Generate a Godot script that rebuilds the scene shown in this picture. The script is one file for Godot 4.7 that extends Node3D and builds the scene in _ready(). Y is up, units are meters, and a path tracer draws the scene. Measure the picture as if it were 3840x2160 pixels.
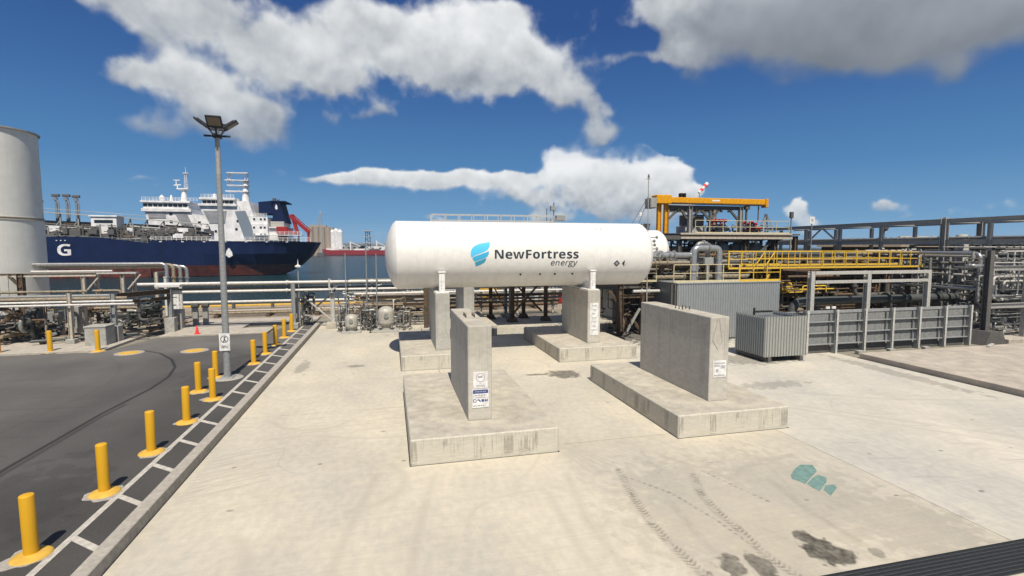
extends Node3D

var M := {}
var taken := {}
var rng := RandomNumberGenerator.new()

class MB:
	var v := PackedVector3Array()
	var n := PackedVector3Array()
	var uv := PackedVector2Array()
	func tri(a: Vector3, b: Vector3, c: Vector3, na: Vector3, nb: Vector3, nc: Vector3, ua := Vector2.ZERO, ub := Vector2.ZERO, uc := Vector2.ZERO) -> void:
		var g := (b - a).cross(c - a)
		if g.length_squared() < 1e-16:
			return
		if g.dot(na + nb + nc) > 0.0:
			v.append_array(PackedVector3Array([a, c, b])); n.append_array(PackedVector3Array([na, nc, nb])); uv.append_array(PackedVector2Array([ua, uc, ub]))
		else:
			v.append_array(PackedVector3Array([a, b, c])); n.append_array(PackedVector3Array([na, nb, nc])); uv.append_array(PackedVector2Array([ua, ub, uc]))
	func quad(a: Vector3, b: Vector3, c: Vector3, d: Vector3, nn: Vector3) -> MB:
		tri(a, b, c, nn, nn, nn); tri(a, c, d, nn, nn, nn)
		return self
	# a flat face whose normal points away from a point inside
	func face(pts: Array, inside: Vector3) -> void:
		var nn: Vector3 = (pts[1] - pts[0]).cross(pts[2] - pts[0]).normalized()
		if nn.dot(pts[0] - inside) < 0.0:
			nn = -nn
		for i in range(1, pts.size() - 1):
			tri(pts[0], pts[i], pts[i + 1], nn, nn, nn)
	func box(c: Vector3, s: Vector3, b := Basis.IDENTITY) -> MB:
		var h := s * 0.5
		for ax in 3:
			var u := (ax + 1) % 3
			var w := (ax + 2) % 3
			for sg in [-1.0, 1.0]:
				var p := []
				for k in [[-1, -1], [1, -1], [1, 1], [-1, 1]]:
					var q := Vector3.ZERO
					q[ax] = h[ax] * sg; q[u] = h[u] * k[0]; q[w] = h[w] * k[1]
					p.append(c + b * q)
				var nn := Vector3.ZERO
				nn[ax] = sg
				quad(p[0], p[1], p[2], p[3], b * nn)
		return self
	func span(a: Vector3, c: Vector3) -> MB:
		return box((a + c) * 0.5, (c - a).abs())
	# a box with chamfered edges
	func cbox(c: Vector3, s: Vector3, ch: float, b := Basis.IDENTITY) -> MB:
		var h := s * 0.5
		var k := Vector3(h.x - ch, h.y - ch, h.z - ch)
		for ax in 3:
			var u := (ax + 1) % 3
			var w := (ax + 2) % 3
			for sg in [-1.0, 1.0]:
				var p := []
				for e in [[-1, -1], [1, -1], [1, 1], [-1, 1]]:
					var q := Vector3.ZERO
					q[ax] = h[ax] * sg; q[u] = k[u] * e[0]; q[w] = k[w] * e[1]
					p.append(c + b * q)
				face(p, c)
			for s1 in [-1.0, 1.0]:
				for s2 in [-1.0, 1.0]:
					var p2 := []
					for e in [[-1, 0], [1, 0], [1, 1], [-1, 1]]:
						var q := Vector3.ZERO
						q[ax] = k[ax] * e[0]
						q[u] = (h[u] if e[1] == 0 else k[u]) * s1
						q[w] = (k[w] if e[1] == 0 else h[w]) * s2
						p2.append(c + b * q)
					face(p2, c)
		for sx in [-1.0, 1.0]:
			for sy in [-1.0, 1.0]:
				for sz in [-1.0, 1.0]:
					face([c + b * Vector3(h.x * sx, k.y * sy, k.z * sz), c + b * Vector3(k.x * sx, h.y * sy, k.z * sz), c + b * Vector3(k.x * sx, k.y * sy, h.z * sz)], c)
		return self
	func cspan(a: Vector3, c: Vector3, ch: float) -> MB:
		return cbox((a + c) * 0.5, (c - a).abs(), ch)
	static func along(a: Vector3, c: Vector3, up := Vector3.UP) -> Basis:
		var z := (c - a).normalized()
		if absf(z.dot(up)) > 0.99:
			up = Vector3.RIGHT
		var x := up.cross(z).normalized()
		return Basis(x, z.cross(x), z)
	func bar(a: Vector3, c: Vector3, w: float, h: float, up := Vector3.UP) -> MB:
		return box((a + c) * 0.5, Vector3(w, h, a.distance_to(c)), along(a, c, up))
	func ibeam(a: Vector3, c: Vector3, w: float, h: float, up := Vector3.UP) -> MB:
		var b := along(a, c, up)
		var l := a.distance_to(c)
		var m := (a + c) * 0.5
		var t := h * 0.09
		box(m + b.y * (h - t) * 0.5, Vector3(w, t, l), b)
		box(m - b.y * (h - t) * 0.5, Vector3(w, t, l), b)
		box(m, Vector3(w * 0.12, h - 2.0 * t - 0.002, l - 0.002), b)
		return self
	func cyl(a: Vector3, c: Vector3, r0: float, r1: float, sides := 10, caps := true) -> MB:
		var b := along(a, c)
		var sl := (r0 - r1) / maxf(a.distance_to(c), 1e-6)
		for i in sides:
			var t0 := TAU * i / sides
			var t1 := TAU * (i + 1) / sides
			var d0 := b.x * cos(t0) + b.y * sin(t0)
			var d1 := b.x * cos(t1) + b.y * sin(t1)
			var n0 := (d0 + b.z * sl).normalized()
			var n1 := (d1 + b.z * sl).normalized()
			tri(a + d0 * r0, a + d1 * r0, c + d1 * r1, n0, n1, n1)
			tri(a + d0 * r0, c + d1 * r1, c + d0 * r1, n0, n1, n0)
			if caps:
				tri(a, a + d0 * r0, a + d1 * r0, -b.z, -b.z, -b.z)
				tri(c, c + d0 * r1, c + d1 * r1, b.z, b.z, b.z)
		return self
	# a pipe along points, its corners bent with radius bend
	func tube(pts: Array, r: float, sides := 8, bend := 0.0) -> MB:
		var p := []
		for i in pts.size():
			if bend > 0.0 and i > 0 and i < pts.size() - 1:
				var q: Vector3 = pts[i]
				var d0: Vector3 = (pts[i - 1] - q)
				var d1: Vector3 = (pts[i + 1] - q)
				var l := minf(bend, minf(d0.length(), d1.length()) * 0.49)
				var a := q + d0.normalized() * l
				var c := q + d1.normalized() * l
				for k in 5:
					var t := k / 4.0
					p.append(a.lerp(q, t).lerp(q.lerp(c, t), t))
			else:
				p.append(pts[i])
		var rings := []
		var bx := Vector3.ZERO
		for i in p.size():
			var t: Vector3
			if i == 0:
				t = p[1] - p[0]
			elif i == p.size() - 1:
				t = p[i] - p[i - 1]
			else:
				t = (p[i] - p[i - 1]).normalized() + (p[i + 1] - p[i]).normalized()
			t = t.normalized()
			if bx == Vector3.ZERO:
				bx = along(Vector3.ZERO, t).x
			bx = (bx - t * bx.dot(t)).normalized()
			var by := t.cross(bx)
			var ring := []
			for s in sides:
				ring.append(bx * cos(TAU * s / sides) + by * sin(TAU * s / sides))
			rings.append(ring)
		for i in p.size() - 1:
			for s in sides:
				var s1 := (s + 1) % sides
				var a0: Vector3 = rings[i][s]
				var a1: Vector3 = rings[i][s1]
				var b0: Vector3 = rings[i + 1][s]
				var b1: Vector3 = rings[i + 1][s1]
				tri(p[i] + a0 * r, p[i] + a1 * r, p[i + 1] + b1 * r, a0, a1, b1)
				tri(p[i] + a0 * r, p[i + 1] + b1 * r, p[i + 1] + b0 * r, a0, b1, b0)
		for e in [0, p.size() - 1]:
			var nn: Vector3 = (p[0] - p[1]).normalized() if e == 0 else (p[e] - p[e - 1]).normalized()
			for s in sides:
				tri(p[e], p[e] + rings[e][s] * r, p[e] + rings[e][(s + 1) % sides] * r, nn, nn, nn)
		return self
	# a shape turned about an axis: profile of (radius, height)
	func lathe(prof: Array, o: Vector3, b := Basis.IDENTITY, sides := 24, soft := 0.7) -> MB:
		var sn := []
		if prof[0].y > prof[prof.size() - 1].y:
			prof = prof.duplicate()
			prof.reverse()
		for i in prof.size() - 1:
			var d: Vector2 = prof[i + 1] - prof[i]
			sn.append(Vector2(d.y, -d.x).normalized())
		for i in prof.size() - 1:
			var na: Vector2 = sn[i]
			var nb: Vector2 = sn[i]
			if i > 0 and sn[i - 1].dot(sn[i]) > soft:
				na = (sn[i - 1] + sn[i]).normalized()
			if i < sn.size() - 1 and sn[i + 1].dot(sn[i]) > soft:
				nb = (sn[i + 1] + sn[i]).normalized()
			for s in sides:
				var t0 := TAU * s / sides
				var t1 := TAU * (s + 1) / sides
				var e0 := b.x * cos(t0) + b.z * sin(t0)
				var e1 := b.x * cos(t1) + b.z * sin(t1)
				var p: Vector2 = prof[i]
				var q: Vector2 = prof[i + 1]
				var A := o + e0 * p.x + b.y * p.y
				var B := o + e1 * p.x + b.y * p.y
				var C := o + e1 * q.x + b.y * q.y
				var D := o + e0 * q.x + b.y * q.y
				tri(A, B, C, e0 * na.x + b.y * na.y, e1 * na.x + b.y * na.y, e1 * nb.x + b.y * nb.y)
				tri(A, C, D, e0 * na.x + b.y * na.y, e1 * nb.x + b.y * nb.y, e0 * nb.x + b.y * nb.y)
		return self
	# an outline (x, y) pushed from d0 to d1 along b.z
	func prism(pts: PackedVector2Array, d0: float, d1: float, o := Vector3.ZERO, b := Basis.IDENTITY, back := true) -> MB:
		var ix := Geometry2D.triangulate_polygon(pts)
		for i in range(0, ix.size(), 3):
			var q := []
			for k in 3:
				q.append(o + b.x * pts[ix[i + k]].x + b.y * pts[ix[i + k]].y)
			tri(q[0] + b.z * d1, q[1] + b.z * d1, q[2] + b.z * d1, b.z, b.z, b.z)
			if back:
				tri(q[0] + b.z * d0, q[1] + b.z * d0, q[2] + b.z * d0, -b.z, -b.z, -b.z)
		var cw := Geometry2D.is_polygon_clockwise(pts)
		for i in pts.size():
			var a := pts[i]
			var c := pts[(i + 1) % pts.size()]
			var e := (c - a).normalized()
			var m2 := Vector2(e.y, -e.x) if not cw else Vector2(-e.y, e.x)
			var nn := b.x * m2.x + b.y * m2.y
			var A := o + b.x * a.x + b.y * a.y
			var C := o + b.x * c.x + b.y * c.y
			quad(A + b.z * d0, C + b.z * d0, C + b.z * d1, A + b.z * d1, nn)
		return self
	# trapezoid ribbed sheet across u from o, height h along y, facing f
	func ribs(o: Vector3, u: Vector3, f: Vector3, width: float, h: float, pitch: float, depth: float) -> MB:
		var count := int(round(width / pitch))
		var pw := width / count
		var P := []
		for i in count:
			var x := pw * i
			P.append(o + u * x)
			P.append(o + u * (x + pw * 0.30))
			P.append(o + u * (x + pw * 0.42) + f * depth)
			P.append(o + u * (x + pw * 0.88) + f * depth)
		P.append(o + u * width)
		for i in P.size() - 1:
			var d: Vector3 = P[i + 1] - P[i]
			var nn := d.cross(Vector3.UP).normalized()
			if nn.dot(f) < 0.0:
				nn = -nn
			quad(P[i], P[i + 1], P[i + 1] + Vector3.UP * h, P[i] + Vector3.UP * h, nn)
		return self
	func sheet(o: Vector3, a: Vector3, c: Vector3, r := Rect2(0, 0, 1, 1)) -> MB:
		var nn := a.cross(c).normalized()
		tri(o, o + a, o + a + c, nn, nn, nn, r.position, Vector2(r.end.x, r.position.y), r.end)
		tri(o, o + a + c, o + c, nn, nn, nn, r.position, r.end, Vector2(r.position.x, r.end.y))
		return self

func V(x: float, y: float, z: float) -> Vector3:
	return Vector3(x, y, z)

func numbered(called: String) -> String:
	if not taken.has(called):
		taken[called] = 0
		return called
	taken[called] += 1
	return "%s_%03d" % [called, taken[called]]

func mesh_of(b: MB, m: Material) -> ArrayMesh:
	var ar := []
	ar.resize(Mesh.ARRAY_MAX)
	ar[Mesh.ARRAY_VERTEX] = b.v
	ar[Mesh.ARRAY_NORMAL] = b.n
	ar[Mesh.ARRAY_TEX_UV] = b.uv
	var am := ArrayMesh.new()
	am.add_surface_from_arrays(Mesh.PRIMITIVE_TRIANGLES, ar)
	am.surface_set_material(0, m)
	return am

# a concrete body: weather-streaked sides and a plain top, as two surfaces of one mesh
func weathered(called: String, lo: Vector3, hi: Vector3, ch: float, side: Material, top: Material, parent: Node, shift: float) -> MeshInstance3D:
	var m := MB.new()
	m.cspan(lo, hi, ch)
	var s := MB.new()
	var t := MB.new()
	for i in range(0, m.v.size(), 3):
		var k: MB = t if m.n[i].y > 0.9 else s
		for j in 3:
			var q := m.v[i + j]
			k.v.append(q); k.n.append(m.n[i + j])
			var across := q.x if absf(m.n[i].z) > 0.6 else q.z * 0.93 + 1.7
			k.uv.append(Vector2(across * 0.24 + shift, (hi.y - q.y) / (hi.y - lo.y)))
	var am := mesh_of(s, side)
	var ar := []
	ar.resize(Mesh.ARRAY_MAX)
	ar[Mesh.ARRAY_VERTEX] = t.v; ar[Mesh.ARRAY_NORMAL] = t.n; ar[Mesh.ARRAY_TEX_UV] = t.uv
	am.add_surface_from_arrays(Mesh.PRIMITIVE_TRIANGLES, ar)
	am.surface_set_material(1, top)
	return put(called, am, parent)

# the separate shapes of a lettering: triangles that touch belong together
func split_letters(tris: PackedVector2Array) -> Array:
	var owner_of := {}
	var groups := []
	for i in range(0, tris.size(), 3):
		var hit := -1
		var keys := []
		for j in 3:
			keys.append(Vector2i((tris[i + j] * 5000.0).round()))
		for kk in keys:
			if owner_of.has(kk) and groups[owner_of[kk]] != null:
				var g: int = owner_of[kk]
				if hit == -1:
					hit = g
				elif g != hit:
					groups[hit].append_array(groups[g])
					groups[g] = null
					for o in owner_of:
						if owner_of[o] == g: owner_of[o] = hit
		if hit == -1:
			hit = groups.size()
			groups.append([])
		for kk in keys: owner_of[kk] = hit
		for j in 3: groups[hit].append(tris[i + j])
	var out := []
	for g in groups:
		if g != null: out.append(PackedVector2Array(g))
	return out

func obj(called: String, b: MB, m: Material, parent: Node = self, at := Vector3.ZERO) -> MeshInstance3D:
	return put(called, mesh_of(b, m), parent, at)

func put(called: String, am: Mesh, parent: Node = self, at := Vector3.ZERO) -> MeshInstance3D:
	var o := MeshInstance3D.new()
	o.mesh = am
	o.position = at
	if parent == self:
		o.name = numbered(called)
		add_child(o)
	else:
		var k := 0
		var nm := called
		while parent.has_node(nm):
			k += 1
			nm = "%s_%03d" % [called, k]
		o.name = nm
		parent.add_child(o)
	return o

func tag(o: Node, label: String, category := "", group := "", kind := "") -> Node:
	o.set_meta("label", label)
	if category: o.set_meta("category", category)
	if group: o.set_meta("group", group)
	if kind: o.set_meta("kind", kind)
	return o

func struct(called: String, b: MB, m: Material, label := "") -> MeshInstance3D:
	var o := obj(called, b, m)
	o.set_meta("kind", "structure")
	if label: o.set_meta("label", label)
	return o

func thing(called: String, label: String, category: String, at := Vector3.ZERO, group := "", turn := 0.0) -> Node3D:
	var o := Node3D.new()
	o.name = numbered(called)
	add_child(o)
	o.position = at
	o.rotation.y = turn
	tag(o, label, category, group)
	return o

func dup(src: Node3D, label: String, at: Vector3, turn := 0.0) -> Node3D:
	var o: Node3D = src.duplicate()
	var base: String = src.name
	if base.right(4).begins_with("_"):
		base = base.left(-4)
	o.name = numbered(base)
	add_child(o)
	o.position = at
	o.rotation.y = turn
	o.set_meta("label", label)
	return o

func lin(r: float, g: float, b: float) -> Color:
	return Color(r, g, b).linear_to_srgb()

# linear base colour
func paint(r: float, g: float, b: float, rough := 0.6, metal := 0.0, tex: Texture2D = null, scale := 1.0, nrm: Texture2D = null, nscale := 0.4) -> StandardMaterial3D:
	var m := StandardMaterial3D.new()
	m.albedo_color = lin(r, g, b)
	m.roughness = rough
	m.metallic = metal
	m.metallic_specular = 0.4
	if tex or nrm:
		m.uv1_triplanar = true
		m.uv1_world_triplanar = true
		m.uv1_scale = Vector3.ONE * scale
		if tex: m.albedo_texture = tex
	if nrm:
		m.normal_enabled = true
		m.normal_texture = nrm
		m.normal_scale = nscale
	return m

func noise_bytes(seed_: int, freq: float, oct: int, size: int, kind := FastNoiseLite.TYPE_SIMPLEX_SMOOTH, seamless := true) -> PackedByteArray:
	var f := FastNoiseLite.new()
	f.seed = seed_
	f.noise_type = kind
	f.frequency = freq
	f.fractal_octaves = oct
	var im := f.get_seamless_image(size, size) if seamless else f.get_image(size, size)
	im.convert(Image.FORMAT_L8)
	return im.get_data()

func grey_tex(size: int, f: Callable) -> ImageTexture:
	var by := PackedByteArray()
	by.resize(size * size * 3)
	var k := 0
	for i in size * size:
		var c: Vector3 = f.call(i)
		by[k] = clampi(int(c.x * 255.0), 0, 255)
		by[k + 1] = clampi(int(c.y * 255.0), 0, 255)
		by[k + 2] = clampi(int(c.z * 255.0), 0, 255)
		k += 3
	return ImageTexture.create_from_image(Image.create_from_data(size, size, false, Image.FORMAT_RGB8, by))

func normal_tex(seed_: int, freq: float, oct: int, size: int, bump: float) -> ImageTexture:
	var f := FastNoiseLite.new()
	f.seed = seed_
	f.noise_type = FastNoiseLite.TYPE_SIMPLEX_SMOOTH
	f.frequency = freq
	f.fractal_octaves = oct
	var im := f.get_seamless_image(size, size)
	im.convert(Image.FORMAT_RGBA8)
	im.bump_map_to_normal_map(bump)
	return ImageTexture.create_from_image(im)

# lettering of given height and width as a flat triangle list (x right, y up), from its lower left corner
func letters(text: String, bold: bool, w: float, h: float, slant := 0.0) -> PackedVector2Array:
	var tm := TextMesh.new()
	var sf := SystemFont.new()
	sf.font_names = PackedStringArray(["Droid Sans"])
	sf.font_weight = 700 if bold else 400
	tm.font = sf
	tm.font_size = 64
	tm.pixel_size = 0.01
	tm.depth = 0.0
	tm.curve_step = 1.0
	tm.text = text
	var ar := tm.get_mesh_arrays()
	var vs: PackedVector3Array = ar[Mesh.ARRAY_VERTEX]
	var ix: PackedInt32Array = ar[Mesh.ARRAY_INDEX] if ar[Mesh.ARRAY_INDEX] != null else PackedInt32Array()
	if ix.is_empty():
		for i in vs.size(): ix.append(i)
	var lo := Vector2(1e9, 1e9)
	var hi := -lo
	for p in vs:
		lo = lo.min(Vector2(p.x, p.y)); hi = hi.max(Vector2(p.x, p.y))
	var sz := hi - lo
	var out := PackedVector2Array()
	for i in ix:
		var q := (Vector2(vs[i].x, vs[i].y) - lo) / sz
		out.append(Vector2(q.x * w + q.y * h * slant, q.y * h))
	return out

# flat triangles laid on a horizontal cylinder (axis along x through y0, z0), split so that they follow its curve
func wrap_on(b: MB, tris: PackedVector2Array, x0: float, s0: float, y0: float, z0: float, r: float) -> void:
	var stack := []
	for i in range(0, tris.size(), 3):
		stack.append([tris[i], tris[i + 1], tris[i + 2]])
	while stack.size() > 0:
		var t: Array = stack.pop_back()
		var e := [t[0].distance_to(t[1]), t[1].distance_to(t[2]), t[2].distance_to(t[0])]
		var dy: float = maxf(absf(t[0].y - t[1].y), maxf(absf(t[1].y - t[2].y), absf(t[2].y - t[0].y)))
		if dy > 0.09:
			var k: int = 0 if e[0] >= e[1] and e[0] >= e[2] else (1 if e[1] >= e[2] else 2)
			var a: Vector2 = t[k]
			var c: Vector2 = t[(k + 1) % 3]
			var d: Vector2 = t[(k + 2) % 3]
			var m := (a + c) * 0.5
			stack.append([a, m, d]); stack.append([m, c, d])
			continue
		var P := []
		var N := []
		for q in t:
			var an: float = (q.y + s0) / r
			var nn := Vector3(0, sin(an), cos(an))
			N.append(nn)
			P.append(Vector3(x0 + q.x, y0, z0) + nn * r)
		b.tri(P[0], P[1], P[2], N[0], N[1], N[2])

func poly_tris(p: PackedVector2Array) -> PackedVector2Array:
	var o := PackedVector2Array()
	for i in Geometry2D.triangulate_polygon(p):
		o.append(p[i])
	return o

const SUN_DIR := Vector3(0.02, -1.0, -0.66)

# cloud banks of this sky: azimuth and elevation of the middle, half widths (degrees), weight, brightness
const CLOUDS := [
	[-20.5, 20.3, 5.2, 2.4, 1.0, 0.72], [-24.5, 21.0, 2.5, 1.5, 0.7, 0.6], [-16.8, 21.5, 3.2, 2.2, 0.9, 0.7],
	[-12.6, 18.3, 3.0, 2.4, 1.0, 0.8], [-9.6, 19.8, 2.4, 1.6, 0.8, 0.85], [-7.4, 18.0, 4.6, 2.4, 1.0, 0.92], [-4.6, 16.6, 3.0, 1.3, 0.7, 0.6],
	[-23.2, 14.9, 2.8, 1.2, 0.85, 0.6], [-19.4, 15.6, 3.6, 2.0, 1.0, 0.85], [-16.0, 14.4, 3.4, 1.7, 1.0, 0.75], [-12.4, 13.2, 2.6, 1.3, 0.8, 0.6],
	[-22.2, 11.2, 3.2, 1.2, 0.72, 0.55], [-14.6, 11.6, 3.8, 1.6, 0.85, 0.68], [-17.5, 12.4, 2.4, 1.1, 0.6, 0.6], [-11.5, 11.2, 2.8, 1.3, 0.7, 0.55],
	[-3.6, 22.2, 5.4, 2.6, 1.0, 0.8], [0.0, 19.2, 4.0, 1.8, 0.85, 0.7], [3.8, 21.2, 6.6, 3.4, 1.15, 0.95], [9.8, 20.6, 6.4, 3.0, 1.1, 0.95], [8.0, 17.6, 5.0, 1.4, 0.8, 0.6],
	[14.9, 18.9, 4.8, 2.6, 1.0, 0.85], [19.4, 16.4, 3.2, 1.9, 0.9, 0.65], [22.2, 14.0, 1.5, 1.8, 0.75, 0.55], [23.3, 12.3, 1.5, 0.7, 0.8, 0.5], [13.0, 24.0, 4.0, 1.6, 0.9, 0.95],
	[-5.0, 12.9, 1.7, 1.2, 0.42, 0.5], [-1.8, 14.1, 1.4, 0.7, 0.45, 0.5],
	[25.8, 19.0, 3.6, 0.8, 0.62, 0.55], [29.4, 19.0, 2.6, 0.9, 0.6, 0.5], [30.8, 20.0, 1.0, 1.5, 0.6, 0.55],
	[29.4, 23.4, 4.6, 1.6, 1.0, 0.9], [34.5, 22.0, 4.6, 2.6, 1.1, 0.5], [39.5, 20.4, 7.0, 3.0, 1.3, 0.36], [46.5, 19.0, 7.6, 3.4, 1.4, 0.30], [53.0, 18.2, 6.0, 2.8, 1.2, 0.36], [40.0, 25.0, 9.0, 2.6, 1.3, 0.78], [52.0, 23.5, 9.0, 2.6, 1.3, 0.6], [53.9, 14.6, 1.5, 1.3, 0.55, 0.3], [59.0, 17.0, 3.4, 2.4, 0.8, 0.3],
	[-5.5, 7.4, 4.0, 0.5, 0.8, 0.8], [-1.0, 7.3, 5.0, 0.75, 1.0, 0.85], [4.5, 7.2, 6.0, 0.95, 1.1, 0.85], [11.9, 7.5, 6.5, 1.15, 1.05, 0.95], [19.8, 8.6, 3.0, 1.7, 1.2, 1.15], [18.2, 10.0, 0.9, 0.7, 1.0, 1.2], [20.6, 9.6, 1.1, 0.7, 0.8, 1.15], [22.6, 8.9, 1.0, 0.6, 0.8, 1.1], [23.6, 7.6, 4.4, 1.8, 1.15, 1.05], [27.6, 6.2, 3.4, 1.7, 1.05, 0.9], [23.0, 4.8, 7.0, 1.7, 0.95, 0.6], [16.0, 5.8, 5.0, 0.9, 0.6, 0.7], [28.5, 3.6, 4.6, 1.8, 0.85, 0.55],
	[31.3, 7.3, 1.5, 1.1, 1.15, 1.1], [32.8, 5.9, 1.5, 0.6, 0.95, 1.0], [30.0, 5.6, 1.6, 0.8, 0.8, 0.9],
	[42.5, 3.3, 1.6, 1.2, 0.8, 0.85], [44.5, 2.2, 2.0, 0.7, 0.6, 0.75], [18.1, 3.1, 1.8, 0.6, 0.6, 0.8], [-22.2, 6.3, 1.8, 0.35, 0.42, 0.6], [-19.6, 5.6, 1.8, 0.3, 0.3, 0.6], [3.9, 3.4, 1.1, 0.6, 0.65, 0.85], [5.4, 3.0, 0.9, 0.45, 0.55, 0.8], [50.0, 3.6, 1.8, 0.8, 0.45, 0.7], [57.0, 3.4, 1.6, 0.9, 0.45, 0.7], [0.5, 1.6, 3.0, 0.6, 0.4, 0.6]]

const SKY_STEPS := [[0.0, 0.265, 0.445, 0.620], [0.05, 0.155, 0.330, 0.545], [0.14, 0.082, 0.222, 0.450], [0.26, 0.047, 0.138, 0.350], [0.38, 0.028, 0.084, 0.262], [0.9, 0.016, 0.060, 0.215], [1.01, 0.016, 0.058, 0.21]]
func clear_sky(y: float) -> Vector3:
	var h := clampf(y, 0.0, 1.0)
	for i in SKY_STEPS.size() - 1:
		if h < SKY_STEPS[i + 1][0]:
			var t: float = (h - SKY_STEPS[i][0]) / (SKY_STEPS[i + 1][0] - SKY_STEPS[i][0])
			return Vector3(SKY_STEPS[i][1], SKY_STEPS[i][2], SKY_STEPS[i][3]).lerp(Vector3(SKY_STEPS[i + 1][1], SKY_STEPS[i + 1][2], SKY_STEPS[i + 1][3]), t) * 0.88
	return Vector3(0.016, 0.058, 0.21)

func cloud_tone(b: float) -> Vector3:
	var dark := Vector3(0.12, 0.138, 0.160)
	var half := Vector3(0.285, 0.31, 0.345)
	var lit := Vector3(0.58, 0.60, 0.61)
	var white := Vector3(0.76, 0.77, 0.77)
	if b < 0.4: return dark.lerp(half, clampf(b / 0.4, 0.0, 1.0))
	if b < 0.85: return half.lerp(lit, (b - 0.4) / 0.45)
	return lit.lerp(white, clampf((b - 0.85) / 0.3, 0.0, 1.0))

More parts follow.
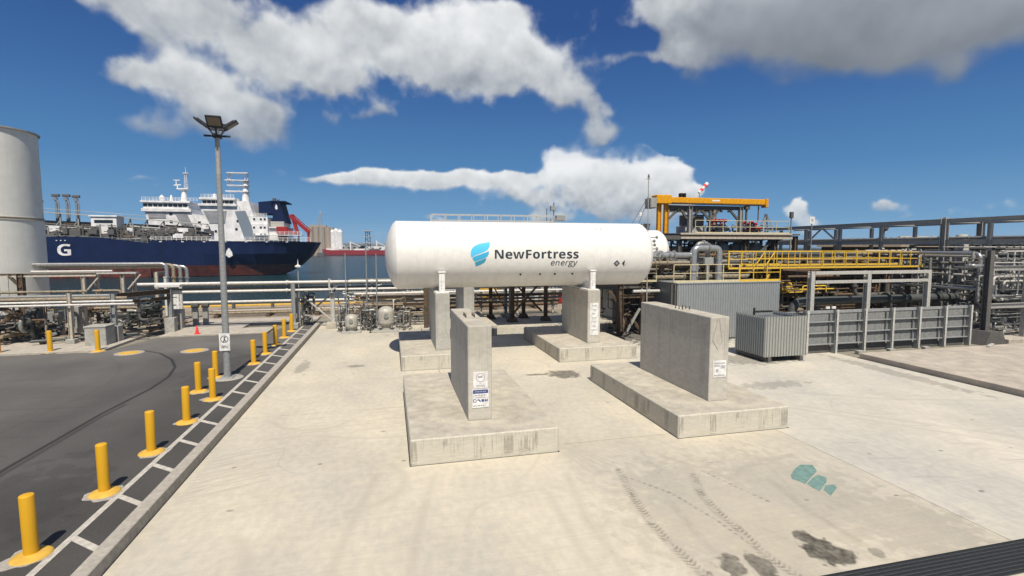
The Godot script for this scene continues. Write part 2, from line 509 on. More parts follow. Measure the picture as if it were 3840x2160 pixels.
func make_sky() -> Image:
	var big := FastNoiseLite.new()
	big.seed = 11; big.noise_type = FastNoiseLite.TYPE_SIMPLEX_SMOOTH; big.frequency = 6.0; big.fractal_octaves = 6; big.fractal_gain = 0.52
	var fine := FastNoiseLite.new()
	fine.seed = 71; fine.noise_type = FastNoiseLite.TYPE_SIMPLEX_SMOOTH; fine.frequency = 26.0; fine.fractal_octaves = 4
	var soft := FastNoiseLite.new()
	soft.seed = 5; soft.noise_type = FastNoiseLite.TYPE_SIMPLEX_SMOOTH; soft.frequency = 9.0; soft.fractal_octaves = 3
	var far := FastNoiseLite.new()
	far.seed = 23; far.noise_type = FastNoiseLite.TYPE_SIMPLEX_SMOOTH; far.frequency = 0.9; far.fractal_octaves = 5
	var gen := func(d: Vector3) -> Vector4:   # scattered fair-weather clouds all round
		if d.y < 0.02: return Vector4(0, 0, 0, 0)
		var p := Vector3(d.x, 0.0, d.z) / (d.y + 0.12)
		var n := far.get_noise_3d(p.x, 0.0, p.z) + 0.5 * big.get_noise_3d(d.x, d.y, d.z)
		var a := smoothstep(0.02, 0.34, n) * smoothstep(0.02, 0.12, d.y)
		var c := cloud_tone(0.95 - 0.75 * smoothstep(0.15, 0.6, n))
		return Vector4(c.x, c.y, c.z, a)
	# the whole dome, coarse
	var cw := 512
	var chh := 256
	var base := Image.create(cw, chh, false, Image.FORMAT_RGBF)
	for j in chh:
		var el := PI * 0.5 - PI * (j + 0.5) / chh
		for i in cw:
			var az := TAU * (i + 0.5) / cw
			var d := Vector3(sin(az) * cos(el), sin(el), -cos(az) * cos(el))
			var c := clear_sky(d.y)
			if d.y < 0.0:
				c = Vector3(0.155, 0.345, 0.560).lerp(Vector3(0.12, 0.16, 0.2), smoothstep(0.0, -0.15, d.y))
			else:
				var g: Vector4 = gen.call(d)
				c = c.lerp(Vector3(g.x, g.y, g.z), g.w)
			base.set_pixel(i, j, Color(c.x, c.y, c.z))
	base.resize(4096, 2048, Image.INTERPOLATE_BILINEAR)
	# the banks of cloud over the harbour, fine
	var ppd := 4096.0 / 360.0
	var az0 := -36.0
	var el1 := 32.0
	var w := int(99.0 * ppd)
	var h := int(33.4 * ppd)
	var F := PackedFloat32Array(); F.resize(w * h)
	var B := PackedFloat32Array(); B.resize(w * h)
	var R := PackedFloat32Array(); R.resize(w * h)
	for k in CLOUDS:
		var x0 := maxi(0, int((k[0] - k[2] * 1.9 - az0) * ppd))
		var x1 := mini(w - 1, int((k[0] + k[2] * 1.9 - az0) * ppd))
		var y0 := maxi(0, int((el1 - k[1] - k[3] * 1.9) * ppd))
		var y1 := mini(h - 1, int((el1 - k[1] + k[3] * 1.9) * ppd))
		for y in range(y0, y1 + 1):
			var dy: float = (el1 - y / ppd - k[1]) / k[3]
			for x in range(x0, x1 + 1):
				var dx: float = (az0 + x / ppd - k[0]) / k[2]
				var f: float = exp(-(dx * dx + dy * dy) * 1.1) * k[4]
				var i := y * w + x
				F[i] += f
				B[i] += f * k[5]
				R[i] += f * dy
	var im := Image.create(w, h, false, Image.FORMAT_RGBF)
	for y in h:
		var el := el1 - (y + 0.5) / ppd
		var er := deg_to_rad(el)
		for x in w:
			var az := deg_to_rad(az0 + (x + 0.5) / ppd)
			var d := Vector3(sin(az) * cos(er), sin(er), -cos(az) * cos(er))
			var c := clear_sky(d.y)
			var q := d
			var wx := soft.get_noise_3d(q.x, q.y, q.z) * 1.9
			var wy := soft.get_noise_3d(q.x + 7.3, q.y, q.z) * 1.3 * clampf(el / 11.0, 0.2, 1.0)
			var sx := clampi(x + int(wx * ppd), 0, w - 1)
			var sy := clampi(y + int(wy * ppd), 0, h - 1)
			var i := sy * w + sx
			var f := F[i]
			if f > 0.04:
				var near := smoothstep(5.5, 9.5, el)   # finer curls in the far banks
				var up := Vector3(0.0, 0.015, 0.0)
				var n := big.get_noise_3d(q.x * 2.0, q.y * 2.0, q.z * 2.0)
				var n2 := big.get_noise_3d(q.x * 2.0, (q.y + up.y) * 2.0, q.z * 2.0)
				if near > 0.0:
					n = lerpf(n, big.get_noise_3d(q.x, q.y, q.z), near)
					n2 = lerpf(n2, big.get_noise_3d(q.x, q.y + 0.03, q.z), near)
				var grey := smoothstep(31.0, 38.0, az0 + x / ppd) * smoothstep(11.0, 13.0, el)   # the thick flat bank
				var den := f * 1.45 - (0.50 + 0.10 * smoothstep(8.5, 11.0, el)) + (n * 1.15 + fine.get_noise_3d(q.x, q.y, q.z) * 0.34) * (1.0 - 0.62 * grey) * (1.0 - 0.42 * smoothstep(9.8, 8.6, el) * (1.0 - smoothstep(14.0, 18.0, az0 + x / ppd)))
				var thin := smoothstep(14.0, 11.5, el) * smoothstep(9.0, 10.0, el)
				var a := (0.96 - 0.12 * thin) * smoothstep(-0.22 - 0.15 * thin, 0.74 + 0.4 * grey + 0.4 * thin, den)
				if el < 10.0: a = lerpf(a, smoothstep(0.0, 0.34, den), smoothstep(10.0, 8.0, el) * clampf(0.3 + R[i] / f, 0.0, 1.0))
				a = a * smoothstep(-0.5, 1.5, el + 0.4)
				var rel := R[i] / f
				var b := B[i] / f + 0.62 * (n - n2) * (1.0 - 0.7 * grey) + 0.2 * clampf(rel, -1.2, 1.2) - 0.06 * smoothstep(0.6, 1.4, den)
				b = lerpf(b, B[i] / f, 0.3) - (0.05 if el > 10.0 else 0.0) + fine.get_noise_3d(q.x, q.y + 5.0, q.z) * 0.10 * (1.0 - grey)
				var cc := cloud_tone(b)
				cc = cc.lerp(clear_sky(d.y) * 1.15, 0.35 * smoothstep(5.0, 0.0, el))
				c = c.lerp(cc, a)
			var edge := maxf(maxf(smoothstep(-34.0, -36.0, az0 + x / ppd), smoothstep(61.0, 63.0, az0 + x / ppd)), smoothstep(29.0, 32.0, el))
			if edge > 0.0:
				var g: Vector4 = gen.call(d)
				c = c.lerp(clear_sky(d.y).lerp(Vector3(g.x, g.y, g.z), g.w), edge)
			if d.y < 0.0:
				c = Vector3(0.155, 0.345, 0.560).lerp(Vector3(0.12, 0.16, 0.2), smoothstep(0.0, -0.15, d.y))
			im.set_pixel(x, y, Color(c.x, c.y, c.z))
	var top := int((90.0 - el1) * ppd)
	var left := int(-az0 * ppd)
	base.blit_rect(im, Rect2i(0, 0, left, h), Vector2i(4096 - left, top))
	base.blit_rect(im, Rect2i(left, 0, w - left, h), Vector2i(0, top))
	return base

func _ready() -> void:
	rng.seed = 4242
	var cam := Camera3D.new()
	cam.name = "camera"
	cam.position = V(0, 5.4, 0)
	cam.rotation_degrees = V(-4.66, -13.59, 0)
	cam.fov = 59.41
	cam.near = 0.05
	cam.far = 9000.0
	cam.current = true
	add_child(cam)
	var we := WorldEnvironment.new()
	we.name = "world_environment"
	var env := Environment.new()
	env.background_mode = Environment.BG_SKY
	var sky := Sky.new()
	var pan := PanoramaSkyMaterial.new()
	pan.panorama = ImageTexture.create_from_image(make_sky())
	sky.sky_material = pan
	env.sky = sky
	env.tonemap_mode = Environment.TONE_MAPPER_LINEAR
	env.tonemap_exposure = 1.2
	env.sdfgi_enabled = true
	env.ssao_enabled = true
	env.ssil_enabled = true
	env.fog_enabled = true
	env.fog_density = 0.00022
	env.fog_light_color = Color(0.62, 0.74, 0.86)
	we.environment = env
	add_child(we)
	var sun := DirectionalLight3D.new()
	sun.name = "sun"
	sun.light_energy = 1.45
	sun.light_color = Color(1.0, 0.965, 0.905)
	sun.light_angular_distance = 0.5
	sun.shadow_enabled = true
	add_child(sun)
	sun.look_at_from_position(Vector3.ZERO, SUN_DIR)
	materials()
	setting()
	foundations()
	storage_tanks()
	kerbside()
	left_plant()
	middle_plant()
	right_plant()
	harbour()
	small_things()


func clampb(x: float) -> int:
	return clampi(int(x), 0, 255)

var mask_cache := {}

# ---- dirt masks painted in ground coordinates (metres) ----
class Mask:
	var w: int
	var h: int
	var a := PackedFloat32Array()
	var r: Rect2
	func _init(rect: Rect2, ww: int, hh: int) -> void:
		r = rect; w = ww; h = hh
		a.resize(w * h)
	func px(p: Vector2) -> Vector2:
		return Vector2((p.x - r.position.x) / r.size.x * w, (p.y - r.position.y) / r.size.y * h)
	# a line of width wd (metres) through points; each point given as x, z
	func stroke(pts: Array, wd: float, strength: float, soft := 0.5, dash := 0.0) -> void:
		var run := 0.0
		for s in pts.size() - 1:
			var p: Vector2 = pts[s]
			var q: Vector2 = pts[s + 1]
			var lo := px(p.min(q) - Vector2.ONE * wd)
			var hi := px(p.max(q) + Vector2.ONE * wd)
			var len := p.distance_to(q)
			var d := (q - p) / len
			for y in range(maxi(0, int(lo.y)), mini(h, int(hi.y) + 1)):
				for x in range(maxi(0, int(lo.x)), mini(w, int(hi.x) + 1)):
					var g := Vector2(r.position.x + (x + 0.5) / w * r.size.x, r.position.y + (y + 0.5) / h * r.size.y)
					var t := clampf((g - p).dot(d), 0.0, len)
					var e := g.distance_to(p + d * t) / (wd * 0.5)
					if e < 1.0:
						var m := strength * smoothstep(1.0, 1.0 - soft, e)
						if dash > 0.0 and fmod(run + t + absf((g - p).cross(d)) * 0.7, dash) > dash * 0.5: m *= 0.12
						var i := y * w + x
						a[i] = maxf(a[i], m)
			run += len
	func blot(c: Vector2, rx: float, rz: float, strength: float, noise: FastNoiseLite, rough := 0.8, turn := 0.0) -> void:
		var m := maxf(rx, rz) * 1.8
		var lo := px(c - Vector2.ONE * m)
		var hi := px(c + Vector2.ONE * m)
		for y in range(maxi(0, int(lo.y)), mini(h, int(hi.y) + 1)):
			for x in range(maxi(0, int(lo.x)), mini(w, int(hi.x) + 1)):
				var g := Vector2(r.position.x + (x + 0.5) / w * r.size.x, r.position.y + (y + 0.5) / h * r.size.y)
				var l := (g - c).rotated(turn)
				var e := sqrt(l.x * l.x / (rx * rx) + l.y * l.y / (rz * rz)) + noise.get_noise_2d(g.x, g.y) * rough
				var i := y * w + x
				a[i] = maxf(a[i], strength * smoothstep(1.0, 0.7, e) * (0.8 + 0.3 * noise.get_noise_2d(g.x * 3.0 + 50.0, g.y * 3.0)))

func noise2(seed_: int, freq: float, oct := 4) -> FastNoiseLite:
	var f := FastNoiseLite.new()
	f.seed = seed_; f.frequency = freq; f.fractal_octaves = oct; f.noise_type = FastNoiseLite.TYPE_SIMPLEX_SMOOTH
	return f

const YARD := Rect2(-5, -38, 30, 46)

func yard_texture() -> ImageTexture:
	var w := 2048
	var h := 2048
	var mk := Mask.new(YARD, w, h)
	var sp := Mask.new(YARD, w, h)
	var nz := noise2(3, 2.4, 6)
	var v2 := func(a: Array) -> Array:
		var o := []
		for p in a: o.append(Vector2(p[0], p[1]))
		return o
	# tyre tracks of a loader with lugged tyres
	for t in [[[5.3, -10.9], [5.04, -9.7], [4.88, -8.62], [4.87, -7.94], [4.95, -7.0], [5.2, -6.0]], [[6.9, -10.24], [6.54, -9.42], [6.41, -8.67], [6.41, -8.06], [6.32, -7.2], [6.5, -6.0]]]:
		mk.stroke(v2.call(t), 0.30, 0.21, 0.7, 0.10)
	for t in [[[5.4, -10.41], [5.92, -9.57], [6.2, -8.37], [6.3, -7.4]], [[7.25, -10.4], [7.53, -9.4], [7.75, -8.72]]]:
		mk.stroke(v2.call(t), 0.10, 0.20, 0.7, 0.15)
	for t in [[[4.0, -11.0], [3.7, -9.0], [3.75, -7.4], [4.1, -6.0]], [[3.3, -10.2], [3.2, -8.0], [3.4, -6.0]], [[5.7, -9.2], [5.51, -7.9], [5.6, -6.6]], [[8.5, -9.6], [8.25, -8.2], [8.3, -7.0]], [[-1.2, -7.4], [-0.9, -9.5], [-0.4, -12.0]], [[0.1, -7.2], [0.4, -9.2], [0.9, -11.6]], [[12.5, -14.5], [16.0, -10.6], [18.5, -7.6]], [[13.5, -14.0], [17.5, -10.0], [20.2, -7.8]], [[14.5, -15.5], [17.0, -14.0], [21.0, -12.8]]]:
		mk.stroke(v2.call(t), 0.34, 0.055, 1.0)
	# rubber streaks near the kerb and across the rear bays
	for i in 16:
		mk.stroke([Vector2(-4.5, -11.6 - i * 0.16), Vector2(-3.2 + 0.5 * sin(i * 2.3), -12.2 - i * 0.15)], 0.09, 0.09, 1.0)
	for i in 14:
		mk.stroke([Vector2(-3.5 + i * 0.3, -15.0 - fmod(i * 0.77, 2.0)), Vector2(-2.3 + i * 0.3, -15.1 - fmod(i * 0.77, 2.0))], 0.05, 0.13, 0.8)
	for i in 26:
		var x := 11.8 + fmod(i * 3.17, 9.5)
		var z := -18.0 + fmod(i * 1.93, 10.5)
		mk.stroke([Vector2(x, z), Vector2(x + 0.9, z + 0.25)], 0.06, 0.14, 0.8)
	# damp patches, spills, shaded wet ground under the plant
	sp.blot(V2(7.45, -7.0), 0.44, 0.46, 0.66, nz, 0.6)
	sp.blot(V2(7.42, -7.45), 0.26, 0.24, 0.6, nz, 0.6)
	sp.blot(V2(5.55, -7.05), 0.30, 0.40, 0.45, nz, 0.6)
	sp.blot(V2(6.05, -6.9), 0.22, 0.45, 0.5, nz, 0.6)
	sp.blot(V2(3.5, -6.5), 0.4, 0.5, 0.38, nz, 0.7)
	sp.blot(V2(8.3, -6.8), 0.2, 0.16, 0.3, nz, 0.6)
	sp.blot(V2(7.1, -20.0), 0.75, 0.75, 0.5, nz, 0.5)
	sp.blot(V2(6.0, -20.2), 0.6, 0.16, 0.45, nz, 0.6)
	sp.blot(V2(14.6, -16.5), 1.8, 0.5, 0.18, nz, 0.7)
	sp.blot(V2(17.0, -20.6), 2.2, 1.2, 0.28, nz, 0.7)
	sp.blot(V2(21.0, -17.0), 0.5, 4.0, 0.2, nz, 0.6)
	sp.blot(V2(-1.6, -23.6), 0.4, 0.25, 0.3, nz, 0.6)
	sp.blot(V2(-3.9, -24.0), 0.3, 1.4, 0.2, nz, 0.6)
	sp.blot(V2(8.8, -9.0), 1.8, 2.6, 0.07, nz, 0.7)
	sp.blot(V2(9.8, -7.4), 1.4, 1.4, 0.10, nz, 0.7)
	sp.blot(V2(6.5, -8.5), 2.4, 3.0, 0.07, nz, 0.7)
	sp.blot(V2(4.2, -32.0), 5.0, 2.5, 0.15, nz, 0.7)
	sp.blot(V2(16.0, -30.0), 7.0, 5.5, 0.6, nz, 0.6)  # ground under the platform: its shade painted in along with the wet
	for i in 60:
		sp.blot(V2(-4.0 + fmod(i * 5.37, 25.0), -34.0 + fmod(i * 7.91, 30.0)), 0.05 + 0.05 * fmod(i * 0.37, 1.0), 0.05, 0.3, nz, 0.7)
	# smudges and swept arcs
	var rs := RandomNumberGenerator.new()
	rs.seed = 31
	for i in 46:
		var q := V2(rs.randf_range(-4.0, 21.0), rs.randf_range(-24.0, -6.5))
		var an := rs.randf_range(0, TAU)
		var turn := rs.randf_range(-0.5, 0.5)
		var pts := [q]
		for j in 5:
			an += turn
			q += V2(cos(an), sin(an)) * rs.randf_range(0.3, 0.7)
			pts.append(q)
		mk.stroke(pts, rs.randf_range(0.1, 0.45), rs.randf_range(0.02, 0.07), 1.0)
	# hairline cracks
	var rc := RandomNumberGenerator.new()
	rc.seed = 12
	for i in 6:
		var q := V2(rc.randf_range(-4.0, 20.0), rc.randf_range(-22.0, -7.5))
		var an := rc.randf_range(0, TAU)
		var pts := [q]
		for j in 9:
			an += rc.randf_range(-0.5, 0.5)
			q += V2(cos(an), sin(an)) * rc.randf_range(0.12, 0.4)
			pts.append(q)
		mk.stroke(pts, 0.022, 0.2, 0.8)
	# rust wash at the foot of the front left pier, water marks in front of pads
	for i in 9:
		mk.stroke([Vector2(4.35 + 0.13 * i, -12.2), Vector2(4.6 + 0.25 * i, -11.0)], 0.05, 0.08, 0.9)
	var n1 := noise_bytes(21, 0.0035, 5, 2048, FastNoiseLite.TYPE_SIMPLEX_SMOOTH, false)
	var n2 := noise_bytes(22, 0.06, 4, 1024, FastNoiseLite.TYPE_SIMPLEX_SMOOTH, true)
	var n3 := noise_bytes(23, 0.5, 2, 512, FastNoiseLite.TYPE_SIMPLEX, true)
	var by := PackedByteArray()
	by.resize(w * h * 3)
	var k := 0
	for y in h:
		var z := YARD.position.y + (y + 0.5) / h * YARD.size.y
		var oy := (y & 1023) * 1024
		var o3 := (y & 511) * 512
		var oy2 := ((y * 5 + 300) & 1023) * 1024
		for x in w:
			var wx := YARD.position.x + (x + 0.5) / w * YARD.size.x
			var a := n1[y * w + x] / 255.0 - 0.5
			var b := n2[oy + (x & 1023)] / 255.0 - 0.5
			var c := n3[o3 + (x & 511)] / 255.0 - 0.5
			var g := n2[oy2 + ((x >> 3) & 1023)] / 255.0 - 0.5   # fine drag marks along the bay
			var e := n2[((y >> 3) & 1023) * 1024 + ((x >> 3) & 1023)] / 255.0 - 0.5
			var t := 1.0 + a * 0.11 + b * 0.08 + c * 0.06 + g * 0.05 + e * 0.06
			t *= 1.0 - mk.a[y * w + x] * clampf(0.8 + b * 2.4 + c * 0.8, 0.15, 1.25)
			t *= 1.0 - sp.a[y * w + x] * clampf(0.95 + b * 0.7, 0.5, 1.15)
			var warm := a * 10.0 + b * 6.0
			var R0 := 187.0
			var G0 := 180.0
			var B0 := 164.0
			if wx > 11.05:
				R0 = 186.0; G0 = 181.0; B0 = 169.0
			elif wx > 4.3 + a * 3.0 and z > -12.77:
				R0 = 183.0; G0 = 176.0; B0 = 160.0
			by[k] = clampb(R0 * t + warm * 0.4)
			by[k + 1] = clampb(G0 * t)
			by[k + 2] = clampb(B0 * t - warm * 0.5)
			k += 3
	return ImageTexture.create_from_image(Image.create_from_data(w, h, false, Image.FORMAT_RGB8, by))

func V2(x: float, y: float) -> Vector2:
	return Vector2(x, y)

const ROAD := Rect2(-31, -39, 26, 47)

func road_texture() -> ImageTexture:
	var w := 1024
	var h := 1536
	var mk := Mask.new(ROAD, w, h)
	var nz := noise2(8, 1.0, 4)
	var arc := [V2(-12.63, -29.85), V2(-11.47, -28.88), V2(-10.28, -27.08), V2(-9.5, -25.34), V2(-9.07, -23.49), V2(-8.98, -21.66), V2(-9.1, -20.0), V2(-9.2, -18.67), V2(-9.2, -16.5), V2(-9.22, -14.6), V2(-9.1, -12.5), V2(-9.0, -9.0), V2(-8.8, -4.0)]
	var inner := []
	for p in arc: inner.append(p + V2(-1.9, 0.6))
	mk.stroke(arc, 0.17, 0.5, 0.7)
	mk.stroke(inner, 0.14, 0.06, 0.8)
	var arc2 := []
	for p in arc.slice(6): arc2.append(p + V2(0.16, 0.4))
	mk.stroke(arc2, 0.22, 0.28, 0.9)
	mk.stroke([V2(-21.0, -27.2), V2(-18.2, -27.0), V2(-16.2, -25.6), V2(-15.8, -23.4)], 0.1, 0.1, 0.8)
	for i in 12:
		mk.stroke([V2(-24.0 + i * 0.4, -26.5 + i * 1.35), V2(-10.5 + 0.1 * i, -25.2 + i * 1.4)], 0.14, 0.06 + 0.05 * fmod(i * 0.7, 1.0), 0.9)
	mk.blot(V2(-8.0, -12.0), 1.6, 3.0, 0.14, nz, 0.8)
	mk.blot(V2(-7.4, -24.5), 1.1, 4.0, 0.12, nz, 0.8)
	var n1 := noise_bytes(31, 0.006, 4, 1024, FastNoiseLite.TYPE_SIMPLEX_SMOOTH, true)
	var n3 := noise_bytes(33, 0.45, 2, 512, FastNoiseLite.TYPE_SIMPLEX, true)
	var by := PackedByteArray()
	by.resize(w * h * 3)
	var k := 0
	for y in h:
		var z := ROAD.position.y + (y + 0.5) / h * ROAD.size.y
		for x in w:
			var wx := ROAD.position.x + (x + 0.5) / w * ROAD.size.x
			var t := 1.0 + (n1[(y & 1023) * 1024 + x] / 255.0 - 0.5) * 0.24 + (n3[(y & 511) * 512 + (x & 511)] / 255.0 - 0.5) * 0.20
			# dust worn in beyond the swept arc of the wheels
			var dust := smoothstep(-9.6, -11.5, wx) * 0.12 + smoothstep(-27.0, -31.0, z) * 0.22
			t = t * (1.0 + dust) * (1.0 - mk.a[y * w + x])
			t *= 1.0 - 0.10 * smoothstep(-8.2, -7.0, wx) * smoothstep(-26.0, -20.0, z)
			by[k] = clampb(76.0 * t + dust * 14.0)
			by[k + 1] = clampb(74.5 * t + dust * 10.0)
			by[k + 2] = clampb(72.0 * t + dust * 7.0)
			k += 3
	return ImageTexture.create_from_image(Image.create_from_data(w, h, false, Image.FORMAT_RGB8, by))

func materials() -> void:
	var s := 512
	var a := noise_bytes(41, 0.012, 5, s)
	var b := noise_bytes(42, 0.16, 3, s)
	var c := noise_bytes(43, 0.03, 4, s)
	# mottled concrete (grey, multiplied with a colour)
	var conc := grey_tex(s, func(i: int) -> Vector3:
		var m := c[i] / 255.0 - 0.5
		var g := a[i] / 255.0 - 0.5
		var f := b[i] / 255.0 - 0.5
		var t := 0.91 + m * 0.13 + g * 0.12 + f * 0.09
		return Vector3(t, t * 0.995, t * 0.985 - m * 0.03))
	# weathered wall: dark runs that start at the top edge and fade at different lengths
	var drip := noise2(61, 0.035, 4)
	var drip2 := noise2(62, 0.02, 3)
	var dl := PackedFloat32Array()
	var dd := PackedFloat32Array()
	for x in s:
		var u := TAU * x / s
		var q := V2(cos(u), sin(u)) * 180.0
		dl.append(0.25 + 0.75 * absf(drip2.get_noise_2d(q.x, q.y)) * 1.6)
		dd.append(maxf(0.0, drip.get_noise_2d(q.x * 2.0, q.y * 2.0) + 0.12))
	var stain := func(amount: float, band: float, cols: float) -> Callable:
		return func(i: int) -> Vector3:
			var x := i % s
			var y := float(i / s) / s
			var m := c[i] / 255.0 - 0.5
			var g := a[i] / 255.0 - 0.5
			var f := b[i] / 255.0 - 0.5
			# broad washed columns of grime between paler ones
			var w := a[((i / s) >> 5) * s + x] / 255.0 - 0.5
			var w2 := c[(((i / s) >> 5) % s) * s + (x * 3) % s] / 255.0 - 0.5
			var t := 0.95 + m * 0.07 + g * 0.06 + f * 0.05
			t -= amount * dd[x] * smoothstep(dl[x], dl[x] * 0.1, y + f * 0.05)
			t -= cols * smoothstep(0.0, 0.16, w + w2 * 0.6) * smoothstep(0.02, 0.2, y + g * 0.2) * smoothstep(0.98, 0.6, y + m * 0.4)
			t -= band * smoothstep(0.36 + g * 0.25, 0.28 + g * 0.2, y)
			t -= 0.08 * smoothstep(0.95, 1.0, y + g * 0.06)
			return Vector3(t, t * 0.995, t * 0.98)
	var wall_tex := grey_tex(s, stain.call(0.09, 0.055, 0.05))
	var pad_tex := grey_tex(s, stain.call(0.10, 0.0, 0.15))
	var mild := grey_tex(s, func(i: int) -> Vector3:
		var t := 0.92 + (a[i] / 255.0 - 0.5) * 0.18 + (b[i] / 255.0 - 0.5) * 0.08
		return Vector3(t, t, t))
	var rusty := grey_tex(s, func(i: int) -> Vector3:
		var m := a[i] / 255.0 - 0.5
		var t := 0.8 + m * 0.5 + (b[i] / 255.0 - 0.5) * 0.3
		var k := smoothstep(0.02, 0.2, m)
		return Vector3(t, t * (1.0 - 0.12 * k), t * (1.0 - 0.22 * k)))
	var streaky := grey_tex(s, func(i: int) -> Vector3:
		var x := i % s
		var y := i / s
		var st := b[((y >> 5) % s) * s + x] / 255.0 - 0.5
		var t := 0.955 + st * 0.05 + (a[i] / 255.0 - 0.5) * 0.06
		return Vector3(t, t * 0.997, t * 0.99))
	var bump := normal_tex(51, 0.09, 4, 512, 3.0)
	var wave := normal_tex(52, 0.035, 5, 512, 9.0)
	M.yard = StandardMaterial3D.new()
	M.yard.albedo_texture = yard_texture()
	M.yard.roughness = 0.92
	M.road = StandardMaterial3D.new()
	M.road.albedo_texture = road_texture()
	M.road.roughness = 0.9
	M.ground = paint(0.30, 0.285, 0.23, 0.95, 0, conc, 0.13)
	M.apron = paint(0.50, 0.46, 0.40, 0.95, 0, conc, 0.21)
	M.apron2 = paint(0.36, 0.31, 0.25, 0.95, 0, conc, 0.17)
	M.conc = paint(0.535, 0.498, 0.42, 0.9, 0, conc, 0.14)
	M.conc_wall = paint(0.55, 0.525, 0.475, 0.9)
	M.conc_wall.albedo_texture = wall_tex
	M.pad_side = paint(0.57, 0.545, 0.475, 0.9)
	M.pad_side.albedo_texture = pad_tex
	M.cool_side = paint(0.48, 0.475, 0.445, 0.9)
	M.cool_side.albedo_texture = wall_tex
	M.conc_cool = paint(0.43, 0.425, 0.40, 0.9, 0, conc, 0.3, bump, 0.25)
	M.kerb = paint(0.45, 0.42, 0.37, 0.9, 0, conc, 0.5, bump, 0.3)
	M.pinkish = paint(0.52, 0.465, 0.395, 0.92, 0, conc, 0.09)
	M.mortar = paint(0.42, 0.40, 0.37, 0.95, 0, conc, 1.3)
	M.white_line = paint(0.56, 0.53, 0.47, 0.8, 0, mild, 0.9)
	M.tank = paint(0.80, 0.79, 0.765, 0.42, 0, streaky, 0.35)
	M.white = paint(0.84, 0.83, 0.81, 0.45, 0, mild, 0.7)
	M.silo = paint(0.72, 0.725, 0.68, 0.55, 0, streaky, 0.17)
	M.yellow = paint(0.62, 0.335, 0.016, 0.5)
	M.yellow_pale = paint(0.72, 0.44, 0.075, 0.7, 0, mild, 0.6)
	M.rail_yellow = paint(0.80, 0.52, 0.06, 0.55, 0, mild, 1.1)
	M.rail_beige = paint(0.66, 0.58, 0.36, 0.55, 0, mild, 1.1)
	M.crane = paint(0.78, 0.36, 0.006, 0.5, 0, mild, 0.6)
	M.galv = paint(0.36, 0.375, 0.375, 0.5, 0.25, mild, 0.9)
	M.galv_light = paint(0.58, 0.57, 0.53, 0.5, 0.1, mild, 0.9)
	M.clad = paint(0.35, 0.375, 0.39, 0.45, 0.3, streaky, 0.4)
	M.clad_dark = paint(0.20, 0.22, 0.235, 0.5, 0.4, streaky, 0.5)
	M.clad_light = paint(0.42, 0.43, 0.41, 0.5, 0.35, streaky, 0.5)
	M.panel = paint(0.235, 0.24, 0.235, 0.7, 0, mild, 0.6)
	M.panel_dark = paint(0.13, 0.135, 0.135, 0.7, 0, mild, 0.6)
	M.steel_grey = paint(0.38, 0.375, 0.355, 0.6, 0.1, mild, 0.7)
	M.steel_dark = paint(0.125, 0.12, 0.112, 0.7, 0, mild, 0.7)
	M.steel_brown = paint(0.16, 0.128, 0.094, 0.75, 0, rusty, 0.6)
	M.steel_beige = paint(0.54, 0.49, 0.41, 0.7, 0, mild, 0.7)
	M.steel_green = paint(0.47, 0.46, 0.425, 0.65, 0, mild, 0.7)
	M.pipe_silver = paint(0.55, 0.56, 0.55, 0.32, 0.7, mild, 0.8)
	M.pipe_white = paint(0.74, 0.72, 0.68, 0.45, 0, mild, 0.8)
	M.pipe_beige = paint(0.42, 0.38, 0.29, 0.6, 0, rusty, 0.8)
	M.pipe_dark = paint(0.10, 0.11, 0.105, 0.5, 0.2, mild, 0.8)
	M.pipe_grey = paint(0.36, 0.365, 0.35, 0.45, 0.4, mild, 0.8)
	M.pipe_brown = paint(0.22, 0.165, 0.115, 0.65, 0, rusty, 0.8)
	M.vessel = paint(0.50, 0.48, 0.42, 0.5, 0.1, mild, 0.9)
	M.black = paint(0.018, 0.018, 0.018, 0.7)
	M.ink = paint(0.030, 0.042, 0.052, 0.6)
	M.red = paint(0.36, 0.02, 0.022, 0.55, 0, mild, 0.5)
	M.red_bright = paint(0.80, 0.06, 0.05, 0.6)
	M.cone = paint(0.85, 0.045, 0.05, 0.6)
	M.sea = paint(0.010, 0.034, 0.042, 0.2, 0, null, 0.06, wave, 1.6)
	M.sea.metallic_specular = 0.22
	M.navy = paint(0.008, 0.018, 0.068, 0.75, 0, mild, 0.05)
	M.navy.metallic_specular = 0.2
	M.boot = paint(0.16, 0.042, 0.028, 0.65, 0, rusty, 0.07)
	M.ship_white = paint(0.87, 0.86, 0.86, 0.5, 0, mild, 0.06)
	M.ship_grey = paint(0.30, 0.31, 0.33, 0.6, 0, mild, 0.06)
	M.ship_blue = paint(0.18, 0.22, 0.27, 0.6)
	M.deck_grey = paint(0.17, 0.17, 0.16, 0.7, 0, rusty, 0.2)
	M.glass = paint(0.012, 0.018, 0.02, 0.15)
	M.teal_paint = paint(0.185, 0.305, 0.275, 0.9, 0, mild, 0.8)
	M.cyan1 = paint(0.085, 0.50, 0.80, 0.45)
	M.cyan2 = paint(0.05, 0.40, 0.66, 0.45)
	M.cyan3 = paint(0.045, 0.31, 0.46, 0.45)
	M.sign_blue = paint(0.05, 0.08, 0.25, 0.5)
	M.sign_grey = paint(0.35, 0.34, 0.36, 0.5)
	M.sign_mauve = paint(0.42, 0.33, 0.36, 0.5)
	M.lamp_glass = paint(0.19, 0.155, 0.12, 0.3)
	M.lamp_body = paint(0.035, 0.038, 0.045, 0.5, 0.2)
	M.land = paint(0.07, 0.085, 0.06, 0.95, 0, rusty, 0.01)
	M.far_beige = paint(0.40, 0.33, 0.26, 0.8, 0, streaky, 0.04)
	M.drain = paint(0.03, 0.033, 0.035, 0.6, 0.2, mild, 1.5)
	M.drain_line = paint(0.09, 0.1, 0.1, 0.6, 0.2, mild, 1.5)

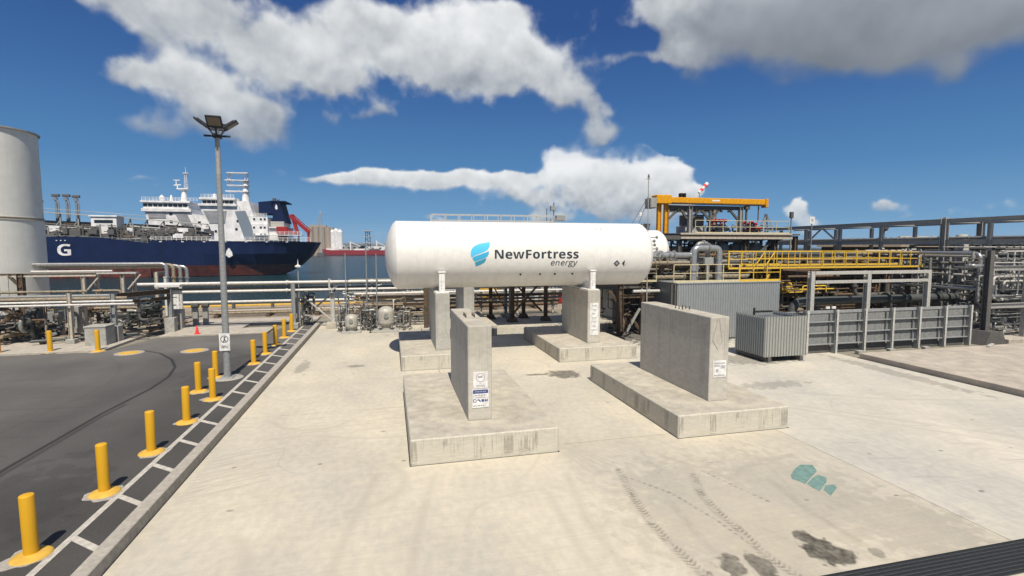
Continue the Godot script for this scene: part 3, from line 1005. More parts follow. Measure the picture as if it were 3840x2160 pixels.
func uv_box(b: MB, lo: Vector3, hi: Vector3, map: Rect2, ch: float) -> void:
	var m := MB.new()
	m.cspan(lo, hi, ch)
	for i in m.v.size():
		m.uv[i] = Vector2((m.v[i].x - map.position.x) / map.size.x, (m.v[i].z - map.position.y) / map.size.y)
	b.v.append_array(m.v); b.n.append_array(m.n); b.uv.append_array(m.uv)

func setting() -> void:
	# land behind and under everything, ending at the quay wall
	struct("ground", MB.new().span(V(-420, -6, -50.4), V(700, -0.09, 120)), M.ground)
	struct("harbour_water", MB.new().sheet(V(-6000, -2.6, 200), V(12000, 0, 0), V(0, 0, -7500)), M.sea)
	struct("quay_edge", MB.new().cspan(V(-420, -0.6, -51.0), V(60, 0.12, -50.2), 0.03), M.yellow_pale)
	var floor_ := Node3D.new()
	floor_.name = "yard_pavement"
	add_child(floor_)
	floor_.set_meta("kind", "structure")
	var bays := [
		[V2(-4.70, 8), V2(11.04, 8), V2(11.04, -12.765), V2(2.0, -12.765), V2(2.0, -17.09), V2(-4.70, -17.09)],
		[V2(2.015, -12.795), V2(11.04, -12.795), V2(11.04, -24.0), V2(2.015, -24.0)],
		[V2(2.015, -24.015), V2(11.04, -24.015), V2(11.04, -38.0), V2(2.015, -38.0)],
		[V2(-4.70, -17.118), V2(2.0, -17.118), V2(2.0, -38.0), V2(-4.70, -38.0)],
		[V2(11.052, 8), V2(22.05, 8), V2(22.05, -24.0), V2(11.052, -24.0)],
		[V2(11.052, -24.015), V2(22.05, -24.015), V2(22.05, -38.0), V2(11.052, -38.0)]]
	for bay in bays:
		var sl := MB.new()
		sl.prism(PackedVector2Array(bay), -0.14, 0.0, Vector3.ZERO, Basis(Vector3.RIGHT, Vector3.BACK, Vector3.UP), false)
		for i in sl.v.size():
			sl.uv[i] = Vector2((sl.v[i].x - YARD.position.x) / YARD.size.x, (sl.v[i].z - YARD.position.y) / YARD.size.y)
		obj("concrete_slab", sl, M.yard, floor_)
	var b := MB.new()
	var asphalt := PackedVector2Array([V2(-90, 8), V2(-4.95, 8), V2(-4.95, -37.0), V2(-7.0, -37.0), V2(-7.5, -34.1), V2(-13.6, -33.9), V2(-14.5, -29.9), V2(-90, -30.8)])
	for i in Geometry2D.triangulate_polygon(asphalt):
		b.v.append(V(asphalt[i].x, -0.004, asphalt[i].y)); b.n.append(Vector3.UP)
		b.uv.append((asphalt[i] - ROAD.position) / ROAD.size)
	for i in range(0, b.v.size(), 3):
		if (b.v[i + 1] - b.v[i]).cross(b.v[i + 2] - b.v[i]).y > 0.0:
			var t := b.v[i + 1]; b.v[i + 1] = b.v[i + 2]; b.v[i + 2] = t
			var u := b.uv[i + 1]; b.uv[i + 1] = b.uv[i + 2]; b.uv[i + 2] = u
	struct("asphalt_road", b, M.road)
	# light concrete apron behind the road, in bays
	var ap := Node3D.new()
	ap.name = "concrete_apron"
	add_child(ap)
	ap.set_meta("kind", "structure")
	for r in [[-13.55, -7.6, -36.4, -34.13], [-13.55, -9.6, -38.4, -36.42], [-13.55, -5.3, -41.2, -38.42], [-30.0, -14.6, -33.2, -30.2], [-30.0, -14.6, -36.0, -33.22], [-50.0, -30.02, -36.0, -31.0]]:
		obj("apron_slab", MB.new().cspan(V(r[0], -0.2, r[2]), V(r[1], 0.06, r[3]), 0.015), M.apron, ap)
	for r in [[-50.0, -13.6, -44.0, -36.05], [-13.55, 22.0, -46.0, -41.25], [-50.0, 22.0, -50.1, -46.05]]:
		obj("quay_slab", MB.new().cspan(V(r[0], -0.25, r[2]), V(r[1], 0.02, r[3]), 0.015), M.apron2, ap)
	# low raised slab on the right with its kerb face
	struct("raised_slab", MB.new().cspan(V(22.15, -0.2, -19.6), V(90, 0.25, 12), 0.02), M.pinkish)
	struct("plant_floor", MB.new().span(V(22.1, -0.2, -50.0), V(90, -0.01, -19.65)), M.ground)
	# kerb with painted ladder markings
	var kb := Node3D.new()
	kb.name = "kerb"
	add_child(kb)
	kb.set_meta("kind", "structure")
	var zz := 7.0
	while zz > -36.0:
		var z1 := maxf(zz - 3.0, -36.2)
		obj("kerb_stone", MB.new().cspan(V(-4.99, -0.2, z1 + 0.004), V(-4.72, 0.25, zz - 0.004), 0.015), M.kerb, kb)
		zz = z1
	struct("kerb_edge_line", MB.new().box(V(-5.86, 0.0, -15.0), V(0.13, 0.008, 43.0)), M.white_line)
	for i in 18:
		var z := -7.376 - 1.637 * i
		var o := obj("crosswise_line", MB.new().bar(V(-0.36, 0, -0.31), V(0.40, 0, 0.31), 0.13, 0.008), M.white_line, self, V(-5.46, 0.001, z + 0.31))
		o.set_meta("kind", "structure")
	# trench drain cover close to the camera
	struct("drain_trough", MB.new().span(V(3.5, -0.09, -6.47), V(22.0, -0.085, -5.75)), M.black)
	var dr := Node3D.new()
	dr.name = "trench_drain"
	add_child(dr)
	dr.set_meta("kind", "structure")
	for i in 9:
		obj("grate_bar", MB.new().cspan(V(3.5, 0.004, -6.46 + i * 0.08), V(22.0, 0.028, -6.46 + i * 0.08 + 0.058), 0.006), M.drain, dr)
		obj("grate_edge", MB.new().cspan(V(3.5, 0.006, -6.46 + i * 0.08 + 0.062), V(22.0, 0.022, -6.46 + i * 0.08 + 0.072), 0.003), M.drain_line, dr)
	# worn emblem of three wing shapes painted on the ground
	var em := Node3D.new()
	em.name = "ground_emblem"
	add_child(em)
	em.set_meta("kind", "structure")
	tag(em, "faded teal emblem of three wing shapes painted on the yard")
	for p in [[[9.83, -10.13], [10.11, -10.05], [9.94, -9.74], [9.59, -9.53], [9.13, -9.25], [9.09, -9.42], [9.02, -9.52], [9.16, -9.71], [9.52, -9.97]], [[9.78, -9.56], [9.87, -9.39], [9.68, -9.21], [9.17, -8.89], [9.15, -9.05], [9.17, -9.24], [9.52, -9.45]], [[9.53, -9.09], [9.75, -9.06], [9.67, -8.92], [9.23, -8.66], [9.31, -8.92]]]:
		var q := PackedVector2Array()
		for e in p: q.append(V2(e[0], e[1]))
		obj("wing_shape", MB.new().prism(q, 0.0, 0.005, Vector3.ZERO, Basis(Vector3.RIGHT, Vector3.BACK, Vector3.UP), false), M.teal_paint, em)

func pier(label: String, pad_lo: Vector3, pad_hi: Vector3, wall_x: float, z0: float, z1: float, cool: bool, bolts: bool) -> Node3D:
	var t := thing("concrete_pier", label, "pier", V(pad_lo.x, 0, pad_hi.z), "concrete tank piers on the yard")
	var o := t.position
	weathered("pad", pad_lo - o, pad_hi - o, 0.03, M.pad_side, M.conc, t, pad_lo.x * 0.37)
	obj("edge_gap", MB.new().span(V(pad_lo.x - 0.022, -0.02, pad_lo.z - 0.022) - o, V(pad_hi.x + 0.022, 0.004, pad_hi.z + 0.022) - o), M.black, t)  # flat black sheet that paints the shadow line of the gap round the pad
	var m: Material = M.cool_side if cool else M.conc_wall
	var mid := lerpf(z0, z1, 0.52)
	weathered("wall_half", V(wall_x, pad_hi.y - 0.01, z0) - o, V(wall_x + 0.66, 3.27, mid + 0.004) - o, 0.022, m, M.conc, t, wall_x * 0.21 + z0)
	weathered("wall_half", V(wall_x, pad_hi.y - 0.01, mid - 0.004) - o, V(wall_x + 0.66, 3.27, z1) - o, 0.022, m, M.conc, t, wall_x * 0.21 + z0)
	if bolts:
		for k in 6:
			var x := wall_x + 0.2 + 0.26 * (k % 2)
			var z := lerpf(z0, z1, 0.42) - 0.22 * (k / 2)
			obj("anchor_bolt", MB.new().cyl(V(x, 3.26, z) - o, V(x, 3.39, z) - o, 0.014, 0.014, 6).cyl(V(x, 3.29, z) - o, V(x, 3.31, z) - o, 0.026, 0.026, 6), M.steel_brown, t)
	return t

func sign_plate(label: String, at: Vector3, w: float, h: float) -> Node3D:
	var t := thing("sign", label, "sign", at)
	obj("plate", MB.new().cbox(V(0, 0, 0.006), V(w, h, 0.012), 0.002), M.white, t)
	return t

func ring(b: MB, c: Vector3, r: float, wd: float, z: float) -> void:
	for i in 24:
		var t0 := TAU * i / 24.0
		var t1 := TAU * (i + 1) / 24.0
		var a := V(cos(t0), sin(t0), 0)
		var d := V(cos(t1), sin(t1), 0)
		b.quad(c + a * r + V(0, 0, z), c + d * r + V(0, 0, z), c + d * (r - wd) + V(0, 0, z), c + a * (r - wd) + V(0, 0, z), Vector3.BACK)

# rows of print too small to read: thin printed dashes
func print_rows(b: MB, x0: float, x1: float, y: float, hgt: float, z: float, seed_: int) -> void:
	var r := RandomNumberGenerator.new()
	r.seed = seed_
	var x := x0
	while x < x1 - 0.01:
		var l := minf(r.randf_range(0.02, 0.07), x1 - x)
		b.box(V(x + l * 0.5, y, z), V(l, hgt, 0.003))
		x += l + 0.015

func foundations() -> void:
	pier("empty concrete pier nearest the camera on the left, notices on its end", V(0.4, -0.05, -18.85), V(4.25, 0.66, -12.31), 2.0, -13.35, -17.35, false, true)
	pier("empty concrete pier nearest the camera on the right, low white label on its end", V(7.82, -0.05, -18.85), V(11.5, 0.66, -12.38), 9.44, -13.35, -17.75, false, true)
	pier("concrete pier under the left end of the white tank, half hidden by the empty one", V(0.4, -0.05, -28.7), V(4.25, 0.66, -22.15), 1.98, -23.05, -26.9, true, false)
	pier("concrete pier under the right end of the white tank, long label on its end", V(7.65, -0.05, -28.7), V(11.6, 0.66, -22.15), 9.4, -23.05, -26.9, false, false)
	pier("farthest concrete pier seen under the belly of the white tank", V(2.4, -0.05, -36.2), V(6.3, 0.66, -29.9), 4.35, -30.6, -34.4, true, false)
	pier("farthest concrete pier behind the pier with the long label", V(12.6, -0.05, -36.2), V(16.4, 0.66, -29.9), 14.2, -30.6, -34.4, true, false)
	# notices on the piers
	var s := sign_plate("white notice with a round symbol on the front left pier, above the blue headed one", V(2.34, 1.78, -13.348), 0.40, 0.46)
	var b := MB.new()
	ring(b, V(0, 0.07, 0), 0.125, 0.02, 0.0145)
	obj("symbol_ring", b, M.sign_mauve, s)
	obj("symbol", MB.new().box(V(-0.02, 0.09, 0.0135), V(0.1, 0.05, 0.003)).box(V(0.045, 0.095, 0.0135), V(0.03, 0.06, 0.003)), M.sign_grey, s)
	b = MB.new()
	print_rows(b, -0.03, 0.03, -0.095, 0.018, 0.0135, 3)
	print_rows(b, -0.12, 0.12, -0.15, 0.022, 0.0135, 4)
	print_rows(b, -0.10, 0.12, -0.185, 0.014, 0.0135, 5)
	obj("print", b, M.sign_grey, s)
	s = sign_plate("white notice with a blue header on the front left pier, below the round symbol", V(2.34, 1.27, -13.348), 0.46, 0.52)
	obj("header", MB.new().box(V(0, 0.19, 0.0135), V(0.42, 0.10, 0.003)), M.sign_blue, s)
	b = MB.new()
	print_rows(b, -0.15, 0.15, 0.19, 0.028, 0.0165, 8)
	obj("header_print", b, M.sign_grey, s)
	b = MB.new()
	print_rows(b, -0.16, 0.17, 0.09, 0.026, 0.0135, 6)
	print_rows(b, -0.13, 0.14, 0.03, 0.024, 0.0135, 7)
	obj("print", b, M.sign_grey, s)
	b = MB.new()
	ring(b, V(-0.16, -0.06, 0), 0.05, 0.016, 0.0145)
	b.box(V(-0.06, -0.04, 0.0135), V(0.05, 0.03, 0.003)).box(V(-0.02, -0.065, 0.0135), V(0.035, 0.06, 0.003), Basis(Vector3.BACK, 0.5))
	b.box(V(0.06, -0.06, 0.0135), V(0.07, 0.07, 0.003)).box(V(0.14, -0.06, 0.0135), V(0.05, 0.05, 0.003)).box(V(0.19, -0.06, 0.0135), V(0.025, 0.06, 0.003))
	obj("bold_print", b, M.sign_blue, s)
	b = MB.new()
	print_rows(b, -0.2, 0.1, -0.20, 0.022, 0.0135, 9)
	obj("small_print", b, M.galv, s)
	s = sign_plate("white label plate low on the end of the front right pier", V(9.79, 1.66, -13.348), 0.46, 0.52)
	b = MB.new()
	print_rows(b, -0.2, 0.2, 0.18, 0.04, 0.0135, 11)
	print_rows(b, -0.19, 0.0, 0.1, 0.05, 0.0135, 12)
	print_rows(b, 0.04, 0.2, 0.06, 0.1, 0.0135, 13)
	b.box(V(-0.09, -0.05, 0.0135), V(0.07, 0.1, 0.003))
	print_rows(b, -0.2, 0.17, -0.2, 0.04, 0.0135, 14)
	obj("print", b, M.sign_grey, s)
	s = sign_plate("long white label on the end of the right pier under the tank", V(9.74, 1.85, -23.048), 0.44, 1.6)
	b = MB.new()
	for i in 7:
		print_rows(b, -0.14 + 0.04 * (i % 2), 0.15 - 0.05 * (i % 3), 0.66 - i * 0.2, 0.04, 0.0135, 20 + i)
	obj("print", b, M.galv, s)
	# drawn outline in marker on the front right pier
	var ln := obj("chalk_outline", MB.new().tube([V(9.68, 3.2, -13.343), V(9.52, 2.55, -13.343), V(9.7, 2.28, -13.343), V(9.86, 2.5, -13.343), V(9.74, 3.2, -13.343)], 0.007, 4), M.sign_grey)
	tag(ln, "thin pointed outline drawn near the top of the front right pier", "marking")

func horizontal_tank(t: Node3D, x0: float, x1: float, y: float, z: float, r: float, dish: float) -> void:
	var b := Basis(Vector3.UP, Vector3.RIGHT, Vector3.BACK * -1.0)
	b = Basis(Vector3(0, 0, -1), Vector3.RIGHT, Vector3.UP) # x axis of the lathe frame, axis, z axis
	var o := V(0, y, z)
	var shell := []
	shell.append(V2(r, x0)); shell.append(V2(r, x1))
	obj("shell", MB.new().lathe(shell, o, b, 72), M.tank, t)
	for sg in [-1.0, 1.0]:
		var pr := []
		var k := 14
		var big := (r * r + dish * dish) / (2.0 * dish)
		for i in k + 1:
			var rr: float = r * (1.0 - float(i) / k)
			var e := sqrt(big * big - rr * rr) - (big - dish)
			var el := dish * 1.15 * sqrt(maxf(0.0, 1.0 - rr * rr / (r * r)))
			pr.append(V2(rr, (x0 if sg < 0 else x1) + sg * lerpf(e, el, 0.35 if sg < 0 else 0.6)))
		if sg < 0: pr.reverse()
		obj("head", MB.new().lathe(pr, o, b, 72), M.tank, t)

func storage_tanks() -> void:
	var t := thing("storage_tank", "long white horizontal storage tank lettered in dark type beside a blue emblem", "tank")
	horizontal_tank(t, 0.30, 12.92, 5.02, -24.95, 1.62, 0.50)
	var cy := 5.02
	var cz := -24.95
	# weld rings, just proud of the shell
	for x in [0.34, 3.4, 6.55, 9.7, 12.88]:
		obj("weld_seam", MB.new().lathe([V2(1.62, x - 0.02), V2(1.624, x - 0.012), V2(1.624, x + 0.012), V2(1.62, x + 0.02)], V(0, cy, cz), Basis(Vector3(0, 0, -1), Vector3.RIGHT, Vector3.UP), 72), M.tank, t)
	# saddles on the pier tops
	for x in [2.31, 9.72]:
		var sd := obj("saddle", MB.new().cspan(V(x - 0.3, 3.275, -26.7), V(x + 0.3, 3.32, -23.1), 0.008), M.white, t)
		obj("end_plate", MB.new().cspan(V(x - 0.135, 3.32, -23.42), V(x + 0.135, 4.16, -23.2), 0.01), M.white, sd)
		obj("end_plate", MB.new().cspan(V(x - 0.135, 3.32, -26.7), V(x + 0.135, 4.16, -26.48), 0.01), M.white, sd)
		obj("cap_plate", MB.new().cspan(V(x - 0.17, 4.21, -23.46), V(x + 0.17, 4.27, -23.17), 0.01), M.white, sd)
		obj("web", MB.new().span(V(x - 0.03, 3.32, -26.47), V(x + 0.03, 3.62, -23.43)), M.white, sd)
		for k in 5:
			obj("bolt", MB.new().cyl(V(x - 0.02, 3.5 + 0.13 * k, -23.2), V(x - 0.02, 3.5 + 0.13 * k, -23.185), 0.018, 0.018, 6), M.sign_grey, sd)
	# the emblem of three blue wing strips
	var r := 1.628
	var wings := [
		[[4.60, 5.66], [4.4, 5.62], [4.1, 5.56], [3.9, 5.48], [3.76, 5.37], [3.68, 5.22], [3.66, 5.06], [3.68, 4.94], [3.73, 4.91], [3.89, 5.02], [4.1, 5.10], [4.3, 5.17], [4.46, 5.26], [4.57, 5.42]],
		[[3.74, 4.87], [3.82, 4.93], [3.95, 4.99], [4.2, 5.08], [4.38, 5.14], [4.52, 5.21], [4.52, 5.08], [4.45, 4.95], [4.3, 4.86], [4.06, 4.79], [3.9, 4.72], [3.86, 4.71], [3.78, 4.79]],
		[[3.86, 4.66], [4.06, 4.75], [4.24, 4.81], [4.40, 4.88], [4.38, 4.76], [4.31, 4.66], [4.17, 4.58], [3.95, 4.49], [3.92, 4.48]]]
	for i in 3:
		var p := PackedVector2Array()
		for e in wings[i]: p.append(V2(e[0], e[1] - cy))
		var b := MB.new()
		wrap_on(b, poly_tris(p), 0.0, 0.0, cy, cz, r)
		obj("wing_strip", b, [M.cyan1, M.cyan2, M.cyan3][i], t)
	var bb := MB.new()
	for g in split_letters(letters("NewFortress", true, 4.19, 0.43)):
		bb = MB.new()
		wrap_on(bb, g, 4.81, 4.83 - cy, cy, cz, r)
		obj("letter", bb, M.ink, t)
	for g in split_letters(letters("energy", false, 1.36, 0.31, 0.16)):
		bb = MB.new()
		wrap_on(bb, g, 7.56, 4.40 - cy, cy, cz, r)
		obj("letter", bb, M.ink, t)
	# hazard diamonds and small print at the right end
	for d in [[11.06, 4.57, 0.17], [11.50, 4.58, 0.16]]:
		bb = MB.new()
		var q := PackedVector2Array([V2(d[0] - d[2], d[1] - cy), V2(d[0], d[1] - d[2] - cy), V2(d[0] + d[2], d[1] - cy), V2(d[0], d[1] + d[2] - cy)])
		wrap_on(bb, poly_tris(q), 0, 0, cy, cz, r)
		var pl := obj("hazard_diamond", bb, M.ink if d[0] < 11.2 else M.white, t)
		bb = MB.new()
		var k: float = d[2] * 0.55
		q = PackedVector2Array([V2(d[0] - k, d[1] - cy), V2(d[0], d[1] - k - cy), V2(d[0] + k, d[1] - cy), V2(d[0], d[1] + k - cy)])
		if d[0] > 11.2:
			q = PackedVector2Array([V2(d[0] - d[2], d[1] - cy), V2(d[0] - 0.02, d[1] - d[2] - cy), V2(d[0] - 0.02, d[1] + d[2] - cy)])
		wrap_on(bb, poly_tris(q), 0, 0, cy, cz, r + 0.004)
		obj("diamond_mark", bb, M.sign_grey if d[0] < 11.2 else M.ink, pl)
	bb = MB.new()
	for k in 3:
		wrap_on(bb, PackedVector2Array([V2(10.95 + 0.08 * k, 4.27 - cy), V2(11.0 + 0.08 * k, 4.27 - cy), V2(11.0 + 0.08 * k, 4.31 - cy)]), 0, 0, cy, cz, r)
	obj("small_print", bb, M.sign_grey, t)
	for x in [6.13, 7.12, 7.88, 8.79]:
		var a := -0.62
		var n := V(0, sin(a), cos(a))
		var p := V(x, cy, cz) + n * 1.60
		obj("drain_plug", MB.new().cyl(p, p + n * 0.06, 0.045, 0.045, 10), M.black, t)
	for x in [2.6, 10.2]:
		for sx in [-0.14, 0.14]:
			obj("lifting_pad", MB.new().box(V(x + sx, cy + 1.22, cz + 1.08), V(0.02, 0.26, 0.05), Basis(Vector3.RIGHT, 0.75)), M.tank, t)
	# small valves and gauges crowded on the right head
	var vb := MB.new()
	var rr := RandomNumberGenerator.new()
	rr.seed = 77
	for i in 9:
		var p := V(13.3, 4.3 + 0.2 * i, cz + rr.randf_range(-0.2, 0.9))
		var e := p + V(rr.randf_range(0.25, 0.6), 0, 0)
		vb.tube([p, e, e + V(0, rr.randf_range(-0.3, 0.3), 0)], 0.03, 6, 0.04)
		vb.cyl(e - V(0.04, 0, 0), e + V(0.04, 0, 0), 0.08, 0.08, 8)
	obj("valve_cluster", vb, M.pipe_silver, t)
	# second tank behind, showing only its right head and the walkway on top
	t = thing("storage_tank", "second white horizontal tank, almost hidden behind the lettered one", "tank")
	horizontal_tank(t, 3.2, 18.3, 4.95, -32.5, 1.62, 0.62)
	for x in [4.7, 14.5]:
		obj("saddle", MB.new().cspan(V(x - 0.14, 3.28, -33.7), V(x + 0.14, 4.1, -31.0), 0.01), M.white, t)
	var w := thing("walkway", "pale railed walkway along the top of the hidden second tank", "walkway", V(0, 6.6, -32.6))
	railing_into(w, V(2.6, 0.1, 0.4), V(10.6, 0.1, 0.4), 0.75, 10, M.galv_light)
	railing_into(w, V(2.6, 0.1, -0.5), V(10.6, 0.1, -0.5), 0.75, 10, M.galv_light)
	obj("grating", MB.new().span(V(2.4, 0.02, -0.6), V(10.8, 0.08, 0.5)), M.galv_light, w)
	# tall thin gauge mast at the right end with two stays to the tank
	var g := thing("gauge_mast", "tall thin dark mast beside the right end of the white tank, held by two stays", "mast", V(13.98, 0, -25.6))
	obj("pole", MB.new().cyl(V(0, 0, 0), V(-0.06, 9.2, 0), 0.035, 0.025, 8), M.steel_grey, g)
	obj("finial", MB.new().cyl(V(-0.06, 9.2, 0), V(-0.06, 9.38, 0), 0.07, 0.03, 8).bar(V(-0.2, 9.12, 0), V(0.08, 9.12, 0), 0.03, 0.03), M.steel_dark, g)
	obj("stay", MB.new().tube([V(-0.04, 8.2, 0), V(-1.42, 6.55, 0.7)], 0.016, 5), M.steel_dark, g)
	obj("stay", MB.new().tube([V(-0.04, 8.1, 0), V(-1.2, 6.42, 1.0)], 0.016, 5), M.steel_dark, g)
	obj("junction_box", MB.new().cbox(V(-0.75, 7.15, 0.45), V(0.16, 0.2, 0.1), 0.01), M.white, g)
	obj("base_plate", MB.new().cbox(V(0, 0.03, 0), V(0.4, 0.06, 0.4), 0.01), M.galv, g)

# posts, two rails and a kick plate, each a part
func railing_into(t: Node, a: Vector3, c: Vector3, h: float, posts: int, m: Material, toe := true, th := 0.045) -> void:
	var pm := mesh_of(MB.new().box(V(0, h * 0.5, 0), V(th, h, th)), m)
	for i in posts:
		put("post", pm, t, a.lerp(c, float(i) / (posts - 1)))
	obj("top_rail", MB.new().bar(a + V(0, h, 0), c + V(0, h, 0), th, th), m, t)
	obj("mid_rail", MB.new().bar(a + V(0, h * 0.52, 0), c + V(0, h * 0.52, 0), th * 0.9, th * 0.9), m, t)
	if toe:
		obj("kick_plate", MB.new().bar(a + V(0, 0.06, 0.03), c + V(0, 0.06, 0.03), 0.012, 0.12), m, t)

func railing(label: String, a: Vector3, c: Vector3, h: float, posts: int, m: Material, toe := true, group := "platform railings") -> Node3D:
	var t := thing("railing", label, "railing", a, group)
	railing_into(t, Vector3.ZERO, c - a, h, posts, m, toe)
	return t

func kerbside() -> void:
	# bollards
	var t := thing("bollard", "", "bollard", V(-6.2, 0, -10.18), "yellow bollards round the road")
	obj("post", MB.new().lathe([V2(0, 1.12), V2(0.085, 1.118), V2(0.102, 1.108), V2(0.107, 1.09), V2(0.107, 0.02)], Vector3.ZERO, Basis.IDENTITY, 28), M.yellow, t)
	obj("footing", MB.new().lathe([V2(0.10, 0.07), V2(0.16, 0.058), V2(0.26, 0.036), V2(0.295, 0.012), V2(0.3, -0.01)], Vector3.ZERO, Basis.IDENTITY, 28), M.yellow_pale, t)
	var sp := PackedVector2Array()
	for i in 30:
		var a := TAU * i / 30.0
		var q := 0.345 + 0.045 * sin(a * 3.0 + 1.0) + 0.03 * sin(a * 7.0)
		sp.append(V2(cos(a) * q - 0.06, sin(a) * q + 0.03))
	obj("mortar_spill", MB.new().prism(sp, -0.01, 0.006, Vector3.ZERO, Basis(Vector3.RIGHT, Vector3.BACK, Vector3.UP), false), M.mortar, t)
	t.set_meta("label", "yellow bollard nearest the camera beside the ladder markings, bottom left")
	t.rotation.z = 0.008
	var ords := ["second", "third", "fourth", "fifth"]
	var zs := [-12.52, -14.78, -17.16, -19.56]
	for i in 4:
		dup(t, "yellow bollard beside the ladder markings, %s from the camera" % ords[i], V(-6.2, 0, zs[i]), 1.3 * (i + 1))
	dup(t, "yellow bollard set back from the line, in front of the lamp post", V(-7.05, 0, -20.76), 2.0)
	dup(t, "yellow bollard just left of the foot of the lamp post", V(-7.1, 0, -22.85), 3.1)
	var zs2 := [-25.22, -27.47, -29.81, -32.2, -34.55]
	var w2 := ["first bollard beyond the lamp post, at the ladder markings", "second bollard beyond the lamp post, at the ladder markings", "third bollard beyond the lamp post, at the ladder markings", "last bollard but one at the far end of the kerb", "last bollard at the far end of the kerb by the pipe rack"]
	for i in 5:
		dup(t, "yellow " + w2[i], V(-6.22, 0, zs2[i]), 0.7 * i)
	dup(t, "yellow bollard at the far edge of the road, beside the concrete block", V(-14.78, 0, -30.13), 0.4)
	dup(t, "yellow bollard at the far edge of the road, in front of the grey pipework", V(-17.05, 0, -30.47), 1.4)
	dup(t, "yellow bollard at the far edge of the road, cut by the left picture edge", V(-19.35, 0, -30.6), 2.2)
	# painted caps of removed bollards in the road
	for s in [[-13.02, -29.3, "flat yellow disc painted on the road, left of two, farther from the lamp post"], [-9.99, -29.17, "flat yellow disc painted on the road, right of two, nearer the lamp post"]]:
		var d := thing("yellow_disc", s[2], "disc", V(s[0], 0, s[1]), "yellow discs on the road")
		obj("disc", MB.new().lathe([V2(0, 0.03), V2(0.38, 0.027), V2(0.47, 0.014), V2(0.48, -0.01)], Vector3.ZERO, Basis.IDENTITY, 28), M.yellow_pale, d)
		obj("rim", MB.new().lathe([V2(0.45, 0.009), V2(0.64, 0.006), V2(0.65, -0.01)], Vector3.ZERO, Basis.IDENTITY, 28), M.mortar, d)
	# lamp post with four flood lights
	var l := thing("lamp_post", "tall grey lamp post with four floodlights at the roadside", "lamp post", V(-6.62, 0, -22.73))
	obj("base_plate", MB.new().cbox(V(0, 0.025, 0), V(0.5, 0.05, 0.5), 0.01), M.galv, l)
	obj("footing", MB.new().lathe([V2(0, 0.018), V2(0.55, 0.016), V2(0.6, -0.01)], Vector3.ZERO, Basis.IDENTITY, 24), M.mortar, l)
	obj("pole", MB.new().cyl(V(0, 0.05, 0), V(0.02, 8.3, 0), 0.135, 0.098, 20), M.galv, l)
	obj("upper_pole", MB.new().cyl(V(0.02, 8.3, 0), V(0.025, 9.75, 0), 0.098, 0.085, 20), M.steel_grey, l)
	obj("bracket", MB.new().cbox(V(0.025, 9.78, 0), V(0.3, 0.12, 0.3), 0.02).bar(V(-0.45, 9.8, 0), V(0.5, 9.8, 0), 0.07, 0.07).bar(V(0.025, 9.803, -0.45), V(0.025, 9.803, 0.45), 0.07, 0.07), M.lamp_body, l)
	for i in 4:
		var h := Node3D.new()
		h.name = "floodlight" if i == 0 else "floodlight_%03d" % i
		l.add_child(h)
		h.position = V(0.025, 9.82, 0)
		h.rotation.y = i * PI * 0.5 + 0.12
		var bs := Basis(Vector3.RIGHT, -0.62)
		obj("housing", MB.new().cbox(bs * V(0, 0.06, 0.66), V(0.56, 0.07, 0.6), 0.02, bs), M.lamp_body, h)
		obj("lens", MB.new().cbox(bs * V(0, 0.018, 0.70), V(0.44, 0.012, 0.42), 0.004, bs), M.lamp_glass, h)
		var fin := MB.new()
		for k in 6:
			fin.box(bs * V(-0.22 + 0.088 * k, 0.11, 0.64), V(0.012, 0.06, 0.44), bs)
		obj("cooling_fins", fin, M.lamp_body, h)
		obj("arm", MB.new().bar(V(0, -0.02, 0.1), bs * V(0, 0.05, 0.4), 0.06, 0.06), M.lamp_body, h)
	var s := sign_plate("white sign with a black figure in a ring, strapped to the lamp post", V(-6.63, 1.52, -22.58), 0.40, 0.72)
	var b := MB.new()
	ring(b, V(0, 0.12, 0), 0.15, 0.025, 0.0145)
	b.box(V(0.0, 0.14, 0.0135), V(0.04, 0.14, 0.003)).box(V(0.03, 0.2, 0.0135), V(0.05, 0.045, 0.003)).box(V(-0.02, 0.05, 0.0135), V(0.035, 0.1, 0.003), Basis(Vector3.BACK, -0.5)).box(V(0.04, 0.06, 0.0135), V(0.03, 0.09, 0.003), Basis(Vector3.BACK, 0.5))
	obj("symbol", b, M.ink, s)
	b = MB.new()
	print_rows(b, -0.1, 0.1, -0.17, 0.04, 0.0135, 30)
	print_rows(b, -0.13, 0.12, -0.23, 0.03, 0.0135, 31)
	obj("print", b, M.ink, s)
	obj("strap", MB.new().box(V(0, 0.2, -0.13), V(0.3, 0.03, 0.26)).box(V(0, -0.2, -0.13), V(0.3, 0.03, 0.26)), M.galv, s)
	# traffic cone
	var c := thing("traffic_cone", "red traffic cone on the far edge of the road", "cone", V(-11.6, -0.015, -34.4))
	obj("base", MB.new().cbox(V(0, 0.095, 0), V(0.3, 0.04, 0.3), 0.01), M.cone, c)
	obj("body", MB.new().lathe([V2(0, 0.60), V2(0.025, 0.60), V2(0.11, 0.115)], Vector3.ZERO, Basis.IDENTITY, 20), M.cone, c)
	var cb := thing("concrete_block", "pale concrete block beside the yellow bollard at the far edge of the road", "block", V(-15.55, 0, -32.0))
	obj("block", MB.new().cspan(V(-0.5, -0.1, -0.5), V(0.5, 1.05, 0.5), 0.03), M.conc_cool, cb)
	obj("lid", MB.new().cspan(V(-0.53, 1.05, -0.53), V(0.53, 1.13, 0.53), 0.02), M.conc_cool, cb)

func pick(a: Array, r: RandomNumberGenerator) -> Material:
	return a[r.randi() % a.size()]

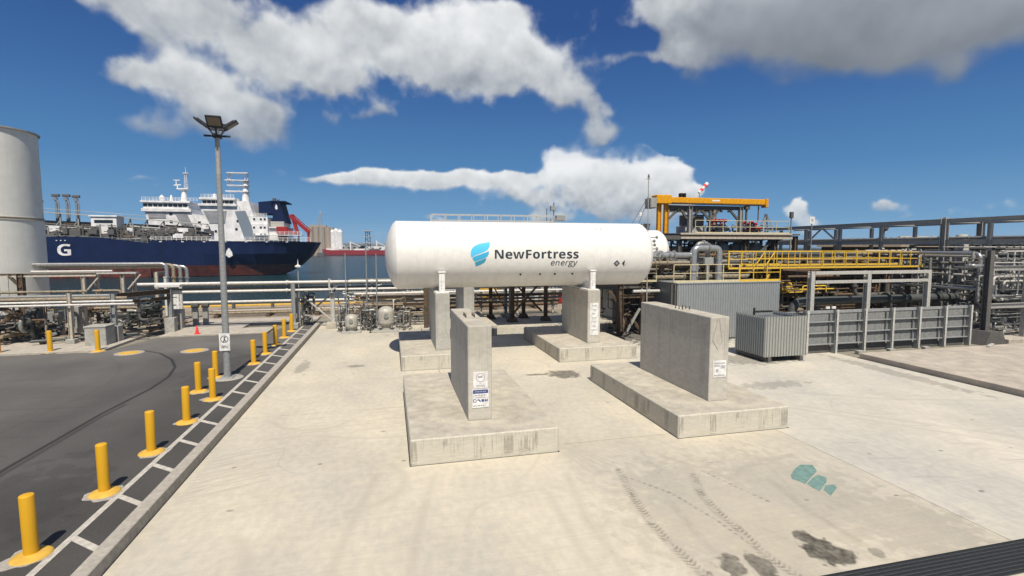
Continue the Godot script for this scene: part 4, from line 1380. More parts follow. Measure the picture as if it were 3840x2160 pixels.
# one pipe with its elbows and flanges as one part
func pipe(t: Node, pts: Array, r: float, m: Material, flanges := 0, sides := 10, called := "pipe", bend := 3.2) -> void:
	var b := MB.new()
	b.tube(pts, r, sides, r * bend)
	for i in flanges:
		var s := i % (pts.size() - 1)
		var a: Vector3 = pts[s]
		var c: Vector3 = pts[s + 1]
		var p := a.lerp(c, 0.3 + 0.4 * fmod(i * 0.618, 1.0))
		var d := (c - a).normalized()
		b.cyl(p - d * 0.02, p + d * 0.02, r * 1.55, r * 1.55, sides)
		b.cyl(p + d * 0.03, p + d * 0.07, r * 1.55, r * 1.55, sides)
	obj(called, b, m, t)

func valve(t: Node, p: Vector3, s: float, m: Material, wheel: Material) -> void:
	var b := MB.new()
	b.cyl(p - V(s, 0, 0), p + V(s, 0, 0), s * 0.55, s * 0.55, 8)
	b.cyl(p - V(s, 0, 0), p - V(s * 0.8, 0, 0), s * 0.9, s * 0.9, 8).cyl(p + V(s * 0.8, 0, 0), p + V(s, 0, 0), s * 0.9, s * 0.9, 8)
	b.cyl(p, p + V(0, s * 1.6, 0), s * 0.35, s * 0.22, 8)
	var v := obj("valve", b, m, t)
	obj("handwheel", MB.new().cyl(p + V(0, s * 1.6, 0), p + V(0, s * 1.75, 0), s * 0.8, s * 0.8, 10), wheel, v)

# pipework filling a volume: straight runs with elbows, drops and flanges
func cluster(t: Node, lo: Vector3, hi: Vector3, n: int, seed_: int, mats: Array, r0: float, r1: float, bias := Vector3(1, 1, 1), valves := 0) -> void:
	var r := RandomNumberGenerator.new()
	r.seed = seed_
	var sz := hi - lo
	for i in n:
		var p := V(r.randf_range(lo.x, hi.x), r.randf_range(lo.y, hi.y), r.randf_range(lo.z, hi.z))
		var pts := [p]
		var last := -1
		for k in 2 + r.randi() % 3:
			var ax := last
			while ax == last:
				var q := r.randf() * (bias.x + bias.y + bias.z)
				ax = 0 if q < bias.x else (1 if q < bias.x + bias.y else 2)
			last = ax
			var e: Vector3 = pts[-1]
			var target := r.randf_range(lo[ax], hi[ax])
			if absf(target - e[ax]) < 0.25: target = e[ax] + (0.4 if e[ax] < (lo[ax] + hi[ax]) * 0.5 else -0.4)
			e[ax] = target
			pts.append(e)
		var rad := r.randf_range(r0, r1) * (0.6 if r.randf() < 0.5 else 1.0)
		pipe(t, pts, rad, pick(mats, r), 1 + r.randi() % 3, 7)
	for i in valves:
		valve(t, V(r.randf_range(lo.x, hi.x), r.randf_range(lo.y, hi.y), r.randf_range(lo.z, hi.z)), r.randf_range(0.08, 0.16), pick(mats, r), M.steel_dark)

# bents of two posts with cross beams, on footings
func bents(t: Node, xs: Array, za: float, zb: float, h: float, levels: Array, m: Material, w := 0.2, foot := true) -> void:
	for x in xs:
		for z in [za, zb]:
			obj("post", MB.new().ibeam(V(x, 0.0, z), V(x, h, z), w, w, Vector3.RIGHT), m, t)
			if foot: obj("footing", MB.new().cspan(V(x - w * 1.2, -0.1, z - w * 1.2), V(x + w * 1.2, 0.32, z + w * 1.2), 0.02), M.conc_cool, t)
		for l in levels:
			obj("cross_beam", MB.new().ibeam(V(x, l, za), V(x, l, zb), w * 0.8, w), m, t)

func left_plant() -> void:
	# silo
	var s := thing("silo", "tall pale cylindrical silo at the left picture edge with a dark seam ring", "silo", V(-25.95, 0, -40.6))
	obj("lower_shell", MB.new().lathe([V2(3.03, 0), V2(3.03, 7.14)], Vector3.ZERO, Basis.IDENTITY, 64), M.silo, s)
	obj("upper_shell", MB.new().lathe([V2(3.0, 7.3), V2(3.0, 12.9)], Vector3.ZERO, Basis.IDENTITY, 64), M.silo, s)
	obj("seam_ring", MB.new().lathe([V2(3.0, 7.12), V2(3.07, 7.13), V2(3.07, 7.17), V2(2.96, 7.2), V2(2.96, 7.27), V2(3.05, 7.29), V2(3.05, 7.33), V2(3.0, 7.34)], Vector3.ZERO, Basis.IDENTITY, 64), M.steel_beige, s)
	obj("top_rim", MB.new().lathe([V2(2.99, 12.86), V2(3.12, 12.88), V2(3.12, 12.96), V2(2.9, 12.97), V2(0.01, 13.25)], Vector3.ZERO, Basis.IDENTITY, 64), M.steel_green, s)
	obj("lifting_lug", MB.new().box(V(1.2, 13.2, 2.2), V(0.3, 0.34, 0.06)).box(V(-1.2, 13.2, 2.2), V(0.3, 0.34, 0.06)).cyl(V(0.2, 13.1, 1.2), V(0.2, 13.4, 1.2), 0.1, 0.1, 8), M.silo, s)
	# upper pipe rack behind
	var t := thing("pipe_rack", "upper rack of silver pipes bent down at its right end before the ship", "pipe rack")
	bents(t, [-20.2, -17.9, -15.85], -40.0, -41.6, 3.62, [3.55], M.steel_beige, 0.2)
	for k in 4:
		var h: float = [4.22, 4.14, 4.06, 3.98][k]
		var z := -40.0 - 0.45 * k
		var xe := -15.2 + 0.26 * k
		pipe(t, [V(-34, h, z), V(xe, h, z), V(xe, 2.55, z)], 0.115, [M.pipe_silver, M.pipe_beige, M.pipe_grey, M.pipe_silver][k], 3, 12)
	pipe(t, [V(-34, 3.76, -39.85), V(-18.4, 3.76, -39.85)], 0.07, M.pipe_white, 2)
	obj("cable_tray", MB.new().span(V(-34, 3.56, -40.3), V(-17.0, 3.66, -39.8)), M.galv_light, t)
	for x in [-20.0, -17.6]:
		obj("brace", MB.new().bar(V(x, 2.5, -40.0), V(x + 0.8, 3.5, -40.0), 0.08, 0.08), M.steel_beige, t)
	# dark columns in front of the silo
	t = thing("steel_support", "dark braced steel columns in front of the base of the silo", "steel support")
	for x in [-23.4, -21.95]:
		obj("column", MB.new().ibeam(V(x, 0, -37.0), V(x, 3.75, -37.0), 0.3, 0.3, Vector3.RIGHT), M.steel_brown, t)
	obj("brace", MB.new().bar(V(-25.2, 3.7, -37.0), V(-23.5, 2.6, -37.0), 0.22, 0.22), M.steel_brown, t)
	obj("brace", MB.new().bar(V(-22.6, 3.7, -37.0), V(-21.95, 2.9, -37.0), 0.14, 0.14), M.steel_brown, t)
	obj("beam", MB.new().ibeam(V(-30, 3.68, -37.02), V(-18.0, 3.68, -37.02), 0.2, 0.24), M.steel_beige, t)
	obj("ladder", MB.new().bar(V(-22.95, 0.2, -36.8), V(-22.95, 3.7, -36.8), 0.05, 0.05).bar(V(-22.5, 0.2, -36.8), V(-22.5, 3.7, -36.8), 0.05, 0.05), M.galv_light, t)
	# near left rack
	t = thing("pipe_rack", "low rack of pale pipes at the left picture edge, nearest the road", "pipe rack")
	bents(t, [-22.5, -17.2], -32.6, -34.0, 2.85, [2.2], M.steel_beige, 0.18)
	for k in 5:
		var h: float = [2.86, 2.62, 2.50, 2.36, 2.22][k]
		var z: float = [-33.8, -33.4, -33.0, -32.7, -32.4][k]
		var xe: float = [-16.9, -15.0, -14.6, -14.2, -14.0][k]
		pipe(t, [V(-34, h, z), V(xe, h, z)], [0.075, 0.10, 0.10, 0.06, 0.06][k], [M.pipe_beige, M.pipe_grey, M.pipe_beige, M.pipe_white, M.pipe_white][k], 2, 10)
	pipe(t, [V(-16.6, 2.88, -33.7), V(-15.2, 2.88, -33.7), V(-15.2, 2.3, -33.7)], 0.07, M.pipe_beige, 1)
	# gate frame joining the two racks
	t = thing("steel_support", "grey gate shaped frame that carries the pipes across behind the concrete block", "steel support")
	for p in [[-15.25, -32.9], [-13.55, -35.9]]:
		obj("post", MB.new().ibeam(V(p[0], 0.02, p[1]), V(p[0], 2.75, p[1]), 0.24, 0.24, Vector3.RIGHT), M.galv, t)
		obj("footing", MB.new().cspan(V(p[0] - 0.28, -0.1, p[1] - 0.28), V(p[0] + 0.28, 0.95, p[1] + 0.28), 0.02), M.conc_cool, t)
	obj("beam", MB.new().ibeam(V(-15.25, 2.62, -32.9), V(-13.55, 2.62, -35.9), 0.22, 0.3), M.steel_brown, t)
	obj("beam", MB.new().ibeam(V(-15.25, 2.2, -32.9), V(-13.55, 2.2, -35.9), 0.16, 0.2), M.steel_brown, t)
	obj("cap_beam", MB.new().cspan(V(-14.3, 2.86, -36.3), V(-12.9, 3.04, -35.7), 0.02), M.pipe_white, t)
	cluster(t, V(-15.0, 0.9, -36.0), V(-13.8, 2.4, -34.2), 12, 301, [M.steel_dark, M.pipe_dark, M.pipe_brown], 0.05, 0.11, V(1, 1.4, 1), 3)
	# grey ground level pipework
	t = thing("pipework", "grey valves and pipes crowded at the left picture edge behind the bollards", "pipework")
	cluster(t, V(-22.6, 0.1, -35.6), V(-18.6, 2.3, -32.4), 46, 311, [M.pipe_dark, M.pipe_grey, M.steel_dark, M.pipe_beige, M.pipe_brown], 0.04, 0.12, V(1, 1.7, 0.8), 9)
	for k in 4:
		obj("cabinet", MB.new().cspan(V(-21.9 + 0.9 * k, 0.1, -35.8 - 0.3 * k), V(-21.3 + 0.9 * k, 1.5 + 0.25 * (k % 2), -35.2 - 0.3 * k), 0.02), [M.steel_grey, M.panel_dark, M.galv, M.steel_grey][k], t)
	t = thing("pipework", "low pipes running over the pale slabs behind the concrete block", "pipework")
	for k in 6:
		pipe(t, [V(-19.0 + 0.3 * k, 0.28, -32.4 - 0.7 * k), V(-14.6 + 0.3 * k, 0.28 + 0.04 * k, -34.0 - 0.65 * k)], 0.08, [M.pipe_dark, M.pipe_beige, M.pipe_brown][k % 3], 2, 8)
	cluster(t, V(-18.4, 0.15, -37.5), V(-14.0, 1.7, -34.6), 30, 317, [M.pipe_dark, M.pipe_grey, M.steel_dark, M.pipe_beige, M.pipe_brown], 0.04, 0.10, V(1.5, 1.2, 0.7), 7)
	for k in 3:
		obj("cabinet", MB.new().cspan(V(-16.6 + 1.3 * k, 0.05, -37.5), V(-15.9 + 1.3 * k, 1.3 + 0.3 * (k % 2), -36.9), 0.02), [M.galv_light, M.steel_dark, M.steel_grey][k], t)
	# small equipment standing on the quay behind
	for k in 2:
		var c := thing("control_post", ["slim grey control post with its twin, left, behind the pale slabs", "slim grey control post with its twin, right, behind the pale slabs"][k], "post", V(-13.05 + 0.62 * k, 0, -38.6))
		obj("pillar", MB.new().cspan(V(-0.16, 0, -0.12), V(0.16, 1.25, 0.12), 0.02), M.steel_grey, c)
		obj("head", MB.new().cspan(V(-0.22, 1.25, -0.16), V(0.22, 1.5, 0.16), 0.02), M.steel_dark, c)
	var sg := sign_plate("white notice hanging below the main rack above the quay edge", V(-14.9, 1.55, -40.0), 0.75, 1.05)
	var b := MB.new()
	print_rows(b, -0.2, 0.25, 0.3, 0.08, 0.0135, 41)
	print_rows(b, -0.25, 0.2, -0.25, 0.1, 0.0135, 42)
	obj("print", b, M.ink, sg)
	obj("leg", MB.new().bar(V(-0.3, -1.55, -0.03), V(-0.3, 0.5, -0.03), 0.06, 0.06).bar(V(0.3, -1.55, -0.03), V(0.3, 0.5, -0.03), 0.06, 0.06), M.galv, sg)
	for k in 2:
		var p := thing("white_post", ["white pipe stub standing left of the bent pipes", "white pipe stub standing under the bent pipes"][k], "post", V(-15.0 + 0.9 * k, 0, -39.2))
		obj("tube", MB.new().cyl(Vector3.ZERO, V(0, 3.3 - 0.5 * k, 0), 0.1, 0.1, 10), M.pipe_white, p)
		obj("cap", MB.new().cyl(V(0, 3.3 - 0.5 * k, 0), V(0, 3.36 - 0.5 * k, 0), 0.13, 0.13, 10), M.pipe_white, p)

func middle_plant() -> void:
	# the long rack that crosses the picture behind the lamp post
	var t := thing("pipe_rack", "long low rack of pale pipes crossing behind the lamp post", "pipe rack")
	bents(t, [-6.3, 3.6, 8.6], -36.0, -37.7, 2.98, [2.42, 2.8], M.galv, 0.24)
	for k in 6:
		var h: float = [3.04, 2.96, 2.90, 2.52, 2.46, 2.58][k]
		var z: float = [-36.2, -36.7, -37.3, -36.1, -36.8, -37.5][k]
		pipe(t, [V(-15.4, h, z), V(13.5, h - 0.02, z)], [0.10, 0.13, 0.09, 0.085, 0.12, 0.08][k], [M.pipe_white, M.pipe_beige, M.pipe_beige, M.pipe_white, M.pipe_dark, M.pipe_beige][k], 5, 10)
	# bracing bay
	t = thing("steel_support", "grey cross-braced post bay with a valve stand at the kerb's far end", "steel support")
	for p in [[-3.75, -35.2], [-6.35, -37.6]]:
		obj("post", MB.new().ibeam(V(p[0], 0.0, p[1]), V(p[0], 2.42, p[1]), 0.26, 0.26, Vector3.RIGHT), M.galv_light, t)
		obj("footing", MB.new().cspan(V(p[0] - 0.4, -0.1, p[1] - 0.4), V(p[0] + 0.4, 0.42, p[1] + 0.4), 0.03), M.conc, t)
	obj("cap_beam", MB.new().ibeam(V(-3.75, 2.5, -34.9), V(-3.75, 2.5, -37.8), 0.26, 0.2), M.galv_light, t)
	obj("brace", MB.new().bar(V(-6.3, 2.3, -37.5), V(-3.8, 0.5, -35.25), 0.08, 0.08), M.galv_light, t)
	obj("brace", MB.new().bar(V(-5.9, 0.5, -37.3), V(-3.8, 2.3, -35.2), 0.08, 0.08), M.steel_dark, t)
	obj("stub_post", MB.new().bar(V(-3.95, 2.6, -35.4), V(-3.95, 3.3, -35.4), 0.1, 0.1), M.galv_light, t)
	cluster(t, V(-6.0, 0.2, -37.4), V(-4.9, 2.5, -36.4), 12, 331, [M.steel_dark, M.steel_grey, M.pipe_dark], 0.04, 0.09, V(0.6, 2, 0.6), 3)
	cluster(t, V(-3.4, 0.1, -36.0), V(-2.6, 2.5, -34.8), 10, 337, [M.steel_dark, M.pipe_grey, M.pipe_brown], 0.05, 0.10, V(0.5, 2, 0.6), 2)
	# two small vessels
	var spec := [[-2.44, -33.2, 0.40, 1.02, "smaller of two grey domed vessels at the far end of the yard, on the left"], [-0.3, -33.2, 0.52, 1.42, "larger of two grey domed vessels at the far end of the yard, on the right"]]
	for e in spec:
		var v := thing("pressure_vessel", e[4], "vessel", V(e[0], 0, e[1]), "domed vessels at the back of the yard")
		var r: float = e[2]
		var h: float = e[3]
		var pr := []
		for i in 9:
			var a := -PI * 0.5 + PI * 0.5 * i / 8.0
			pr.append(V2(r * cos(a), h * 0.42 + r * 0.6 * sin(a)))
		for i in 9:
			var a := PI * 0.5 * i / 8.0
			pr.append(V2(r * cos(a), h * 0.86 + r * 0.75 * sin(a)))
		obj("shell", MB.new().lathe(pr, Vector3.ZERO, Basis.IDENTITY, 28), M.vessel, v)
		obj("skirt", MB.new().lathe([V2(r * 0.62, 0.0), V2(r * 0.62, h * 0.42)], Vector3.ZERO, Basis.IDENTITY, 20), M.vessel, v)
		obj("plinth", MB.new().cspan(V(-r * 1.5, -0.1, -r * 1.3), V(r * 1.5, 0.1, r * 1.3), 0.02), M.conc_cool, v)
		obj("nozzle", MB.new().cyl(V(0, h * 0.75, r * 0.8), V(0, h * 0.75, r * 1.12), r * 0.22, r * 0.22, 12).cyl(V(0, h * 0.75, r * 1.1), V(0, h * 0.75, r * 1.16), r * 0.3, r * 0.3, 12), M.pipe_grey, v)
		for k in 4:
			obj("leg", MB.new().cyl(V(r * 0.8 * (1 if k % 2 else -1), 0, r * 0.6 * (1 if k < 2 else -1)), V(r * 0.7 * (1 if k % 2 else -1), h * 0.5, r * 0.5 * (1 if k < 2 else -1)), 0.03, 0.03, 6), M.steel_dark, v)
	t = thing("pipework", "grey pipes and valves standing between and beside the two domed vessels", "pipework")
	cluster(t, V(-2.0, 0.1, -34.6), V(-0.9, 1.5, -33.0), 26, 341, [M.pipe_grey, M.steel_dark, M.pipe_dark, M.pipe_brown], 0.02, 0.06, V(0.8, 2.2, 0.6), 7)
	cluster(t, V(0.3, 0.1, -34.6), V(1.4, 1.3, -33.0), 22, 347, [M.pipe_grey, M.steel_dark, M.pipe_dark], 0.015, 0.05, V(0.8, 2.4, 0.6), 5)
	cluster(t, V(-3.4, 0.1, -34.2), V(-2.8, 1.2, -33.0), 10, 349, [M.pipe_grey, M.steel_dark], 0.02, 0.05, V(0.8, 2.0, 0.6), 2)
	pipe(t, [V(-1.3, 0.0, -32.6), V(-1.15, 0.7, -32.6)], 0.05, M.pipe_dark, 1)
	# thin masts
	var ms := [[-2.87, 5.0, "first of three thin masts left of the white tank, nearest the ship"], [-1.54, 5.6, "second of three thin masts left of the white tank, in the middle"], [-0.90, 4.95, "third of three thin masts left of the white tank, nearest the tank"]]
	for e in ms:
		var m := thing("thin_mast", e[2], "mast", V(e[0], 0, -35.0), "thin masts left of the tank")
		obj("pole", MB.new().cyl(Vector3.ZERO, V(0, e[1], 0), 0.045, 0.03, 8), M.galv, m)
		obj("base_plate", MB.new().cbox(V(0, 0.02, 0), V(0.3, 0.06, 0.3), 0.01), M.galv, m)
	var lp := thing("lamp_post", "short thin lamp post with a white cap in front of the ship's stern", "lamp post", V(-6.05, 0, -36.6))
	obj("pole", MB.new().cyl(Vector3.ZERO, V(0, 4.0, 0), 0.05, 0.04, 8), M.galv, lp)
	obj("cap", MB.new().lathe([V2(0.05, 4.0), V2(0.2, 4.04), V2(0.2, 4.12), V2(0.04, 4.2), V2(0.0, 4.6)], Vector3.ZERO, Basis.IDENTITY, 14), M.white, lp)
	# low pipes on the quay
	t = thing("pipe_line", "white pipe low over the quay behind the lamp post, cranked at its left end", "pipe")
	pipe(t, [V(-17.4, 0.35, -45.5), V(-16.7, 0.86, -46.0), V(9.0, 0.80, -46.0)], 0.11, M.pipe_white, 4, 12)
	for k in 9:
		obj("support", MB.new().cspan(V(-15.8 + 3.0 * k, 0.0, -46.15), V(-15.6 + 3.0 * k, 0.7, -45.85), 0.01), M.steel_dark, t)
	t = thing("pipe_line", "bundle of dark and beige pipes lying low on sleepers behind the yard", "pipe")
	for k in 6:
		pipe(t, [V(-13.4, 0.35, -42.3 - 0.45 * k), V(13.0, 0.35, -42.3 - 0.45 * k)], 0.09 + 0.02 * (k % 2), [M.pipe_beige, M.pipe_brown, M.pipe_beige, M.pipe_grey, M.pipe_beige, M.pipe_brown][k], 3, 8)
	for k in 8:
		obj("sleeper", MB.new().cspan(V(-13.0 + 3.6 * k, 0.0, -45.0), V(-12.7 + 3.6 * k, 0.24, -42.0), 0.01), M.steel_brown, t)
	# railed yellow platform left of the tank, over the quay
	railing("olive yellow railing left of the tank, above the quay, over the yellow platform", V(-3.2, 1.6, -43.0), V(3.0, 1.6, -43.0), 1.15, 6, M.rail_beige)
	t = thing("platform", "small yellow steel platform seen left of the tank's belly", "platform")
	obj("deck", MB.new().cspan(V(-1.6, 1.2, -43.4), V(5.5, 1.26, -41.0), 0.01), M.pipe_beige, t)
	obj("beam", MB.new().span(V(-1.6, 1.06, -41.05), V(5.5, 1.18, -40.95)), M.rail_yellow, t)
	for x in [-1.4, 1.2, 3.6, 5.3]:
		obj("leg", MB.new().bar(V(x, 0, -41.2), V(x, 1.1, -41.2), 0.12, 0.12), M.rail_yellow, t)
	cluster(t, V(-3.6, 1.3, -42.6), V(2.0, 2.6, -41.2), 14, 353, [M.pipe_dark, M.pipe_brown, M.pipe_white, M.steel_dark], 0.04, 0.09, V(1.4, 1, 0.4), 5)
	railing("olive railing in front of the small platform, just left of the tank's belly", V(-1.5, 1.26, -41.1), V(5.4, 1.26, -41.1), 1.0, 8, M.rail_beige)
	t = thing("pipe_line", "beige and white pipes at knee height behind the domed vessels and under the tank", "pipe")
	for k in 7:
		var h: float = [1.95, 1.62, 1.3, 1.0, 1.75, 0.7, 1.15][k]
		pipe(t, [V(-2.6 + 0.4 * k, h, -38.6 - 0.28 * k), V(13.6, h, -38.6 - 0.28 * k)], [0.09, 0.12, 0.09, 0.11, 0.07, 0.13, 0.08][k], [M.pipe_white, M.pipe_beige, M.pipe_grey, M.pipe_beige, M.pipe_white, M.pipe_brown, M.pipe_beige][k], 6, 9)
	for k in 6:
		obj("support", MB.new().bar(V(-2.0 + 3.0 * k, 0, -39.5), V(-2.0 + 3.0 * k, 1.9, -39.5), 0.14, 0.14).bar(V(-2.0 + 3.0 * k, 1.86, -38.4), V(-2.0 + 3.0 * k, 1.86, -40.6), 0.12, 0.12), M.steel_beige, t)
	t = thing("pipework", "thin upright pipes and gauges behind the domed vessels", "pipework")
	cluster(t, V(-3.0, 0.2, -36.0), V(3.4, 2.3, -35.0), 34, 361, [M.pipe_beige, M.pipe_grey, M.steel_dark, M.pipe_brown, M.pipe_white], 0.025, 0.07, V(1.2, 2.0, 0.3), 10)
	for k in 4:
		var cr := thing("crate", ["grey steel crate on the quay, left one seen under the tank", "pale crate on the quay beside the yellow machine under the tank", "beige crate on the quay between the braced legs and the hut", "grey blue crate on the quay under the right end of the tank"][k], "crate", V([5.6, 11.2, 14.2, 17.6][k], 0, [-47.0, -48.2, -49.2, -47.5][k]))
		obj("body", MB.new().cspan(V(-1.1, 0.12, -0.6), V(1.1, [1.5, 1.9, 2.4, 1.8][k], 0.6), 0.03), [M.galv, M.pipe_white, M.steel_beige, M.clad][k], cr)
		obj("skid", MB.new().span(V(-1.0, 0, -0.5), V(1.0, 0.12, 0.5)), M.steel_brown, cr)
		for j in 4:
			obj("rib", MB.new().cspan(V(-1.0 + 0.6 * j, 0.16, 0.6), V(-0.88 + 0.6 * j, [1.46, 1.86, 2.36, 1.76][k], 0.65), 0.008), M.galv_light, cr)
	# braced supports seen under the belly of the tank
	t = thing("steel_support", "dark brown braced legs seen under the belly of the tank", "steel support")
	for x in [7.3, 8.55, 9.85, 11.05]:
		var z := -35.2 if (x == 8.55 or x == 11.05) else -37.0
		obj("leg", MB.new().ibeam(V(x, 0.3, z), V(x, 3.1, z), 0.24, 0.24, Vector3.RIGHT), M.steel_brown, t)
		obj("plinth", MB.new().prism(PackedVector2Array([V2(x - 0.4, -0.05), V2(x + 0.4, -0.05), V2(x + 0.2, 0.32), V2(x - 0.2, 0.32)]), z - 0.3, z + 0.3), M.steel_brown, t)
	obj("beam", MB.new().ibeam(V(7.0, 1.75, -36.98), V(11.3, 1.75, -36.98), 0.14, 0.16), M.steel_brown, t)
	obj("beam", MB.new().ibeam(V(7.0, 3.05, -35.2), V(11.3, 3.05, -35.2), 0.2, 0.24), M.steel_brown, t)
	obj("brace", MB.new().bar(V(8.6, 0.6, -35.22), V(11.0, 2.9, -36.0), 0.11, 0.11), M.steel_brown, t)
	obj("brace", MB.new().bar(V(8.6, 2.9, -35.26), V(11.0, 0.6, -36.04), 0.11, 0.11), M.steel_brown, t)
	obj("brace", MB.new().bar(V(7.3, 2.9, -37.06), V(8.5, 0.6, -37.06), 0.09, 0.09), M.steel_brown, t)
	t = thing("steel_support", "pair of dark brown columns just left of the pier under the tank", "steel support")
	for p in [[2.05, -30.4], [2.3, -31.2]]:
		obj("column", MB.new().ibeam(V(p[0], 0.0, p[1]), V(p[0], 3.1, p[1]), 0.24, 0.26, Vector3.RIGHT), M.steel_brown, t)
	obj("stub", MB.new().cspan(V(1.75, -0.05, -30.8), V(2.3, 0.55, -30.1), 0.03), M.conc, t)
	# equipment on the quay glimpsed under the tank
	var y := thing("generator", "yellow machine on the quay glimpsed under the tank", "machine", V(9.3, 0, -46.5))
	obj("body", MB.new().cspan(V(-1.3, 0.7, -0.7), V(1.1, 2.2, 0.7), 0.06), M.yellow_pale, y)
	obj("grille", MB.new().cspan(V(0.3, 0.9, 0.68), V(1.0, 2.0, 0.74), 0.01), M.steel_brown, y)
	obj("canopy", MB.new().cspan(V(-1.5, 2.2, -0.8), V(1.2, 2.34, 0.8), 0.03), M.white, y)
	for x in [-1.0, 0.0, 0.9]:
		obj("wheel", MB.new().cyl(V(x, 0.4, -0.6), V(x, 0.4, 0.6), 0.4, 0.4, 14), M.black, y)
	obj("chassis", MB.new().span(V(-1.4, 0.4, -0.5), V(1.3, 0.7, 0.5)), M.galv_light, y)
	var rd := thing("hose_cabinet", "red cabinet on the quay seen under the right part of the tank", "cabinet", V(15.4, 0, -45.5))
	obj("body", MB.new().cspan(V(-0.9, 0.1, -0.3), V(0.7, 0.9, 0.3), 0.03), M.red, rd)
	obj("door", MB.new().cspan(V(-0.8, 0.2, 0.29), V(-0.1, 0.8, 0.33), 0.01), M.red, rd)
	obj("lid", MB.new().cspan(V(-1.0, 0.9, -0.4), V(0.8, 1.02, 0.4), 0.02), M.pipe_white, rd)
	var wh := thing("equipment_hut", "small white hut on the quay between the braced legs under the tank", "hut", V(13.0, 0, -47.5))
	obj("wall", MB.new().cspan(V(-1.2, 0, -0.9), V(1.2, 2.5, 0.9), 0.03), M.white, wh)
	obj("roof", MB.new().cspan(V(-1.35, 2.5, -1.05), V(1.35, 2.64, 1.05), 0.02), M.galv_light, wh)
	obj("door", MB.new().cspan(V(-0.4, 0.05, 0.9), V(0.5, 2.1, 0.94), 0.01), M.galv, wh)

